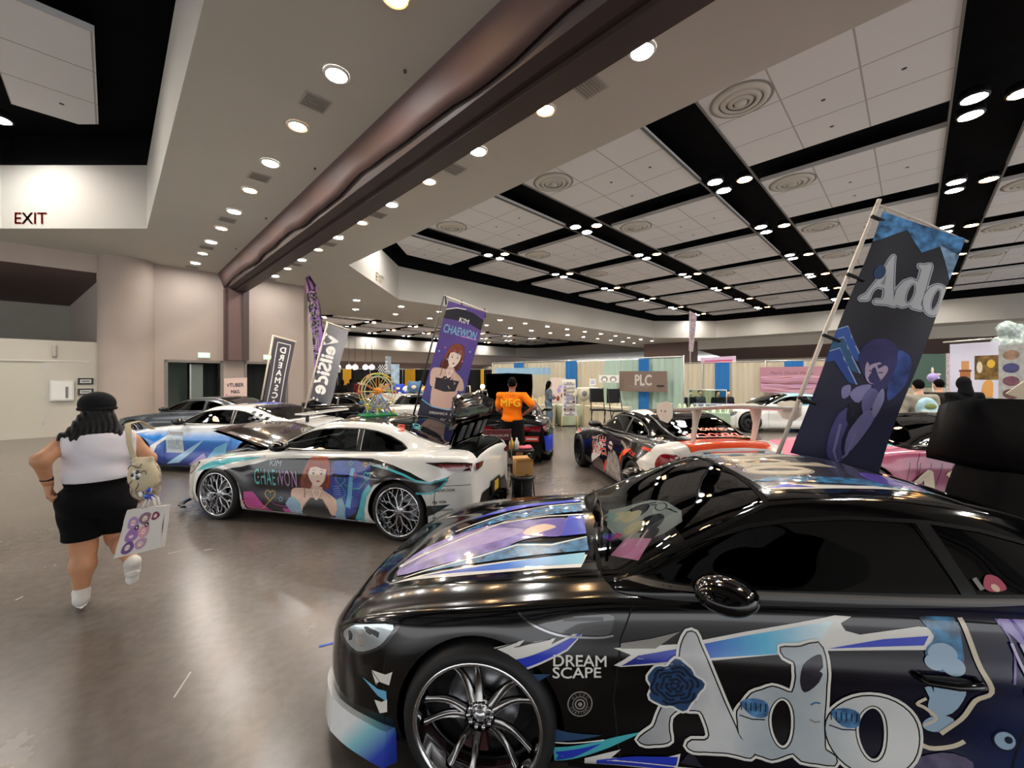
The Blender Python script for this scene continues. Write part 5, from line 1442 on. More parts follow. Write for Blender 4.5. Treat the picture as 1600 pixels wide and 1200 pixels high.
# ---------------------------------------------------------------- E: black car seen from behind with raised hatch
re_ = empty('sports_coupe', (.02, 11.5, 0), -PI/2-.03, 'black car seen from behind with hatch raised behind the orange shirt man', 'car')
Ec = Coupe(re_, .02, .05).shell(p_blk, step=.07, wtint='3a3f40', tint='24282a', hatch_open=1.05)
Ec.wheels(W_D, .82); Ec.lights(); Ec.mirrors(p_blk); diffuser(Ec); tail_lights(Ec, .84, .68, 3.0, .28)
b = MB(); b.box((3.39, .48, .55), (.012, .28, .10), k_rd); b.box((3.398, .48, .55), (.004, .22, .03), k_wh); b.build('license_plate', None, re_)
b = MB(); b.box((2.9, .3, .7), (.3, .3, .22), mat('cooler dark', '2b2f34', .5)); b.box((2.85, -.3, .66), (.35, .4, .14), mat('blanket red', '7a2a30', .8)); b.ball((2.8, .25, .85), (.14, .14, .06), ink('teal thing', '3f8f7a'), 12, 8); b.build('trunk_contents', None, re_)
a = Art(Ec, .002); P_, S_ = art_fns(a, 'bs'); P_([(2.95, .2), (3.3, .3), (3.34, .6), (2.9, .6)], k_pu); P_([(3.0, .62), (3.3, .64), (3.3, .7), (2.9, .7)], k_pk)
P_, S_ = art_fns(a, 'bs', True); P_([(2.95, .2), (3.3, .3), (3.34, .6), (2.9, .6)], k_bl); a.build('livery')

# ---------------------------------------------------------------- F: white and red coupe with rear wing, three-quarter rear view
rf = empty('sports_coupe', (2.30, 8.30, 0), -PI/2+.13, 'white, black and orange coupe with a pale rear wing and dark red tail lamps', 'car')
g_f = gradmat('black front white rear', [(0, '0b0b0d'), (.499, '0f0f11'), (.5, 'e6e2da'), (1, 'e9e6de')], 'X', .9, 3.3, tilt=('Z', -1.0))
Fc = Coupe(rf, .02, .06).shell(g_f, hood=p_blk, roof=p_blk, bumper=p_blk, rear=p_wht, step=.05, wtint='3a3f40', tint='191c1e', pillar=p_blk, trunkc=p_org)
Fc.wheels(W_D, .84); Fc.lights(); Fc.mirrors(p_blk); diffuser(Fc)
a = Art(Fc, .002); P_, S_ = art_fns(a, 'bs')
P_([(.6, .20), (1.0, .40), (1.25, .62), (1.1, .66), (.8, .56), (.60, .34)], k_wh); P_([(.55, .62), (.90, .74), (1.15, .80), (.8, .70)], k_wh); P_([(-.5, .60), (-.2, .70), (.15, .72), (-.1, .64)], k_wh); P_([(-.3, .66), (.1, .70), (.0, .74), (-.3, .71)], k_rd)
v, f = text2d('朋岩', .35, .02, 0, 'LEFT')
a.lay('bs', xf2(v, (.62, .40), .12, 1.1, 1), f, k_wh); v, f = text2d('朋岩', .35, .004, 0, 'LEFT'); a.lay('bs', xf2(v, (.62, .40), .12, 1.1, 1), f, k_rd)
P_(smooth2([(1.3, .18), (1.42, .50), (1.55, .62), (1.78, .60), (1.95, .40), (1.98, .18)], 3), ink('figure grey', 'a39c96', noise=.35, nscale=9))
P_(smooth2([(1.35, .70), (1.42, .80), (1.52, .84), (1.66, .80), (1.72, .66), (1.62, .56), (1.48, .56)], 3), k_dk); P_(smooth2([(1.46, .68), (1.56, .74), (1.66, .68), (1.58, .56)], 3), k_sk)
P_([(1.62, .80), (2.05, .84), (2.0, .74), (1.70, .72)], k_dk)
for k in range(5): S_(ell(2.02+.06*k, .80-.015*k, .022, .022, 10), .010, k_cr, True)
P_([(1.95, .56), (2.2, .72), (2.5, .78), (2.35, .66), (2.1, .60), (1.98, .46)], k_or); P_([(.65, .16), (.9, .36), (1.15, .34), (1.4, .16)], ink('figure brown', '5a4a48')); P_([(.62, .13), (1.98, .13), (1.98, .18), (.62, .18)], ink('figure plaid', 'b59a9a', noise=.4, nscale=14))
P_([(1.20, .20), (1.30, .40), (1.36, .34), (1.28, .16)], k_rd)
a.text('bs', 'DEKOCAR', (2.35, .74), .07, k_rd, bold=.01, shear=.2, rot=-.12); a.text('bs', 'MODELS', (2.5, .66), .04, k_gr, bold=.01); P_([(2.75, .82), (2.95, .82), (2.95, .86), (2.75, .86)], k_rd)
a.text('bs', 'MUSA', (2.98, .46), .07, k_rd, bold=.015); a.text('bs', 'MUSA', (2.98, .40), .07, k_rd, bold=.015)
P_([(2.82, .42), (3.0, .40), (2.9, .34), (2.78, .36)], k_bk)
# tail: big rounded lamps, orange centre with dark flanks
for f_ in (False, True):
    sg = 1 if f_ else -1
    PF, SF = art_fns(a, 'bs', f_); PF(smooth2([(3.06, .70), (3.12, .81), (3.24, .84), (3.34, .82), (3.34, .60), (3.2, .57), (3.09, .62)], 3), m_tail)
    PR, SR = art_fns(a, 'r'); PR(smooth2([(sg*.70, .82), (sg*.52, .80), (sg*.36, .72), (sg*.34, .66), (sg*.50, .60), (sg*.69, .58)], 3), m_tail)
    PR([(sg*.46, .70), (sg*.32, .72), (sg*.30, .62), (sg*.48, .62)], m_taild)
    PR([(sg*.30, .88), (sg*.42, .88), (sg*.34, .78), (sg*.24, .72), (sg*.30, .80)], ink('figure brown', '5a4a48'))
PR([(-.32, .885), (.32, .885), (.30, .78), (.40, .70), (.62, .56), (-.62, .56), (-.40, .70), (-.30, .78)], p_org); PR([(-.42, .62), (.42, .62), (.38, .585), (-.38, .585)], k_bk)
PR(ell(0, .80, .075, .045, 24), mat('emblem dark', '3c0d0c', .2, metal=.5)); SR(ell(0, .80, .05, .028, 20), .006, m_taild, True)
a.text('gt', 'DEKOCAR', (2.86, .42), .17, k_rd, rot=-PI/2, bold=.02); 
a.text('gt', 'GRANOLA', (2.70, .36), .11, ink('coral', 'f09a86'), rot=-PI/2, bold=.025); P3, S3 = art_fns(a, 'gt'); P3(ell(2.73, .42, .04, .04, 12), k_wh)
P3([(1.6, -.30), (1.6, -.56), (2.1, -.56), (2.1, -.40)], k_wh); a.build('livery')
b = MB()
for i in range(17):
    pass
n = 18; vs = []; fs = []
for i in range(n+1):
    y = -.84+1.68*i/n; z = 1.40+.015*math.cos(PI*y/.84)
    vs += [(3.14, y, z-.01), (3.24, y, z+.016), (3.42, y, z+.045), (3.42, y, z+.025), (3.26, y, z-.02)]
for i in range(n):
    for k in range(5): fs.append((i*5+k, i*5+(k+1) % 5, (i+1)*5+(k+1) % 5, (i+1)*5+k))
b.add(vs, fs, mat('pale wing paint', 'cfc8bd', .25, coat=.5), True); w_ = b.build('rear_wing', None, rf)
for sg in (-1, 1):
    b = MB(); y = sg*.845; b.prism([(3.08, y, 1.46), (3.30, y, 1.50), (3.46, y, 1.48), (3.45, y, 1.32), (3.34, y, 1.24), (3.16, y, 1.26), (3.08, y, 1.34)], (0, sg*.012, 0), mat('pale wing paint', 'cfc8bd', .25, coat=.5)); 
    for q in (3.2, 3.3): b.ball((q, y+sg*.014, 1.38), .010, k_bk, 8, 6)
    b.build('end_plate', None, w_)
    b = MB(); b.prism([(3.12, sg*.40, 1.40), (3.34, sg*.40, 1.42), (3.28, sg*.42, 1.25), (3.20, sg*.42, .98), (3.12, sg*.42, .97), (3.16, sg*.42, 1.2)], (0, .014, 0), mat('pale wing paint', 'cfc8bd', .25, coat=.5)); b.build('wing_strut', None, w_)

# ---------------------------------------------------------------- G: cars behind, H pink car, J far teal car
rg = empty('sports_coupe', (-7.3, 13.7, 0), -.15, 'black coupe behind the toy ferris wheel and the white coupe', 'car')
Gc = Coupe(rg, 0, .02).shell(p_blk, step=.10, wtint='3a3f40', tint='15181a'); Gc.wheels(W_D, .82); Gc.lights(); Gc.mirrors(p_blk); tail_lights(Gc); nose_face(Gc)
rg2 = empty('sports_coupe', (-2.75, 14.5, 0), -PI/2-.06, 'silver white coupe seen from behind between the ferris wheel and the tall portrait flag', 'car')
G2 = Coupe(rg2, 0, .02).shell(mat('silver paint', 'b9b8b2', .2, coat=.8), step=.09, wtint='3a3f40', tint='1d2124', hood=p_wht); G2.wheels(W_D, .82); G2.mirrors(p_blk); tail_lights(G2, .86, .76, 3.0, .40); diffuser(G2)
b = MB(); b.lathe([(.0, .012), (.05, .012), (.06, 0)], 18, mst, Matrix.Translation((3.385, 0, .80)) @ Matrix.Rotation(PI/2, 4, 'Y')); b.build('emblem', None, rg2)
rg3 = empty('sports_coupe', (-1.0, 18.6, 0), -PI/2+.05, 'pale car seen from behind beyond the raised trunk, right of the portrait flag', 'car')
G3 = Coupe(rg3, 0, .02).shell(mat('champagne paint', 'c6bfae', .2, coat=.8), step=.09, wtint='3a3f40', tint='1d2124'); G3.wheels(W_D, .82); G3.mirrors(p_blk); tail_lights(G3); diffuser(G3)
rh = empty('sports_coupe', (4.75, 6.1, 0), -.16, 'pink and purple coupe with teal windscreen edge, behind the dark Ado flag', 'car')
g_h = gradmat('pink purple wrap', [(0, 'd9788f'), (.4, 'a34a68'), (.7, '6a3a5c'), (1, '4a2c50')], 'X', -.6, 2.6, warp=.5, wscale=6)
Hc = Coupe(rh, 0, .03).shell(g_h, hood=ink('hood pink', 'e07a92'), roof=p_blk, step=.06, wtint='2a3034', tint='15181a', pillar=p_blk); Hc.wheels(W_D, .82); Hc.lights(); Hc.mirrors(p_blk); tail_lights(Hc); nose_face(Hc); diffuser(Hc)
a = Art(Hc, .002); a.text('bs', 'ATL', (.35, .24), .52, k_cr, sx=1.25, bold=.03, shear=.35, layer=14); P_, S_ = art_fns(a, 'bs')
for k in range(14): S_([(.4+.12*k, .2), (.52+.12*k, .7)], .006, k_nv)
P3, S3 = art_fns(a, 'gt'); a.stroke('gt', [(.50, -.6), (.52, 0), (.50, .6)], .06, k_tl); a.build('livery')
rj = empty('sports_coupe', (7.8, 13.9, 0), -.10, 'far white and teal coupe in front of the blue booth drape', 'car')
Jc = Coupe(rj, 0, .02).shell(p_wht, roof=gradmat('far roof blend', [(0, 'e6e6e2'), (.5, '5fb8c8'), (1, '3a8fb0')], 'X', 1.0, 2.4), step=.10, wtint='8c9894', tint='1d2124', pillar=gradmat('far roof blend2', [(0, 'e6e6e2'), (.5, '4fb0c4'), (1, 'dfe6e4')], 'X', .6, 2.9)); Jc.wheels(W_D, .82); Jc.lights(); Jc.mirrors(p_wht); tail_lights(Jc)
for w_ in (W_A, W_B, W_C, W_D): drop_tree(w_)
# =====================================================================  PEOPLE AND SOFT FORMS
def at(px, py, D): return Vector(((px-800)/F*D, D, H-(py-HZ)/F*D))
def smin(a, b, k):
    if k <= 0: return np.minimum(a, b)
    h = np.clip(.5+.5*(b-a)/k, 0, 1); return b*(1-h)+a*h-k*h*(1-h)
def prim(P, q):
    t = q[0]
    if t == 'c':                                  # tapered limb: a, b, ra, rb
        a, b = np.array(q[1], float), np.array(q[2], float); d = b-a; L = d@d+1e-12
        h = np.clip(((P-a)@d)/L, 0, 1); return np.linalg.norm(P-a-h[:, None]*d, axis=1)-(q[3]+(q[4]-q[3])*h)
    if t == 'e':                                  # ellipsoid: centre, radii, rz
        p = P-np.array(q[1], float); r = np.array(q[2], float)
        if len(q) > 3:
            c, s = math.cos(-q[3]), math.sin(-q[3]); p = np.stack([p[:, 0]*c-p[:, 1]*s, p[:, 0]*s+p[:, 1]*c, p[:, 2]], 1)
        k = np.linalg.norm(p/r, axis=1); k2 = np.linalg.norm(p/(r*r), axis=1)+1e-9; return k*(k-1)/k2
def field(P, prims, k=.03, inflate=0, cuts=(), noise=None):
    d = None
    for q in prims:
        e = prim(P, q); d = e if d is None else smin(d, e, k)
    d = d-inflate
    if noise is not None: d = d+noise(P)
    for n, o in cuts:                             # keep the side where n.p < o
        d = np.maximum(d, P@np.array(n, float)-o)
    return d
def nets(prims, step=.014, k=.03, inflate=0, cuts=(), noise=None):
    """smooth closed surface of the joined forms (surface nets)"""
    lo = np.full(3, 1e9); hi = -lo
    for q in prims:
        if q[0] == 'c':
            for p, r in ((q[1], q[3]), (q[2], q[4])): lo = np.minimum(lo, np.array(p)-r); hi = np.maximum(hi, np.array(p)+r)
        else: r = max(q[2]) if len(q) > 3 else 0; rr = np.array(q[2]) if not r else r; lo = np.minimum(lo, np.array(q[1])-rr); hi = np.maximum(hi, np.array(q[1])+rr)
    lo -= inflate+step*3; hi += inflate+step*3
    ax = [np.arange(lo[i], hi[i]+step, step) for i in range(3)]; n = [len(a) for a in ax]
    G = np.stack(np.meshgrid(*ax, indexing='ij'), -1).reshape(-1, 3); D = field(G, prims, k, inflate, cuts, noise).reshape(n)
    S = D < 0
    acc = np.zeros((n[0]-1, n[1]-1, n[2]-1, 3)); cnt = np.zeros((n[0]-1, n[1]-1, n[2]-1))
    corners = [(i, j, l) for i in (0, 1) for j in (0, 1) for l in (0, 1)]
    sub = lambda A, c: A[c[0]:n[0]-1+c[0], c[1]:n[1]-1+c[1], c[2]:n[2]-1+c[2]]
    for c1 in corners:
        for a in range(3):
            if c1[a]: continue
            c2 = list(c1); c2[a] = 1; d1 = sub(D, c1); d2 = sub(D, c2); x = (d1 < 0) != (d2 < 0)
            t = np.where(x, d1/(d1-d2+1e-12), 0)
            for b in range(3): acc[..., b] += np.where(x, c1[b]+(t if b == a else 0), 0)
            cnt += x
    m = cnt > 0; idx = -np.ones(m.shape, int); idx[m] = np.arange(m.sum()); I = np.argwhere(m)
    V = lo+(I+acc[m]/cnt[m][:, None])*step
    F_ = []
    for a in range(3):
        b, c = (a+1) % 3, (a+2) % 3
        sl1 = [slice(0, n[q]) for q in range(3)]; sl2 = list(sl1); sl1[a] = slice(0, n[a]-1); sl2[a] = slice(1, n[a])
        s1 = S[tuple(sl1)]; s2 = S[tuple(sl2)]; E = np.argwhere(s1 != s2)
        E = E[(E[:, b] > 0) & (E[:, c] > 0) & (E[:, b] < n[b]-1) & (E[:, c] < n[c]-1)]
        if not len(E): continue
        pos = s1[tuple(E.T)]
        def g(db, dc):
            e = E.copy(); e[:, b] -= db; e[:, c] -= dc; return idx[tuple(e.T)]
        Q = np.stack([g(1, 1), g(0, 1), g(0, 0), g(1, 0)], 1); Q[~pos] = Q[~pos][:, ::-1]; F_.append(Q)
    F_ = np.concatenate(F_) if F_ else np.zeros((0, 4), int)
    return V, F_[(F_ >= 0).all(1)]
def put_nets(b, VF, m, org): 
    V, F_ = VF; b.add([tuple(v) for v in (V-np.array(org))], [tuple(int(i) for i in f) for f in F_], m, True)
def v3(*a): return np.array(a, float)
def hand(wrist, d, palm, thumb, curl=.5, s=1.0, spread=.06):
    """prims of a hand: d = wrist->knuckles, palm = palm normal, thumb = side the thumb is on"""
    d = np.array(d, float); d /= np.linalg.norm(d); p = np.array(palm, float); p -= d*(p@d); p /= np.linalg.norm(p); w = np.array(wrist, float)
    sd = np.cross(d, p); sd = sd if sd@np.array(thumb, float) > 0 else -sd
    out = [('c', w, w+d*.03*s, .024*s, .022*s)]
    kn = []
    for i, (o, L, r) in enumerate(((.031, .070, .0092), (.010, .079, .0096), (-.011, .073, .0092), (-.031, .056, .0082))):
        k0 = w+d*(.085-.006*abs(i-1))*s+sd*o*s; kn.append(k0)
        out.append(('c', w+d*.02*s+sd*o*.55*s, k0, .017*s, .0125*s))
        a = k0; dr = d+sd*spread*(1.5-i)*.8; dr /= np.linalg.norm(dr); ang = 0
        for j, f in enumerate((.45, .32, .23)):
            ang += curl*(.55+.35*j)+.08*i; v = dr*math.cos(ang)+p*math.sin(ang); b_ = a+v*L*f*s; out.append(('c', a, b_, r*s*(1-.1*j), r*s*(.92-.12*j))); a = b_
    t0 = w+d*.025*s+sd*.022*s; t1 = t0+(d*.55+sd*.75+p*.25)*.042*s; t2 = t1+(d*.8+sd*.25+p*.45)*.032*s; t3 = t2+(d*.8+p*.5)*.024*s
    out += [('c', t0, t1, .015*s, .0125*s), ('c', t1, t2, .0115*s, .0105*s), ('c', t2, t3, .0105*s, .008*s)]
    return out
m_skinA = mat('skin warm tan', 'c08a66', .5, noise=.05, nscale=20); m_skinB = mat('skin brown', '8a5a40', .5); m_skinC = mat('skin light', 'd3a68a', .5)
m_hair = mat('black hair', '0e0c0c', .5, spec=.3, bump=.6, bscale=90); m_hairw = mat('dark brown hair', '1f1512', .42, bump=.6, bscale=90)

# ---------------------------------------------------------------- woman running away from the camera
FW = v3(-.72, .69, 0); RT = v3(.69, .72, 0); UP = v3(0, 0, 1)
def J(px, py, D): return np.array(at(px, py, D))
def JW(px, py, f=0.0): return J(px, py, 3.2+(px-153)/281*.72+f*.69)   # f = forward lean in metres
wroot = empty('person', (at(123, 945, 3.15).x, 3.15, 0), 0, 'person running away at the left in white sleeveless top, black shorts and black cap', 'person')
org = np.array(wroot.location); RZ = math.atan2(RT[1], RT[0])
hd = JW(152, 642, .06); nk = JW(153, 673, .02); shL = JW(104, 690); shR = JW(204, 690); elL = JW(64, 719, -.10); wrL = JW(76, 758, -.02)
elR = JW(232, 716, -.02); wrR = JW(226, 762, .16); ch = JW(153, 706); wa_ = JW(152, 742); pv = JW(149, 778, -.02)
hipL = JW(125, 785); hipR = JW(176, 785); knL = JW(131, 855, .02); anL = JW(127, 924, -.03); knR = JW(184, 838, .10); anR = JW(207, 879, -.22)
torso = [('e', ch, (.185, .14, .17), RZ), ('e', wa_, (.18, .15, .14), RZ), ('c', nk, ch, .055, .10), ('c', shL, shR, .062, .062), ('e', ch-FW*.02+UP*.04, (.16, .11, .12), RZ)]
hips = [('e', pv, (.21, .18, .14), RZ), ('e', hipL-FW*.05+UP*.01, (.115, .13, .12), RZ), ('e', hipR-FW*.05+UP*.01, (.115, .13, .12), RZ)]
thighs = [('c', hipL, knL, .120, .078), ('c', hipR, knR, .120, .078)]
arms = [('c', shL, elL, .064, .052), ('c', elL, wrL, .050, .029), ('c', shR, elR, .064, .052), ('c', elR, wrR, .050, .029)]
cfL = knL*.6+anL*.4-FW*.015; cfR = knR*.6+anR*.4+UP*.01
shins = [('c', knL, cfL, .073, .075), ('c', cfL, anL, .075, .038), ('c', knR, cfR, .073, .07), ('c', cfR, anR, .07, .038)]
toeL = anL+FW*.13-UP*.085; heelL = anL-FW*.045-UP*.075
heR = lambda a, b_, c: hd+RT*a+FW*b_+UP*c
head = [('e', hd, (.082, .098, .115), RZ), ('e', heR(0, .03, -.05), (.06, .07, .075), RZ), ('c', heR(0, .02, -.08), nk, .055, .06), ('e', heR(0, .108, -.03), (.014, .022, .02), RZ), ('e', heR(-.083, .01, -.02), (.012, .02, .03), RZ), ('e', heR(.083, .01, -.02), (.012, .02, .03), RZ),
        ('c', heR(-.02, .098, -.065), heR(.02, .098, -.065), .010, .010)]
feet = [('c', anL, toeL, .036, .028), ('c', anR, anR+FW*.03-UP*.07, .036, .028)]
b = MB(); put_nets(b, nets(torso+hips+thighs+arms+shins+head+feet, .013, .03), m_skinA, org)
put_nets(b, nets([('c', elL*.15+wrL*.85, wrL, .034, .026)]+hand(wrL, (.12, -.1, -1), RT, FW, .75, 1.05), .005, .008), m_skinA, org)
put_nets(b, nets([('c', elR*.15+wrR*.85, wrR, .034, .026)]+hand(wrR, (.05, -.2, -1), -RT, FW, 1.0, 1.05), .005, .008), m_skinA, org)
b.build('body', None, wroot)
crease = lambda P: .005*np.sin(P[:, 2]*38+P[:, 0]*22)*np.sin(P[:, 0]*9+1)
m_top = mat('white cotton top', 'dfdbe2', .85, bump=.15, bscale=30)
rc1 = float(RT@shR)+.03; rc0 = float(-RT@shL)+.03
b = MB(); put_nets(b, nets(torso+[('c', shL, shL*.8+elL*.2, .068, .064), ('c', shR, shR*.8+elR*.2, .068, .064)]+hips[:1], .011, .03, .024, [((0, 0, -1), -(JW(150, 748)[2])), (tuple(RT), rc1), (tuple(-RT), rc0), ((0, 0, 1), nk[2]-.012)], crease), m_top, org)
b.build('sleeveless_top', None, wroot)
m_sh = mat('black shorts cloth', '0a0a0c', .9, spec=.15, bump=.1, bscale=60)
b = MB(); put_nets(b, nets(hips+[('c', hipL, knL, .120, .098), ('c', hipR+RT*.015, knR, .120, .098)]+torso[1:2], .010, .015, .014, [((0, 0, 1), JW(150, 738)[2]), ((0, 0, -1), -(knL[2]+.075))], lambda P: .004*np.sin(P[:, 2]*30+P[:, 0]*14)), m_sh, org)
b.build('shorts', None, wroot)
rn = random.Random(2); hs = [('e', heR(0, -.02, 0), (.093, .10, .12), RZ), ('e', heR(0, -.05, -.09), (.095, .065, .09), RZ)]
for k in range(13):
    u = (k-6)/6; h0 = heR(u*.07, -.06, -.05); h1 = heR(u*.13-.02, -.11, -.17-.02*abs(u)); h2 = heR(u*.15-.03, -.15+.03*abs(u), -.255+.06*abs(u)+rn.uniform(-.02, .02)); h3 = h2+RT*(-.005+.04*u)-UP*(.06+rn.uniform(-.01, .02))
    hs += [('c', h0, h1, .043, .042), ('c', h1, h2, .042, .030), ('c', h2, h3, .028, .007)]
for sg in (-1, 1):
    hs += [('c', heR(sg*.08, -.03, -.08), heR(sg*.15, -.09, -.20), .03, .02), ('c', heR(sg*.15, -.09, -.20), heR(sg*.185, -.09, -.30), .02, .006)]
b = MB(); put_nets(b, nets(hs, .009, .018, 0, (), lambda P: .005*np.sin((P@RT)*190+np.sin(P[:, 2]*30)*1.5)), m_hair, org); b.build('hair', None, wroot)
m_cap = mat('black cap cloth', '17171a', .9, spec=.2, bump=.2, bscale=70)
b = MB(); put_nets(b, nets([('e', heR(0, 0, .055), (.113, .122, .10), RZ), ('c', heR(-.03, .15, .03), heR(.03, .15, .03), .045, .045)], .009, .02, 0, [((0, 0, -1), -(hd[2]+.01))]), m_cap, org)
ring = [heR(.105*math.cos(t), -.005+.118*math.sin(t), .02) for t in np.arange(0, 2*PI+.3, .3)]
put_nets(b, nets([('c', ring[i], ring[i+1], .012, .012) for i in range(len(ring)-1)], .007, .01), m_cap, org)
b.build('cap', None, wroot)
m_shoe = mat('white sneaker', 'd6d3ce', .6); m_sole = mat('sneaker sole', 'efece6', .5); m_sock = mat('grey lace', '9d9d9f', .7)
def shoe(an, toe, heel, nm):
    b = MB(); mid = (toe+heel)/2
    put_nets(b, nets([('c', heel+v3(0, 0, .03), toe+v3(0, 0, .015), .041, .036), ('c', heel+v3(0, 0, .03), an+v3(0, 0, -.005), .040, .042), ('c', an, mid, .045, .04)], .008, .02, .004), m_shoe, org)
    up = np.array(an)-np.array(mid); up /= np.linalg.norm(up)
    put_nets(b, nets([('c', heel, toe, .044, .041)], .008, .02, 0, [(tuple(up), float(up@mid)+.004)]), m_sole, org)
    for k in range(4):
        c = an*(.75-.17*k)+toe*(.25+.17*k)+v3(0, 0, .035-.006*k); b.tube([tuple(c-org+v3(-.03, 0, 0)), tuple(c-org+v3(.03, 0, 0))], .004, 6, m_sock)
    return b.build(nm, None, wroot)
shoe(anL, toeL, heelL, 'shoe'); shoe(anR, anR+FW*.02-UP*.135-RT*.0, anR-FW*.075-UP*.0, 'shoe')
b = MB(); b.lathe([(.034, -.012), (.0365, -.012), (.0365, .012), (.034, .012)], 18, m_hair, Matrix.Translation(Vector(elL*.25+wrL*.75-org))); b.build('arm_band', None, wroot)
# shoulder bag
bx = J(226, 742, 3.02); m_bag = mat('beige canvas', 'cbbd9c', .8, bump=.2, bscale=80); m_flor = mat('floral print cloth', 'a89a84', .8, noise=.75, nscale=34)
bag = empty('shoulder_bag', (bx[0], bx[1], bx[2]), 0, 'beige canvas shoulder bag with dark flower print hanging at the runner\'s hip', 'bag')
ob = bx
b = MB(); put_nets(b, nets([('e', bx+v3(-.01, .02, -.02), (.105, .07, .14)), ('e', bx+v3(-.02, .03, -.12), (.10, .07, .08))], .009, .03), m_flor, ob); b.build('pouch', None, bag)
b = MB(); put_nets(b, nets([('e', bx+v3(.01, -.02, .0), (.10, .065, .115)), ('c', bx+v3(-.07, -.0, .11), bx+v3(.06, -.0, .12), .02, .02)], .009, .03, .004, [((0, 1, 0), bx[1]+.0)]), m_bag, ob)
b.build('flap', None, bag)
b = MB()
for k in range(6): b.ball((.015+.024*math.cos(k*1.05), -.088, .02+.024*math.sin(k*1.05)), (.015, .006, .015), k_bk if k % 2 else k_wh, 8, 6)
b.ball((.015, -.093, .02), (.01, .006, .01), k_wh, 8, 6)
for pts in ([(-.05, .06), (-.02, .09), (.03, .07), (.05, .10)], [(.02, -.01), (.03, -.05), (.01, -.09)], [(.0, -.0), (-.03, -.04), (-.05, -.05)], [(.04, .03), (.07, .05), (.08, .02)]):
    b.tube([(x, -.085+.25*abs(x)**1.3, z) for x, z in smooth2(pts, 4, False)], .003, 5, k_bk)
b.build('flower_print', None, bag)
b = MB(); s0 = J(200, 664, 3.10)-ob
pts = [tuple(v) for v in (v3(-.05, .03, .10), J(209, 715, 3.02)-ob, J(203, 690, 3.05)-ob, s0+v3(0, 0, .01), s0+v3(-.0, .10, .02), s0+v3(.02, .2, -.06))]
L_ = []; 
for i, p in enumerate(pts): L_.append(Vector(p))
vs = []; fs = []
for p in L_: vs += [p+Vector((-.022, 0, 0)), p+Vector((.022, 0, 0)), p+Vector((.022, -.006, 0)), p+Vector((-.022, -.006, 0))]
for i in range(len(L_)-1):
    for k in range(4): fs.append((i*4+k, i*4+(k+1) % 4, (i+1)*4+(k+1) % 4, (i+1)*4+k))
b.add(vs, fs, m_bag, True); b.build('strap', None, bag)
kc = empty('keychain_cluster', tuple(J(226, 773, 2.98)), 0, 'small bunch of pale blue and lilac charms hanging under the beige shoulder bag', 'keychain'); b = MB()
for k in range(7): b.ball((rn.uniform(-.04, .05), rn.uniform(-.01, .01), rn.uniform(-.03, .04)), (.018, .008, .022), rn.choice([k_lb, k_lv, k_wh, k_bl]), 8, 6)
b.build('charms', None, kc); b = MB(); b.tube([(-.02, 0, .03), (-.02, .02, .09)], .004, 6, k_gr); b.build('cord', None, kc)
# tote bag
tb = empty('tote_bag', tuple(J(215, 830, 2.98)), 0, 'white tote bag with small purple and pink cartoon print held by the running person', 'bag')
sh_ = Sheet(at(199, 797, 3.0), at(259, 790, 2.94), at(250, 856, 2.94), at(177, 873, 3.0), .006, 5, mat('tote cotton', 'd9d3cd', .85), .035)
pr = [(.09, .24, .05, 'b08cc0'), (.10, .15, .055, '9a6fae'), (.10, .06, .05, '6a4a86'), (.19, .26, .05, '8a6a78'), (.20, .16, .05, 'd79aa8'), (.20, .07, .045, 'b98fa8'), (.28, .27, .035, '7a2f4a'), (.13, .20, .02, '2a2230'), (.22, .21, .02, '2a2230')]
sc = sh_.w/.36
for x, y, r, c in pr:
    sh_.poly(smooth2([(x*sc+r*sc*(1+.2*math.sin(3*t+x*30))*math.cos(t), y*sc*.95+r*.9*sc*math.sin(t)) for t in np.linspace(0, 2*PI, 9)[:-1]], 3), ink('tote '+c, c, rough=.8, coat=0))
    sh_.poly(ell(x*sc, y*sc*.95, r*.45*sc, r*.42*sc, 12), ink('tote face', 'e8cfc4', rough=.8, coat=0))
    for sg in (-1, 1): sh_.poly(ell(x*sc+sg*r*.17*sc, y*sc*.95, r*.07*sc, r*.09*sc, 8), k_bk)
o = sh_.build('bag_body', tb); o.matrix_parent_inverse = Matrix.Translation(-tb.location)
b = MB()
for dy in (0, .035): b.tube([at(222, 795, 2.97)+Vector((0, dy, 0)), at(228, 782, 2.97)+Vector((0, dy, 0)), at(232, 768, 3.05), at(240, 780, 2.95)+Vector((0, dy, 0)), at(243, 793, 2.95)+Vector((0, dy, 0))], .007, 6, mat('tote cotton', 'd9d3cd', .85))
o = b.build('handle', None, tb); o.matrix_parent_inverse = Matrix.Translation(-tb.location)

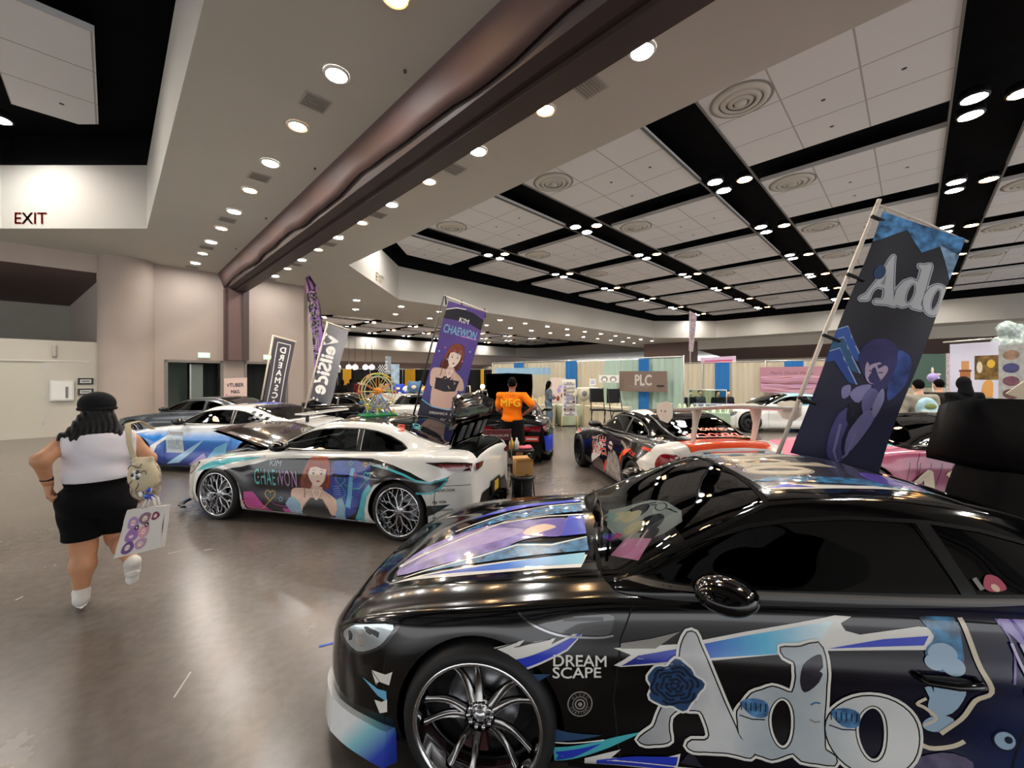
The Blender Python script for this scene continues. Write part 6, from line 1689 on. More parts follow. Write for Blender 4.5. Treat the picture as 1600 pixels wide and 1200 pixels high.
# ---------------------------------------------------------------- standing / seated people built upright, facing +y of their own frame
def figure(loc, rz, label, hgt=1.7, top='404048', bottom='202024', skin=m_skinC, hair=m_hair, long=False, hood=False, short=False, arms='down', build=1.0, step=.02, sit=False, fine=False, group=None, pack=None, cat='person'):
    e = empty('person', loc, rz, label, cat, group); s = hgt/1.75; B_ = build; z0 = -.42 if sit else 0
    Z = lambda x, y, z: v3(x*s*B_, y*s, (z+z0)*s)
    hd = Z(0, .03, 1.62); nk = Z(0, 0, 1.47)
    if arms == 'akimbo': A = [(Z(-.19, 0, 1.40), Z(-.24, .05, 1.14), Z(-.17, .22, 1.02)), (Z(.19, 0, 1.40), Z(.38, -.06, 1.20), Z(.20, .04, 1.06))]
    elif arms == 'front': A = [(Z(-.18, 0, 1.38), Z(-.22, .02, 1.12), Z(-.06, .22, 1.12)), (Z(.18, 0, 1.38), Z(.22, .02, 1.12), Z(.06, .22, 1.14))]
    else: A = [(Z(-.19, 0, 1.40), Z(-.24, -.02, 1.12), Z(-.25, .05, .87)), (Z(.19, 0, 1.40), Z(.24, -.02, 1.12), Z(.25, .05, .87))]
    tor = [('e', Z(0, 0, 1.28), (.165*s*B_, .115*s*B_, .19*s)), ('e', Z(0, .01, 1.08), (.15*s*B_, .11*s*B_, .16*s)), ('c', A[0][0], A[1][0], .058*s, .058*s), ('c', nk, Z(0, 0, 1.3), .05*s, .08*s)]
    hp = [('e', Z(0, -.01, .95), (.165*s*B_, .125*s*B_, .12*s))]
    if sit: legs = [(Z(sg*.09, 0, .92), Z(sg*.10, .42, .92), Z(sg*.10, .42, .50)) for sg in (-1, 1)]
    else: legs = [(Z(-.09, 0, .92), Z(-.10, .02, .49), Z(-.11, -.02, .09)), (Z(.09, 0, .92), Z(.11, .04, .49), Z(.13, .01, .09))]
    lg = [p for a, k_, n_ in legs for p in (('c', a, k_, .088*s*B_, .058*s*B_), ('c', k_, k_*.65+n_*.35+v3(0, -.01, 0), .055*s*B_, .058*s*B_), ('c', k_*.65+n_*.35+v3(0, -.01, 0), n_, .058*s*B_, .035*s))]
    ar = [p for a, k_, n_ in A for p in (('c', a, k_, .050*s*B_, .041*s*B_), ('c', k_, n_, .040*s*B_, .026*s))]
    he = [('e', hd, (.075*s, .092*s, .112*s)), ('e', hd+v3(0, .03, -.055)*s, (.052*s, .06*s, .062*s)), ('c', hd+v3(0, 0, -.06)*s, nk, .052*s, .055*s), ('e', hd+v3(0, .098, -.015)*s, (.012*s, .018*s, .022*s)), ('e', hd+v3(-.077, 0, -.01)*s, (.012*s, .018*s, .03*s)), ('e', hd+v3(.077, 0, -.01)*s, (.012*s, .018*s, .03*s)), ('c', hd+v3(-.016, .088, -.06)*s, hd+v3(.016, .088, -.06)*s, .009*s, .009*s)]
    ft = [('c', n_, n_+v3(0, .12, -.055)*s, .036*s, .028*s) for _, _, n_ in legs]
    b = MB(); put_nets(b, nets(tor+hp+lg+ar+he+ft, step, .03), skin, (0, 0, 0))
    for i, (a, k_, n_) in enumerate(A):
        dr = (n_-k_); tw = v3(0, 1, 0) if arms == 'down' else v3(0, 0, 1)
        pn = v3(1 if i == 0 else -1, 0, 0) if arms == 'down' else v3(0, .5, -1)
        put_nets(b, nets(hand(n_, dr, pn, tw, .6, s), .006 if fine else .010, .008), skin, (0, 0, 0))
    for sg in (-1, 1): b.ball(tuple(hd+v3(sg*.03, .083, .008)*s), (.012*s, .008*s, .008*s), k_wh, 8, 6); b.ball(tuple(hd+v3(sg*.03, .090, .008)*s), (.006*s, .004*s, .006*s), k_bk, 6, 4)
    b.build('body', None, e)
    mt = mat('cloth '+top, top, .9, spec=.15, bump=.15, bscale=40); mb = mat('cloth '+bottom, bottom, .9, spec=.15, bump=.15, bscale=40)
    sl = .55 if short else .97
    sle = [('c', A[i][0], A[i][0]*(1-min(1, sl*1.3))+A[i][1]*min(1, sl*1.3), .060*s*B_, .055*s*B_) for i in (0, 1)]
    if not short: sle += [('c', A[i][1], A[i][1]*.08+A[i][2]*.92, .052*s*B_, .038*s*B_) for i in (0, 1)]
    b = MB(); put_nets(b, nets(tor+hp+sle, step*.8, .035, .014, [((0, 0, -1), -(Z(0, 0, .93)[2])), ((0, 0, 1), nk[2]-.005)], lambda P: .005*np.sin(P[:, 2]*32+P[:, 0]*17)), mt, (0, 0, 0)); b.build('shirt' if not hood else 'hoodie', None, e)
    lc = [((0, 0, 1), Z(0, 0, .965)[2])]
    if short and not sit: lc.append(((0, 0, -1), -(Z(0, 0, .50)[2])))
    ll = hp+[p for a, k_, n_ in legs for p in (('c', a, k_, .10*s*B_, .088*s*B_ if short else .075*s*B_),)+(() if short else (('c', k_, n_+v3(0, 0, .03), .075*s*B_, .068*s*B_),))]
    b = MB(); put_nets(b, nets(ll, step*.8, .03, .012, lc), mb, (0, 0, 0)); b.build('shorts' if short else 'trousers', None, e)
    for _, _, n_ in legs:
        b = MB(); put_nets(b, nets([('c', n_+v3(0, -.03, -.045)*s, n_+v3(0, .15, -.055)*s, .04*s, .034*s), ('c', n_+v3(0, 0, -.04)*s, n_+v3(0, 0, .01)*s, .045*s, .042*s)], step*.6, .02, .002), k_wh if not short else k_bk, (0, 0, 0)); b.build('shoe', None, e)
    if hood: hp_ = [('e', hd+v3(0, -.01, .01)*s, (.10*s, .115*s, .135*s)), ('c', hd+v3(0, -.05, -.06)*s, nk+v3(0, -.03, -.02), .09*s, .11*s)]; cuts = [((0, 1, .2), hd[1]+.055+.2*hd[2])]
    elif long: hp_ = [('e', hd+v3(0, -.012, .02)*s, (.086*s, .10*s, .118*s)), ('c', hd+v3(0, -.06, -.02)*s, hd+v3(0, -.10, -.30)*s, .075*s, .06*s), ('c', hd+v3(-.07, -.0, -.02)*s, hd+v3(-.09, -.02, -.25)*s, .03*s, .025*s), ('c', hd+v3(.07, -.0, -.02)*s, hd+v3(.09, -.02, -.25)*s, .03*s, .025*s)]; cuts = [((0, 1, -.5), hd[1]+.045-.5*(hd[2]+.01))]
    else: hp_ = [('e', hd+v3(0, -.012, .022)*s, (.083*s, .096*s, .108*s))]; cuts = [((0, 1, -.9), hd[1]+.02-.9*(hd[2]+.01)), ((0, 0, -1), -(hd[2]-.06*s))]
    b = MB(); put_nets(b, nets(hp_, step*.6, .02, .0, cuts, (lambda P: .003*np.sin(P[:, 0]*150)) if not hood else None), (mt if hood else mat('short dark hair', '0b0909', .9, spec=.08)), (0, 0, 0)); b.build('hood' if hood else 'hair', None, e)
    return e
man = figure((at(800, 700, 7.7).x, 7.7, 0), -.18, 'person in orange staff T-shirt and black shorts, hand on hip, facing the open hatch', 1.80, 'f0760e', '141416', m_skinB, m_hair, short=True, arms='akimbo', build=1.12, step=.014, fine=True)
b = MB()
def back_text(body, size, z, m, bold):
    v, f = text2d(body, size, bold, 0, 'CENTER')
    vv = []
    for x, y in v:
        X = x; zz = z+y; yb = -.118*1.12*math.sqrt(max(0, 1-(X/.27)**2))-.062
        vv.append((X, yb, zz))
    b.add(vv, f, m, True)
back_text('MFG', .20, 1.25, ink('shirt yellow', 'f4c21c', rough=.8, coat=0), .022); back_text('STAFF', .075, 1.42, ink('shirt print orange', 'a8480a', rough=.8, coat=0), .004)
b.build('shirt_lettering', None, man)
figure((at(857, 668, 14.3).x, 14.3, 0), -1.35, 'person with long dark hair in a denim jacket and jeans standing by the booth tables', 1.66, '5b6670', '5d6f80', m_skinC, m_hair, long=True, arms='front', step=.02)
figure((at(896, 668, 17.0).x, 17.0, 0), 3.0, 'person with dark hair looking over the top of the white display rack', 1.78, '2a2a30', '2a2a30', m_skinB, m_hair, step=.025)
for px, D, lb, tp, lg_ in ((1078, 16.3, 'seated person in black at the right edge of the green-lit booth', '1a1a1c', False), (1093, 16.9, 'seated person with short dark hair behind the lilac table', '4a4a50', False), (1121, 16.3, 'seated person with long black hair in front of the blue drape', '1c1c1e', True), (1137, 16.6, 'seated person with bun at the right edge of the blue drape', '26262a', False)):
    figure(((px-800)/F*D, D, 0), 3.1, lb, 1.66, tp, '202024', m_skinC, m_hair, long=lg_, step=.028, sit=True, arms='front')
for px, D, hg, lb, tp, hd_, lg_ in ((1436, 7.6, 1.76, 'person with short black hair carrying a pale blue and green backpack', '9b9484', False, False), (1468, 8.6, 1.76, 'person with short dark hair between the backpack wearer and the hooded person', '2b2724', False, False), (1507, 7.8, 1.80, 'person in a black hooded jacket seen from behind at the right booth', '0d0d10', True, False)):
    figure(((px-800)/F*D, D, 0), -.25, lb, hg, tp, '1c1c20', m_skinC, m_hair, hood=hd_, long=lg_, build=1.1, step=.018)
pk = empty('backpack', ((1436-800)/F*7.6-.03, 7.6-.17, 1.2), -.25, 'pale blue and green backpack on the person beside the dark flag', 'bag')
b = MB(); put_nets(b, nets([('e', (0, 0, 0), (.17, .10, .22)), ('e', (0, -.05, -.06), (.14, .08, .11))], .014, .03), mat('backpack blue', '9fc2cc', .7, noise=.25, nscale=9), (0, 0, 0)); b.build('pack', None, pk)
b = MB(); b.ball((0, -.10, .06), (.09, .03, .06), mat('backpack patch', '7e8a52', .8), 14, 8); b.build('patch', None, pk)
b = MB(); b.tube([(-.14, -.10, -.02), (0, -.15, -.035), (.14, -.10, -.02)], .012, 8, k_wh); b.build('zip', None, pk)
for px, D, lb, tp in ((535, 21, 'person with long hair in black at the far left booth row', '121214'), (560, 24, 'person in dark red and black among the far left booths', '6a2428'), (548, 27, 'person in dark clothes far behind the grey flag', '2c2420'), (600, 25, 'person in pale clothes behind the toy ferris wheel', 'b9a890')):
    figure(((px-800)/F*D, D, 0), .4, lb, 1.66, tp, '202024', m_skinC, m_hair, long=(px != 560), step=.035)
# =====================================================================  FLAGS
def attach(o, e): o.parent = e; o.matrix_parent_inverse = Matrix.Translation(-e.location); return o
m_pole = mat('flag pole cream', 'd8ccbb', .4); m_poleb = mat('flag pole black', '141416', .4); m_strap = mat('black strap', '0b0b0d', .7)
def pole(e, pts, r, m, name='pole'):
    b = MB(); b.tube(pts, r, 10, m); return attach(b.build(name, None, e), e)
cl = dict(rough=.75, coat=0)
# --- large Ado flag
fe = empty('flag', tuple(at(1203, 742, 3.25)), 0, 'large dark blue Ado flag leaning on a cream pole above the black coupe', 'flag')
pole(fe, [at(1203, 742, 3.25), at(1290, 516, 3.2), at(1374, 312, 3.15)], .016, m_pole); pole(fe, [at(1368, 318, 3.15), at(1440, 346, 3.1), at(1512, 378, 3.04)], .009, m_pole, 'top_rod')
base = gradmat('flag navy', [(0, '2c2c50'), (.35, '26263f'), (.6, '2b2930'), (1, '242228')], 'Z', 1.1, 3.1, rough=.7, coat=0, warp=.25, wscale=2)
fs_ = Sheet(at(1379, 331, 3.14), at(1508, 373, 3.03), at(1372, 742, 3.06), at(1236, 708, 3.2), .028, 7, base, 0, cols=18, rows=44)
w, h = fs_.w, fs_.h
fs_.poly([(0, h), (w, h), (w, h-.16), (w*.8, h-.10), (w*.6, h-.2), (w*.35, h-.07), (w*.1, h-.2), (0, h-.24)], ink('flag feather blue', '4a7fae', noise=.8, nscale=16, **cl)); fs_.poly([(w*.75, h-.1), (w, h-.14), (w, h-.34), (w*.88, h-.22)], ink('flag feather pale', '8fb0d0', noise=.6, nscale=16, **cl))
TAf = lambda q: [((x-.64)*.535+.05, (z-.5)*.80+h-.50+.06*((x-.64)/1.1)) for x, z in q]
kf = dict(step=.06)
ado(lambda lp, m, holes=(): fs_.poly(lp, m, .05, holes), lambda p, w_, m, c=False: fs_.stroke(p, w_, m, c), TAf, g_silf, ink('flag silver', 'b9bac2', **cl), ink('flag line', '3a3944', **cl), .8)
_op, _os = fs_.poly, fs_.stroke; qx = w/.78
fs_.poly = lambda lp, m, *a_, **k_: _op([(x*qx, y) for x, y in lp], m, *a_, **k_)
fs_.stroke = lambda pts, w_, m, *a_, **k_: _os([(x*qx, y) for x, y in pts], w_, m, *a_, **k_)
fs_.poly(ell(.17, h-.44, .055, .055, 16), ink('flag rose', '2d4468', **cl))
for k, (a, c) in enumerate(((0, '3f62b0'), (.09, '3a6288'), (.18, '33509c'))):
    fs_.poly([(0, h*.52-a), (.09, h*.545-a), (.30, h*.44-a), (.33, h*.42-a), (.26, h*.42-a), (.08, h*.49-a), (0, h*.475-a)], ink('flag shard '+c, c, **cl)); fs_.stroke([(0, h*.52-a), (.09, h*.545-a), (.33, h*.42-a)], .008, ink('flag pale line', 'a8bcd8', **cl))
fs_.poly(smooth2([(.30, h*.50), (.42, h*.53), (.56, h*.50), (.62, h*.42), (.58, h*.33), (.46, h*.34), (.34, h*.38), (.27, h*.44)], 4), ink('flag hair', '3f3a6c', noise=.25, nscale=5, **cl))
fs_.poly(smooth2([(.35, h*.425), (.45, h*.44), (.54, h*.42), (.52, h*.37), (.45, h*.345), (.38, h*.365)], 4), ink('flag face', 'b9a5bd', **cl))
fs_.poly([(.33, h*.435), (.38, h*.415), (.42, h*.43), (.46, h*.41), (.50, h*.43), (.56, h*.42), (.54, h*.47), (.42, h*.48)], ink('flag hair', '3f3a6c', noise=.25, nscale=5, **cl))
fs_.stroke([(.47, h*.395), (.51, h*.40)], .008, ink('flag line', '3a3944', **cl)); fs_.stroke([(.39, h*.395), (.425, h*.392)], .008, ink('flag line', '3a3944', **cl)); fs_.stroke([(.44, h*.362), (.46, h*.362)], .006, ink('flag line', '3a3944', **cl)); fs_.poly(smooth2([(.56, h*.50), (.70, h*.48), (.74, h*.38), (.66, h*.30), (.60, h*.36), (.60, h*.44)], 3), ink('flag figure blue', '3a4f92', noise=.6, nscale=8, **cl))
for pts, c in (([(.34, h*.32), (.46, h*.34), (.40, h*.26), (.30, h*.28)], '8f88b4'), ([(.46, h*.33), (.56, h*.31), (.50, h*.22), (.42, h*.27)], '6f6a9c'), ([(.22, h*.30), (.28, h*.32), (.30, h*.28), (.25, h*.26)], '8f88b4'), ([(.50, h*.24), (.60, h*.22), (.52, h*.10), (.44, h*.05), (.40, h*.14)], '7f7aac'), ([(.26, h*.20), (.38, h*.24), (.36, h*.10), (.44, h*.02), (.30, h*.02), (.24, h*.10)], '5a5690'), ([(.56, h*.34), (.62, h*.30), (.60, h*.22), (.54, h*.26)], '9a93bc'), ([(.32, h*.25), (.44, h*.24), (.42, h*.17), (.34, h*.18)], '1e1d30')):
    fs_.poly(smooth2(pts, 3), ink('flag facet '+c, c, noise=.15, nscale=6, **cl))
fs_.stroke([(.30, h*.16), (.33, h*.05), (.40, h*.01), (.46, h*.05), (.47, h*.14)], .018, ink('flag ring', '8c86b8', **cl))
attach(fs_.build('banner_cloth'), fe)
for py, px in ((340, 1366), (430, 1328), (525, 1290), (623, 1252), (712, 1216)):
    b = MB(); b.tube([at(px-4, py-2, 3.14), at(px+22, py+8, 3.14)], .014, 8, m_strap); attach(b.build('strap', None, fe), fe)
b = MB(); b.box(at(1210, 738, 3.2), (.16, .10, .05), m_strap); attach(b.build('window_clamp', None, fe), fe)
# --- portrait flag
fe = empty('flag', tuple(at(645, 665, 6.3)), 0, 'tall purple KIM CHAEWON portrait flag on black poles behind the white coupe', 'flag')
pole(fe, [at(640, 672, 6.3), at(694, 462, 6.3)], .014, m_poleb); pole(fe, [at(694, 462, 6.3), at(762, 488, 6.2)], .012, mat('flag pole cream', 'd8ccbb', .4), 'top_rod')
for px, py in ((697, 470), (722, 477), (758, 490)):
    b = MB(); b.tube([at(px-1, py-8, 6.27), at(px, py+6, 6.27)], .012, 8, m_poleb); attach(b.build('clip', None, fe), fe)
s_ = Sheet(at(701, 470, 6.26), at(759, 488, 6.18), at(712, 668, 6.2), at(648, 662, 6.28), .02, 6, gradmat('portrait flag ground', [(0, '2c2a52'), (.4, '4a4a90'), (.7, '5a4390'), (1, '5b4488')], 'Z', 1.1, 3.0, rough=.7, coat=0, warp=.5, wscale=5), 0, cols=12, rows=34)
w, h = s_.w, s_.h; fk = lambda n, c: ink('pf '+n, c, **cl)
s_.poly([(0, h*.93), (w*.3, h*.97), (w*.7, h*.965), (w, h*.93), (w, h*.84), (w*.6, h*.88), (0, h*.86)], fk('black', '1d1a26')); s_.stroke([(0, h*.93), (w*.25, h*.965), (w*.5, h*.975)], .014, k_wh)
s_.text('KIM', (w*.52, h*.865), .10, k_wh, bold=.02); v, f = text2d('CHAEWON', .2, .02, 0, 'CENTER'); v = np.array(v); wv = v[:, 0].max()-v[:, 0].min()
nm = ink('pf name', '7fb0d0', **cl); v2 = [(w*.5+a*(w*.86/wv), h*.755+b_*.9) for a, b_ in v]; s_.lay(v2, f, nm)
s_.poly([(w*.55, h*.75), (w*.95, h*.75), (w*.95, h*.76), (w*.55, h*.76)], fk('pinkish', 'c088b8'))
Tp = lambda q: [((x-1.44)*.80+w*.5, (z-.14)*1.05+h*.29) for x, z in q]
portrait(lambda lp, m, holes=(): s_.poly(lp, m, .08, holes), lambda p, w_, m, c=False: s_.stroke(p, w_, m, c), Tp, ink('pf hair', '8a4430', **cl), ink('pf hair dark', '54241c', **cl), ink('pf skin', 'd9b4a4', **cl), fk('top', '2b2730'))
s_.poly(smooth2([(w*.22, h*.33), (w*.78, h*.33), (w*.78, h*.20), (w*.7, h*.14), (w*.3, h*.16), (w*.22, h*.22)], 3), ink('pf skin', 'd9b4a4', **cl)); s_.poly([(w*.20, h*.39), (w*.80, h*.39), (w*.76, h*.30), (w*.5, h*.285), (w*.24, h*.30)], fk('top', '2b2730'))
s_.poly([(0, h*.20), (w*.3, h*.155), (w*.7, h*.14), (w, h*.16), (w, 0), (0, 0)], fk('bottom', '252438')); s_.stroke([(0, h*.20), (w*.3, h*.155), (w*.7, h*.14), (w, h*.16)], .016, k_lb)
s_.text('DREAMSCAPE', (w*.55, h*.095), .055, k_wh, bold=.01); s_.text('Corgiro', (w*.25, h*.055), .045, k_wh, bold=.01); s_.text('Nankang', (w*.72, h*.05), .045, k_wh, bold=.01)
for i in range(7): s_.poly(star(w*(.1+.13*i), h*(.60+.05*math.sin(i*2.3)), .02), k_pk if i % 2 else k_lb)
attach(s_.build('banner_cloth'), fe)
# --- VeilSide flag (seen from its back, so the lettering is mirrored)
fe = empty('flag', tuple(at(476, 636, 9.4)), 0, 'grey VeilSide flag, lettering mirrored, rising behind the blue and white coupe', 'flag')
pole(fe, [at(476, 640, 9.4), at(512, 503, 9.4)], .02, m_pole); pole(fe, [at(510, 503, 9.4), at(547, 516, 9.3)], .014, m_pole, 'top_rod')
s_ = Sheet(at(514, 506, 9.35), at(545, 517, 9.25), at(515, 634, 9.25), at(484, 622, 9.35), .03, 6, gradmat('grey flag cloth', [(0, '3c3b42'), (.5, '4a4a50'), (1, '8a8a8e')], 'X', -4.75, -3.8, rough=.7, coat=0, warp=.3, wscale=2), 0, cols=10, rows=26)
w, h = s_.w, s_.h; v, f = text2d('VeilSide', .44, .035, .12, 'CENTER'); s_.lay([(w*.62-b_*1.15, h*.50-a*1.0) for a, b_ in v], f, k_wh)
s_.stroke([(w*.2, 0.01), (w*.2, .06)], .05, k_wh); s_.stroke([(w*.4, 0.01), (w*.4, .06)], .05, k_wh)
attach(s_.build('banner_cloth'), fe)
# --- DREAMSCAPE flag
fe = empty('flag', tuple(at(403, 650, 12.7)), 0, 'narrow dark grey DREAMSCAPE flag with white frame line behind the grey coupe', 'flag')
pole(fe, [at(404, 650, 12.7), at(427, 523, 12.7)], .028, m_pole); pole(fe, [at(426, 524, 12.7), at(463, 534, 12.6)], .018, m_pole, 'top_rod')
s_ = Sheet(at(429, 527, 12.68), at(461, 535, 12.6), at(439, 652, 12.6), at(407, 652, 12.68), .015, 5, mat('dark grey flag cloth', '46434a', .75), 0, cols=8, rows=20)
w, h = s_.w, s_.h
s_.stroke([(w*.2, .05), (w*.2, h-.12), (w*.82, h-.12), (w*.82, .05)], .025, k_wh, True)
for i, c in enumerate('DREAMSCAPE'):
    v, f = text2d(c, .26, .03, 0, 'CENTER'); s_.lay([(w*.51-a*1.15, h-.42-.24*i+b_) for a, b_ in v], f, k_wh)
attach(s_.build('banner_cloth'), fe)
# --- purple feather flag
fe = empty('flag', tuple(at(497, 640, 15.2)), 0, 'tall purple checked feather flag curving up beside the grey flag', 'flag')
Dq = 15.2; b = MB(); Lf = [(477, 436), (480, 460), (484, 490), (487, 520), (489, 550), (492, 580), (496, 606)]; Rt = [(483, 430), (494, 446), (499, 480), (504, 520), (507, 548), (504, 575), (498, 606)]
vs = []
for (a0, a1), (b0, b1) in zip(Lf, Rt):
    for q in np.linspace(0, 1, 5): vs.append(tuple(at(a0+(b0-a0)*q, a1+(b1-a1)*q, Dq)+Vector((0, .05*math.sin(q*5+a1*.05), 0))))
fs2 = []
mm = [ink('feather purple', '8a62a8', **cl), ink('feather dark', '2b1f3a', **cl)]
for i in range(len(Lf)-1):
    for q in range(4): b.add([vs[i*5+q], vs[i*5+q+1], vs[(i+1)*5+q+1], vs[(i+1)*5+q]], [(0, 1, 2, 3)], mm[(i+q) % 2 if q < 2 or i < 2 else 0], False)
def ctext(b, s, px, py, D, size, m, step, lean=0):
    for i, c in enumerate(s):
        v, f = text2d(c, size, .03, 0, 'CENTER'); p = at(px+lean*i, py+step*i, D-.09); b.add([(p.x-a*1.2, p.y, p.z+b_) for a, b_ in v], f, m)
ctext(b, 'QAUOSILPEN', 490, 466, Dq, .34, k_wh, 14.5, 1.2); ctext(b, 'HEAREY', 484.5, 478, Dq, .22, k_wh, 17, 1.8)
attach(b.build('banner_cloth'), fe); pole(fe, [at(479, 433, Dq), at(488, 440, Dq), at(500, 480, Dq), at(507, 550, Dq), at(500, 640, Dq)], .02, m_poleb)
# --- far feather flag
fe = empty('flag', tuple(at(1079, 600, 21)), 0, 'far thin pinkish grey feather flag standing above the cream booth drape', 'flag'); b = MB()
b.add([at(1077, 485, 21), at(1089, 492, 21), at(1083, 550, 21), at(1076, 548, 21)], [(0, 1, 2, 3)], mat('far flag cloth', '9a8890', .8, noise=.4, nscale=6)); attach(b.build('banner_cloth'), fe); pole(fe, [at(1078, 488, 21), at(1079, 642, 21)], .03, mat('pole grey', '8f8b88', .5))
# --- VTUBER M&G sign
e = empty('notice_board', tuple(at(368, 655, 13.2)), .3, 'pink and white VTUBER M&G sign board standing before the wall opening', 'sign')
s_ = Sheet(at(350, 591, 13.2), at(385, 590, 13.1), at(385, 640, 13.1), at(350, 641, 13.2), 0, 0, ink('sign pinkish', 'ddc0b6', **cl), .03, cols=1, rows=1); w, h = s_.w, s_.h
e.rotation_euler = (0, 0, 0)
s_.text('VTUBER', (w*.5, h*.72), .17, k_bk, bold=.03); s_.text('M&G', (w*.5, h*.52), .15, k_bk, bold=.03); s_.poly([(w*.1, 0), (w*.9, 0), (w*.9, h*.40), (w*.1, h*.40)], ink('sign blue', '44508a', **cl)); s_.poly([(w*.15, h*.12), (w*.85, h*.12), (w*.85, h*.33), (w*.15, h*.33)], ink('sign blue dark', '2e3868', **cl)); s_.poly(ell(w*.12, h*.46, .04, .05, 10), k_pk)
attach(s_.build('board'), e)
for dx in (-.25, .25):
    b = MB(); b.tube([(dx, 0, 0), (dx*.7, .0, 1.1)], .02, 6, m_poleb); o = b.build('leg', None, e); o.location = (0, .05, -e.location.z)

# =====================================================================  PROPS NEAR THE CARS
# toy ferris wheel on the white coupe's roof
fz = Bc.zr(np.array([1.7]))[0]; M0 = Matrix.Translation((-3.488, 5.988, 0)) @ Matrix.Rotation(-.265, 4, 'Z')
pw = M0 @ Vector((1.66, .05, fz+.004)); fw = empty('toy_ferris_wheel', tuple(pw), .75, 'toy brick ferris wheel on a green plate on the white coupe roof', 'toy')
cyl_ = lambda c: mat('toy '+c, c, .35)
b = MB(); b.box((0, 0, .006), (.46, .30, .012), cyl_('2f9c5c')); [b.lathe([(.008, .012), (.008, .02), (0, .02)], 6, cyl_('2f9c5c'), Matrix.Translation((-.21+.03*i, -.13+.0325*j, 0))) for i in range(15) for j in range(9)]; b.build('base_plate', None, fw)
for y in (-.075, .075):
    b = MB(); 
    for x in (-.17, .17): b.tube([(x, y*1.3, .012), (0, y, .30)], .010, 6, cyl_('6f8fc4')); b.tube([(x*.55, y*1.2, .012), (0, y, .30)], .007, 6, cyl_('8fa8cc'))
    b.tube([(-.11, y*1.2, .11), (.11, y*1.2, .11)], .007, 6, cyl_('9aa2a8')); b.build('support_tower', None, fw)
wh = MB()
for y in (-.045, .045):
    for R_, c in ((.25, 'd8c65a'), (.205, 'c9cfae')):
        wh.lathe([(R_+.007*math.cos(a), y+.007*math.sin(a)) for a in np.linspace(0, 2*PI, 6)], 30, cyl_(c), Matrix.Translation((0, 0, .33)), axis='y')
    for k in range(12):
        t = k*PI/6; wh.tube([(0, y, .33), (.25*math.cos(t), y, .33+.25*math.sin(t))], .005, 5, cyl_('e8982c') if k % 2 else cyl_('d8c65a'))
    wh.lathe([(.0, y-.012), (.045, y-.012), (.045, y+.012), (0, y+.012)], 14, cyl_('ee8a1c'), Matrix.Translation((0, 0, .33)), axis='y')
wo = wh.build('wheel', None, fw)
for k in range(12):
    t = k*PI/6; c = ('c84a3a', '3f8fc0', 'd8c65a', '4fae6a', 'd98aa8', 'e8e2d0')[k % 6]; b = MB(); x, z = .25*math.cos(t), .33+.25*math.sin(t)-.035
    b.prism([(x-.022, -.035, z), (x+.022, -.035, z), (x+.03, -.035, z+.028), (x-.03, -.035, z+.028)], (0, .07, 0), cyl_(c)); b.tube([(x-.02, 0, z+.028), (x, 0, z+.05), (x+.02, 0, z+.028)], .004, 5, cyl_(c)); b.build('gondola', None, wo)
b = MB()
for x, y, c in ((-.19, -.10, '4fae6a'), (.19, -.09, 'e8c23c'), (-.06, -.12, 'c9cfae'), (.07, -.12, '6f8fc4'), (.2, .1, 'c9cfae')): b.box((x, y, .035), (.03, .03, .045), cyl_(c)); b.ball((x, y, .07), .015, cyl_('e8c39a'), 8, 6)
b.build('toy_visitors', None, fw)
# stool with box, folding chair
D = 5.55; p = at(817, 742, D); m_blkp = mat('black plastic', '0e0e10', .5)
st = empty('stool', (p.x, D, 0), 0, 'round black stool behind the white coupe bumper, carrying a cardboard box', 'stool'); zt_ = p.z
MB().lathe([(0, zt_), (.17, zt_), (.18, zt_-.015), (.17, zt_-.035), (0, zt_-.035)], 28, m_blkp).build('seat', None, st)
pr_ = [(.10, .03)]
for k in range(13): z = .03+(zt_-.07)*k/13; pr_ += [(.135, z), (.12, z+.012), (.12, z+.02)]
MB().lathe(pr_+[(.13, zt_-.035)], 26, m_tyre).build('ribbed_base', None, st)
for k in range(3):
    t = k*2.1+.4; MB().tube([(.15*math.cos(t), .15*math.sin(t), zt_-.03), (.19*math.cos(t), .19*math.sin(t), 0)], .010, 6, m_blkp).build('leg', None, st)
bx_ = empty('cardboard_box', (p.x, D, zt_), .25, 'open brown cardboard box standing on the black stool', 'box'); mc = mat('cardboard', 'b98f55', .8)
b = MB()
for s_x, s_y, dx, dy in ((.24, .006, 0, -.09), (.24, .006, 0, .09), (.006, .18, -.12, 0), (.006, .18, .12, 0)): b.box((dx, dy, .105), (s_x, s_y, .20), mc)
b.box((0, 0, .008), (.24, .18, .008), mc); b.box((.03, -.095, .02), (.05, .004, .01), k_bk); b.build('box_body', None, bx_)
for sg in (-1, 1): MB().prism([(-.12, sg*.09, .205), (.12, sg*.09, .205), (.11, sg*.15, .235), (-.11, sg*.15, .235)], (0, 0, .004), mc).build('flap', None, bx_)
D = 6.5; p = at(775, 690, D); fc = empty('folding_chair', (p.x, D, 0), .1, 'black folding chair with burgundy plaid back behind the white coupe', 'chair')
m_pl = mat('burgundy plaid', '5a1f28', .8, noise=.5, nscale=30)
b = MB(); b.box((0, .02, .86), (.50, .03, .17), m_pl); o = b.build('backrest', None, fc)
b = MB(); b.prism([(-.17, -.0, .83), (-.13, -.0, .83), (-.15, 0, .87)], (0, -.004, 0), k_wh); v, f = text2d('DREAMSCAPE', .05, .01); b.add([(a-.10, -.004, .835+c_) for a, c_ in v], f, k_wh); b.build('logo', None, o)
MB().box((0, -.2, .46), (.50, .42, .04), m_blkp).build('seat', None, fc)
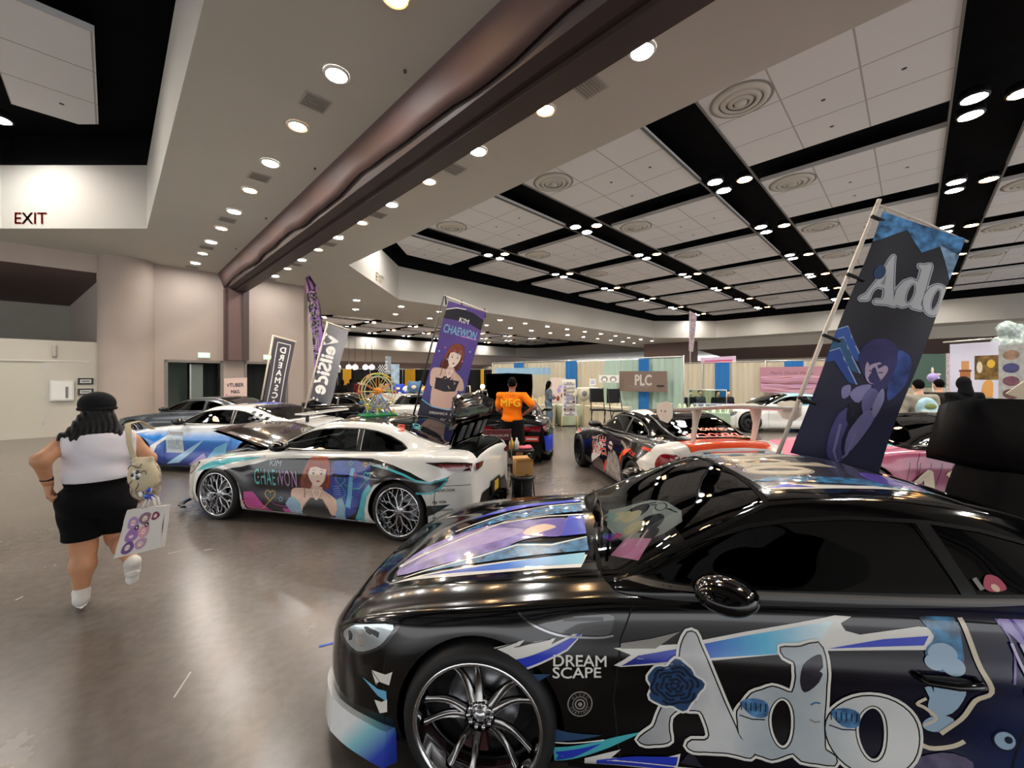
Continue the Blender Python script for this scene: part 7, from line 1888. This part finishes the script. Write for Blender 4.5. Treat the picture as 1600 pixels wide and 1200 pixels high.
for a_, c_ in (((-.24, .05, .95), (-.24, -.38, 0)), ((.24, .05, .95), (.24, -.38, 0)), ((-.24, -.4, .48), (-.24, .1, 0)), ((.24, -.4, .48), (.24, .1, 0))): MB().tube([a_, c_], .012, 6, m_blkp).build('leg', None, fc)
# low tripod table with a red cloth and bottles
D = 6.9; e = empty('side_table', (.14, D, 0), 0, 'small dark folding table with pink cloth behind the cardboard box', 'table'); MB().box((0, 0, .55), (.46, .34, .025), m_blkp).build('table_top', None, e)
for sx in (-1, 1):
    for sy in (-1, 1): MB().tube([(sx*.2, sy*.14, .54), (sx*.12, sy*.12, 0)], .010, 6, m_blkp).build('leg', None, e)
b = MB(); put_nets(b, nets([('e', (0, 0, 0), (.15, .09, .03)), ('e', (.08, .03, .015), (.06, .05, .03))], .012, .02), mat('pink cloth', 'c0576a', .8), (0, 0, 0)); o = b.build('folded_cloth'); o.location = (.2, D, .587); tag(o, 'crumpled pink cloth lying on the small dark folding table', 'cloth')
for dx, c, lb in ((-.15, 'e0b43c', 'yellow bottle standing on the small dark folding table'), (-.06, 'd9d9d2', 'white bottle standing on the small dark folding table')):
    o = MB().lathe([(0, 0), (.04, .005), (.042, .12), (.016, .17), (.016, .20), (0, .20)], 16, mat('bottle '+c, c, .35)).build('bottle'); o.location = (.14+dx, D-.05, .5635); tag(o, lb, 'bottle')
o = MB().box((0, 0, 0), (.09, .022, .0015), mat('blue tape', '3556b8', .6), rz=.4).build('floor_tape'); o.location = (at(510, 1007, 2.70).x, 2.70, .002); tag(o, 'small strip of blue tape stuck on the grey floor', 'tape')
m_scr = mat('floor scratch', 'b5aa9e', .5)
for k, (x0, y0, x1, y1) in enumerate(((262, 865, 308, 856), (318, 860, 332, 858), (24, 938, 36, 932), (272, 1090, 298, 1050))):
    p0 = at(x0, y0, 1.8*F/(y0-HZ)); p1 = at(x1, y1, 1.8*F/(y1-HZ)); d = (p1-p0); n = Vector((-d.y, d.x, 0)).normalized()*.004
    o = MB().add([p0-n-p0+Vector((0, 0, .0012)), p0+n-p0+Vector((0, 0, .0012)), p1+n-p0+Vector((0, 0, .0012)), p1-n-p0+Vector((0, 0, .0012))], [(0, 3, 2, 1)], m_scr).build('floor_scratch'); o.location = (p0.x, p0.y, 0); tag(o, ('long', 'short', 'tiny far-left', 'diagonal')[k]+' pale scratch on the polished concrete floor', 'scratch')
# =====================================================================  BOOTHS
m_cream = mat('cream drape', 'cfc6ae', .85); m_greenlit = mat('cream drape painted green-lit', 'b3cbbd', .85); m_blue = mat('blue drape', '1f6fb4', .8); m_blkd = mat('black drape', '131416', .9); m_yel = mat('yellow drape', 'dba51e', .8)  # second drape colour: cream cloth with the green booth lighting painted in
m_pipe = mat('pipe aluminium', 'b8b8b4', .35, metal=.8)
def dline(P0, P1, z, m, name, label, cat='curtain', off=0, group=None, z0=.03, amp=.045, top=True, par=None):
    P0 = Vector((*P0, 0)); P1 = Vector((*P1, 0)); d = P1-P0; L = d.length; d.normalize(); n = Vector((-d.y, d.x, 0))
    if n.dot(-P0) < 0: n = -n
    e = MB(); k = max(6, int(L/.07)); vs = []; fs = []
    for i in range(k+1):
        q = d*(L*i/k)+n*(off+amp*math.sin(i*1.9)+amp*.5*math.sin(i*.63))
        for zz in (z0, z): vs.append((q.x, q.y, zz))
    for i in range(k): fs.append((2*i, 2*i+2, 2*i+3, 2*i+1))
    e.add(vs, fs, m, True); o = e.build(name, None, par); o.location = P0-(par.location if par else Vector((0, 0, 0)))
    if par is None: tag(o, label, cat, group)
    return o
def pipes(P0, P1, z, n, label, group):
    P0 = Vector((*P0, 0)); P1 = Vector((*P1, 0)); e = empty('booth_partition', tuple(P0), 0, label, 'booth wall', group); d = P1-P0
    MB().tube([(0, 0, z+.02), (d.x, d.y, z+.02)], .022, 8, m_pipe).build('top_pipe', None, e)
    for i in range(n+1): q = d*(i/n); b = MB(); b.tube([(q.x, q.y, 0), (q.x, q.y, z+.06)], .022, 8, m_pipe); b.box((q.x, q.y, .01), (.4, .4, .012), m_pipe); b.build('upright', None, e)
    return e
a0 = (5.55, 13.0); a1 = (-.95, 19.5)
ip = lambda u, P=a0, Q=a1: (P[0]+(Q[0]-P[0])*u, P[1]+(Q[1]-P[1])*u)
uof = lambda px, P=a0, Q=a1: ((px-800)/F*P[1]-P[0])/((Q[0]-P[0])-(px-800)/F*(Q[1]-P[1]))
bw = pipes(a0, a1, 2.44, 4, 'booth partition of cream drapes, part coloured green-lit, with blue panels behind the PLC banner', None)
dline(a0, ip(uof(945)), 2.42, m_greenlit, 'greenlit_drape', '', par=bw); dline(ip(uof(944)), a1, 2.42, m_cream, 'cream_drape', '', par=bw)  # first stretch carries the green light in its cloth colour
for k, (x0, x1) in enumerate(((1016, 999), (903, 886), (820, 805))):
    dline(ip(uof(x0)), ip(uof(x1)), 2.43, m_blue, 'blue_drape', '', off=.09, amp=.02, par=bw)
c0 = (14.2, 13.2); c1 = (7.0, 20.4); ic = lambda u: ip(u, c0, c1); uc = lambda px: uof(px, c0, c1)
bw2 = pipes(c0, c1, 2.44, 4, 'cream draped booth partition with blue panels behind the far teal coupe', None); dline(c0, c1, 2.42, m_cream, 'cream_drape', '', par=bw2)
for k, (x0, x1) in enumerate(((1141, 1118), (1256, 1226))):
    dline(ic(uc(x0)), ic(uc(x1)), 2.43, m_blue, 'blue_drape', '', off=.09, amp=.02, par=bw2)
# banners on drapes
def board(px0, py0, px1, py1, D0, D1, base, name, label, cat, art=None, thick=.02, legs=False):
    s = Sheet(at(px0, py0[0], D0), at(px1, py0[1], D1), at(px1, py1[1], D1), at(px0, py1[0], D0), 0, 0, base, thick, cols=1, rows=1, back=False)
    if art: art(s)
    o = s.build(name); tag(o, label, cat); return o
def dp(px, P=a0, Q=a1, off=.25):
    u = uof(px, P, Q); return P[1]+(Q[1]-P[1])*u-off
def art_plc(s):
    w, h = s.w, s.h; s.text('PLC', (w*.52, h*.32), h*.72, k_wh, bold=.03, sx=.75); s.stroke(smooth2([(w*.2, h*.28), (w*.35, h*.2), (w*.5, h*.28), (w*.62, h*.2)], 4, False), .03, k_gr); s.stroke([(w*.8, h*.3), (w*.95, h*.3)], .05, k_bk); s.text('the', (w*.86, h*.2), .12, k_bk)
board(968, (580, 580), 1042, (611, 613), dp(968), dp(1042), mat('banner brown', '7d6a5e', .8), 'banner', 'brown PLC banner hanging on the green-lit booth drape', 'banner', art_plc)
def art_wave(s):
    w, h = s.w, s.h; r = random.Random(4)
    s.text("Mari's Okashi Mania", (w*.5, h*.72), h*.16, ink('banner plum', '7a4a5c', **cl), shear=.1)
    for k in range(16): y = h*(.1+.55*r.random()); s.stroke(smooth2([(w*.02, y), (w*.3, y+.08*r.uniform(-1, 1)), (w*.6, y+.1*r.uniform(-1, 1)), (w*.98, y+.05)], 4, False), .02+.03*r.random(), ink('banner wave '+str(k % 3), ('d9a8b4', '8e5a68', 'c49ac0')[k % 3], **cl))
board(1187, (574, 572), 1290, (612, 620), dp(1187, c0, c1), dp(1290, c0, c1), mat('banner rose', 'b68492', .8), 'banner', 'rose coloured wavy banner hanging on the right cream drape', 'banner', art_wave)
def art_pk(s): s.poly([(s.w*.12, .1), (s.w*.9, .1), (s.w*.9, s.h*.7), (s.w*.12, s.h*.7)], ink('deep pink', 'b8497c', **cl)); s.poly(ell(s.w*.05, s.h*.5, .1, .08, 10), k_bk)
board(1094, (559, 556), 1150, (575, 574), 24, 23.2, mat('sign lilac', 'cbb0cc', .7), 'sign_board', 'lilac and deep pink sign board rising behind the right cream drape', 'sign', art_pk)
def art_face(s):
    w, h = s.w, s.h; s.poly(ell(w*.5, h*.55, w*.36, h*.36, 20), k_wh); s.poly([(w*.1, h*.9), (w*.9, h*.9), (w*.85, h*.5), (w*.7, h*.62), (w*.5, h*.55), (w*.3, h*.66), (w*.15, h*.45)], k_gr)
board(870, (574, 574), 887, (592, 592), 17.3, 17.0, k_bk, 'poster', 'black and white poster hanging left of the blue drape panel', 'poster', art_face)
def posts(s):
    r = random.Random(int(s.w*1000)); 
    for k in range(7): s.poly(ell(s.w*r.uniform(.15, .85), s.h*r.uniform(.15, .85), s.w*.12, s.h*.1, 10), r.choice([k_pk, k_cr, k_hd, k_rd, k_lv]))
board(860, (590, 590), 884, (632, 632), 16.2, 16.0, ink('poster pale', 'd9c9c0', **cl), 'poster', 'pale pink poster stand between the denim jacket person and rack', 'poster', posts)
board(921, (592, 592), 931, (603, 602), 13.9, 13.8, k_wh, 'price_card', 'small white price card above the black chairs', 'sign', lambda s: [s.stroke([(s.w*.2, s.h*z), (s.w*.8, s.h*z)], .015, k_bl) for z in (.3, .5, .7)])
def art_bw(s):
    for k in (.28, .72): s.poly(ell(s.w*k, s.h*.45, s.w*.17, s.h*.4, 16), k_gr); s.poly(ell(s.w*k, s.h*.38, s.w*.10, s.h*.25, 12), k_wh)
board(936, (586, 586), 967, (598, 598), 14.6, 14.2, k_wh, 'poster', 'white manga sheet board left of the brown PLC banner', 'poster', art_bw)
# tables
def table(P, L, Wd, rz, m, label, hgt=.75):
    e = empty('table', (*P, 0), rz, label, 'table'); MB().box((0, 0, hgt), (L, Wd, .03), m_pipe).build('table_top', None, e)
    for sx in (-1, 1):
        for sy in (-1, 1): MB().tube([(sx*(L/2-.08), sy*(Wd/2-.08), hgt-.01), (sx*(L/2-.08), sy*(Wd/2-.08), 0)], .015, 6, m_pipe).build('leg', None, e)
    b = MB(); n = 40; per = [(-L/2, -Wd/2), (L/2, -Wd/2), (L/2, Wd/2), (-L/2, Wd/2)]; loop = dens(per, .08); vs = []; fs = []
    for i, (x, y) in enumerate(loop): k = 1.012; f_ = 1.03+.03*math.sin(i*1.7); vs += [(x*k, y*k, hgt+.02), (x*f_, y*f_, .04)]
    q = len(loop)
    for i in range(q): j = (i+1) % q; fs.append((2*i, 2*i+1, 2*j+1, 2*j))
    fs.append(tuple(2*i for i in range(q))); b.add(vs, fs, m); b.build('tablecloth', None, e); return e
table((.86, 15.1), 1.5, .7, -.25, m_cream, 'cream clothed table left of the denim jacket person'); table((2.12, 15.0), .8, .7, .2, mat('pale green cloth', 'b9c4a8', .85), 'pale green clothed table behind the display rack')
table((3.35, 14.15), 1.5, .7, 2.356, m_cream, 'cream table with jars in front of the PLC banner'); table((5.6, 11.9), 1.5, .7, -.5, mat('mint cloth', 'a9c2a8', .85), 'mint clothed table carrying the glass case')
table((8.1, 15.25), 2.2, .5, -.3, mat('lilac cloth', 'b9a5cc', .85), 'lilac clothed table before the seated people'); table((-6.1, 19.6), 1.8, .7, 0, mat('pale cloth', 'c9c2b2', .85), 'pale table at far left with green boxes')
table((-4.6, 17.9), 2.9, .8, 0, k_wh, 'white clothed table heaped with plush toys', 1.05)
# goods on the tables: countable little things
rg_ = random.Random(11)
def small(kind, P, z, label, cat, group, c, r=.05, hh=.14):
    if kind == 'jar': b = MB().lathe([(0, 0), (r, .004), (r, hh*.75), (r*.5, hh*.85), (r*.5, hh), (0, hh)], 12, mat('goods '+c, c, .3))
    elif kind == 'box': b = MB().box((0, 0, hh/2), (r*2, r*1.6, hh), mat('goods '+c, c, .5))
    o = b.build({'jar': 'jar', 'box': 'gift_box'}[kind]); o.location = (*P, z); o.rotation_euler = (0, 0, rg_.uniform(-.5, .5)); tag(o, label, cat, group); return o
for k in range(9): small('jar', (4.98+.15*k, 11.95-.075*k+.06*(k % 2)), .786, 'pale green jar in the row on the mint clothed table', 'jar', 'pale jars on the mint table', 'cfd8b4', .05, .22)
for k in range(6): small('box', (2.95+.15*k, 14.55-.15*k), .786, 'small cream gift box on the cream table before the PLC banner', 'box', 'gift boxes before the PLC banner', 'd9cfb8', .06, .12)
for k in range(7): small('box', (.36+.17*k, 15.2-.045*k), .786, 'pale gift box on the cream table behind the raised hatch', 'box', 'gift boxes behind the raised hatch', 'd4c9a9', .07, .2+.05*(k % 3))
for k in range(4): small('box', (-6.8+.4*k, 19.6), .786, 'olive green box on the pale far left table', 'box', 'green boxes on the far left table', '8a9060', .12, .25)
e = empty('glass_case', (5.65, 11.65, 1.04), -.5, 'clear glass display case on the mint clothed table', 'case')
gcl = glass('glass case clear', 'dfeee6'); MB().box((0, 0, .13), (1.0, .01, .5), gcl).build('front_pane', None, e)
for y in (0, .35): MB().tube([(-.5, y, .38), (.5, y, .38)], .012, 6, m_pipe).build('rail', None, e)
for x in (-.5, .5):
    for y in (0, .35): MB().tube([(x, y, -.25), (x, y, .38)], .010, 6, m_pipe).build('post', None, e)
# display rack on wooden legs
e = empty('display_rack', ((890-800)/F*13.8, 13.8, 0), -.1, 'white A-frame rack with rows of small prints on wooden legs', 'rack'); m_wd = mat('light wood', 'c9a878', .6)
MB().prism([(-.25, 0, .45), (.25, 0, .45), (.20, .1, 1.72), (-.25, .1, 1.72)], (0, .03, 0), k_wh).build('panel', None, e)
for i in range(9):
    b = MB(); z = .52+.13*i; y = -.03+.1*(z-.45)/1.27; b.box((-.01, y, z), (.38, .05, .015), k_gr)
    for k in range(4): b.box((-.16+.1*k, y-.01, z+.04), (.08, .006, .06), rg_.choice([k_cr, k_gr, k_lv, k_wh, k_hd]))
    b.build('print_shelf', None, e)
for x in (-.28, .28):
    MB().tube([(x, -.05, 0), (x*.9, .05, .5)], .018, 6, m_wd).build('leg', None, e); MB().tube([(x, .5, 0), (x*.8, .12, .9)], .018, 6, m_wd).build('leg', None, e)
# shirts on stands
def tshirt(P, rz, c, label, extra=None):
    e = empty('shirt_stand', P, rz, label, 'mannequin'); MB().tube([(0, 0, 0), (0, 0, 1.45)], .02, 8, m_wd).build('stand_pole', None, e); MB().lathe([(.18, 0), (.16, .02), (0, .03)], 18, m_wd).build('stand_base', None, e)
    b = MB(); put_nets(b, nets([('e', (0, 0, 1.22), (.2, .11, .24)), ('c', (-.2, 0, 1.40), (.2, 0, 1.40), .05, .05), ('c', (-.2, 0, 1.38), (-.29, 0, 1.18), .055, .06), ('c', (.2, 0, 1.38), (.29, 0, 1.18), .055, .06)], .02, .03, 0, [((0, 0, -1), -.98)]), mat('tee '+c, c, .85), (0, 0, 0)); b.build('shirt', None, e)
    b = MB(); b.ball((0, -.10, 1.25), (.09, .03, .10), extra or k_gr, 12, 8); b.build('print', None, e)
tshirt(((912-800)/F*13.5, 13.5, 0), .1, 'cfc8b0', 'cream printed T-shirt on a wooden stand right of the rack', k_gr); tshirt(((925-800)/F*13.9, 13.95, 0), .3, 'c9d2d4', 'pale blue T-shirt on a stand beside the cream one', k_nv)
for k, (px, D, lb) in enumerate(((934, 12.9, 'black folding chair with raised seat beside the shirt stands'), (963, 12.5, 'black folding chair in front of the white manga sheet board'))):
    e = empty('folding_chair', ((px-800)/F*D, D, 0), .3*k, lb, 'chair'); MB().box((0, .18, 1.2), (.45, .03, .45), m_blkd).build('backrest', None, e); MB().box((0, -.02, .75), (.45, .42, .04), m_blkd).build('seat', None, e)
    for x in (-.21, .21): MB().tube([(x, .18, 1.45), (x, -.2, 0)], .014, 6, m_blkd).build('leg', None, e); MB().tube([(x, -.2, .75), (x, .25, 0)], .014, 6, m_blkd).build('leg', None, e)
# far left row: black drape, yellow panels, bulbs, plush heap
bw3 = pipes((-17.5, 34), (-1.0, 34), 2.44, 6, 'far booth partition of black drape with yellow panels behind the plush toys', None); dline((-17.5, 34), (-1.0, 34), 2.42, m_blkd, 'black_drape', '', par=bw3)
for k, (x0, x1) in enumerate(((536, 549), (633, 649), (751, 756))):
    dline(((x0-800)/F*33.8, 33.8), ((x1-800)/F*33.8, 33.8), 2.44, m_yel, 'yellow_drape', '', off=.06, amp=.03, par=bw3)
for k, px in enumerate((528, 545, 555, 571, 581)):
    p = at(px, 574, 40); e = empty('globe_light', tuple(p), 0, 'round glowing globe light in the row on the far brown wall', 'lamp', 'globe lights on the far wall'); b = MB().ball((0, 0, 0), .26, mat('globe glow', 'ffe9c8', .4, emit=(1, .85, .62), es=6), 14, 10); b.build('globe', None, e); MB().tube([(0, 0, .2), (0, 0, ZS*SH-p.z)], .02, 6, m_poleb).build('cord', None, e)
p = at(754, 604, 12.8); e = empty('work_light', tuple(p), 0, 'small bright round work light beside the raised hatch', 'lamp'); MB().ball((0, 0, 0), .07, mat('work light glow', 'ffe6c0', .4, emit=(1, .86, .62), es=14), 12, 8).build('bulb', None, e); MB().tube([(0, 0, -.06), (0, 0, -p.z)], .015, 6, m_poleb).build('stand', None, e)
def art_chk(s):
    for i in range(8):
        for j in range(6):
            if (i+j) % 2: s.poly([(s.w*i/8, s.h*j/6), (s.w*(i+1)/8, s.h*j/6), (s.w*(i+1)/8, s.h*(j+1)/6), (s.w*i/8, s.h*(j+1)/6)], k_nv)
board(591, (570, 570), 606, (585, 585), 24, 24, k_wh, 'banner', 'small blue and white checked banner above the ferris wheel', 'banner', art_chk)
board(602, (557, 557), 611, (585, 585), 23.5, 23.5, mat('grey banner', '8c969c', .8), 'banner', 'upright grey banner behind the toy ferris wheel', 'banner', lambda s: s.text('JDM', (s.w*.4, s.h*.12), .55, k_wh, rot=PI/2, align='LEFT'))
board(611, (569, 569), 624, (612, 612), 20, 20, mat('ice blue poster', 'a9c2d4', .7, noise=.4, nscale=4), 'poster', 'tall ice blue poster left of the plush toys', 'poster')
board(526, (573, 573), 532, (582, 582), 30, 30, k_wh, 'poster', 'tiny white notice beside the far globe lights', 'poster')
for k, (px, py, r, c, lb) in enumerate(((624, 595, .28, '2a44b4', 'bright blue plush toy on the white table'), (632, 600, .22, 'dfe3ea', 'white plush toy between the blue and red ones'), (625, 605, .24, 'c23a3c', 'red plush toy with pale face on the white table'), (649, 593, .36, '4a6a8c', 'large slate blue round plush toy'), (645, 604, .26, '7a746c', 'grey brown plush toy below the slate blue one'), (661, 601, .22, 'e0a034', 'orange and yellow plush toy at the right end of the table'), (667, 592, .20, '7fb0c4', 'pale blue plush toy at the far right of the pile'))):
    D = 17.8; p = at(px, py, D); o = MB(); put_nets(o, nets([('e', (0, 0, 0), (r, r*.8, r*.75)), ('e', (-r*.6, -.05, r*.5), (r*.3, r*.25, r*.35)), ('e', (r*.6, -.05, r*.5), (r*.3, r*.25, r*.35)), ('c', (-r*.6, -r*.4, -r*.4), (-r*.9, -r*.7, -r*.6), .07, .06), ('c', (r*.6, -r*.4, -r*.4), (r*.9, -r*.7, -r*.6), .07, .06)], .04, .05), mat('plush '+c, c, .95), (0, 0, 0))
    o.ball((0, -r*.7, r*.05), (r*.35, r*.15, r*.25), mat('plush face', 'e3cdb4', .9), 10, 8); q = o.build('plush_toy'); q.location = (p.x, D, 1.075+r*.72); tag(q, lb, 'plush toy')
for k, (px, D, lb) in enumerate(((729, 12.6, 'pale caddy with a handle standing left of the work light'), (769, 13.5, 'pale caddy with a handle standing behind the raised hatch'))):
    p = at(px, 625, D); e = empty('caddy', (p.x, D, .9), 0, lb, 'caddy'); MB().prism([(-.2, -.12, 0), (.2, -.12, 0), (.16, -.12, .38), (-.16, -.12, .38)], (0, .24, 0), m_cream).build('tub', None, e, .02); MB().tube([(-.12, 0, .38), (-.10, 0, .62), (.10, 0, .62), (.12, 0, .38)], .02, 8, m_cream).build('handle', None, e); MB().box((0, 0, -.45), (.5, .4, .9), k_wh).build('plinth', None, e)
# table-top sanitiser and canopy behind hatch
dline((-.75, 17.5), (1.55, 16.2), 2.18, mat('sky blue banner', '8fb4cf', .8), 'booth_banner', 'sky blue banner above the raised hatch', 'banner', z0=1.9, amp=.02)
# ---- right side booth
def art_right(s):
    w, h = s.w, s.h*.76; lift = s.h*.24; p_, t_ = s.poly, s.stroke
    s.poly = lambda lp, m: p_([(x, y+lift) for x, y in lp], m)
    s.stroke = lambda lp, q, m: t_([(x, y+lift) for x, y in lp], q, m)
    s.poly([(w*.52, h*.55), (w*.98, h*.55), (w*.98, h*.84), (w*.52, h*.84)], ink('photo gold', '6e5526', noise=.8, nscale=7, **cl)); s.poly(ell(w*.62, h*.70, w*.06, h*.07, 12), k_cr); s.poly(ell(w*.84, h*.74, w*.08, h*.05, 12), k_yl)
    s.poly([(w*.22, h*.52), (w*.44, h*.52), (w*.44, h*.66), (w*.22, h*.66)], ink('bear brown', 'a8683a', **cl)); s.poly([(w*.25, h*.66), (w*.41, h*.66), (w*.41, h*.78), (w*.25, h*.78)], ink('bear tan', 'c08a58', **cl)); s.stroke([(w*.2, h*.66), (w*.46, h*.66)], .05, ink('bear dark', '6a3a24', **cl))
    s.poly(smooth2([(w*.45, h*.42), (w*.62, h*.36), (w*.70, h*.52), (w*.86, h*.54), (w*.88, h*.40), (w*.80, h*.20), (w*.5, h*.14)], 3), ink('tan figure', 'd09a52', **cl)); s.poly(ell(w*.82, h*.26, w*.14, h*.09, 14), k_gr); s.poly(ell(w*.62, h*.18, w*.16, h*.08, 14), k_wh)
board(1484, (538, 533), 1562, (699, 710), 10.2, 9.3, mat('panel lilac white', 'cfcfe2', .7), 'display_board', 'tall pale lilac board with gold photo and brown figures at right', 'display board', art_right)
b = MB(); b.tube([at(1474, 535, 10.3), at(1550, 529, 9.4)], .02, 8, m_pipe); o = b.build('rod'); tag(o, 'pale horizontal rod above the lilac display board', 'rod')
def art_strip(s):
    for k, c in enumerate(('8a6f5c', '3f3f6a', '6a4450', '5a3a3c', '4a2a2c')): s.poly(ell(s.w*.5, s.h*(.86-.17*k), s.w*.34, s.h*.065, 14), ink('strip '+c, c, noise=.4, nscale=9, **cl))
board(1560, (540, 536), 1600, (655, 660), 9.0, 8.7, mat('grey mesh panel', '9fa09c', .7, noise=.2, nscale=12), 'print_rack', 'grey rack panel with a column of round dark prints', 'rack', art_strip)
board(1478, (552, 552), 1486, (691, 694), 10.9, 10.6, mat('sticker strip', 'b0a6a8', .7, noise=.6, nscale=14), 'print_strip', 'narrow vertical strip of small prints left of the lilac board', 'poster')
b = MB(); r_ = random.Random(8); cc = at(1586, 530, 9.6)
put_nets(b, nets([('e', (r_.uniform(-.35, .5), r_.uniform(-.1, .1), r_.uniform(-.3, .25)), (.2, .16, .18)) for _ in range(12)], .035, .05, 0, (), lambda P: .02*np.sin(P[:, 0]*45)*np.sin(P[:, 2]*40)), mat('plastic wrap', 'a8b8b2', .15, coat=1, noise=.2, nscale=12), (0, 0, 0)); o = b.build('wrapped_bundle'); o.location = cc; tag(o, 'pale shiny plastic-wrapped bundle on top of the grey print rack', 'bundle')
board(1420, (553, 553), 1477, (606, 606), 13.5, 12.4, mat('chalkboard green', '3f5a50', .7), 'board', 'dark green board beside the Ado flag behind the standing people', 'board')
e = empty('plush_toy', tuple(at(1458, 590, 10.4)), 0, 'small pale lilac rabbit-like plush above the heads of the standing people', 'plush toy'); b = MB(); b.ball((0, 0, 0), (.14, .1, .12), k_lv, 12, 8); b.ball((-.02, 0, .17), (.03, .02, .10), k_cr, 8, 6); b.ball((.13, 0, .08), (.08, .02, .03), k_cr, 8, 6); b.build('plush_body', None, e)
MB().tube([(0, 0, -.1), (0, 0, -(e.location.z))], .02, 6, m_pipe).build('stand', None, e)
table((10.2, 8.9), 1.5, .6, -.9, k_wh, 'white table at the right booth in front of the lilac board')
o = MB().prism([at(1572, 615, 5.0), at(1600, 596, 4.9), at(1616, 600, 4.9), at(1612, 628, 4.9)], (0, .01, 0), k_cr).build('paper_sheet'); tag(o, 'white and yellow paper sheet at the right edge above the black lid', 'paper')
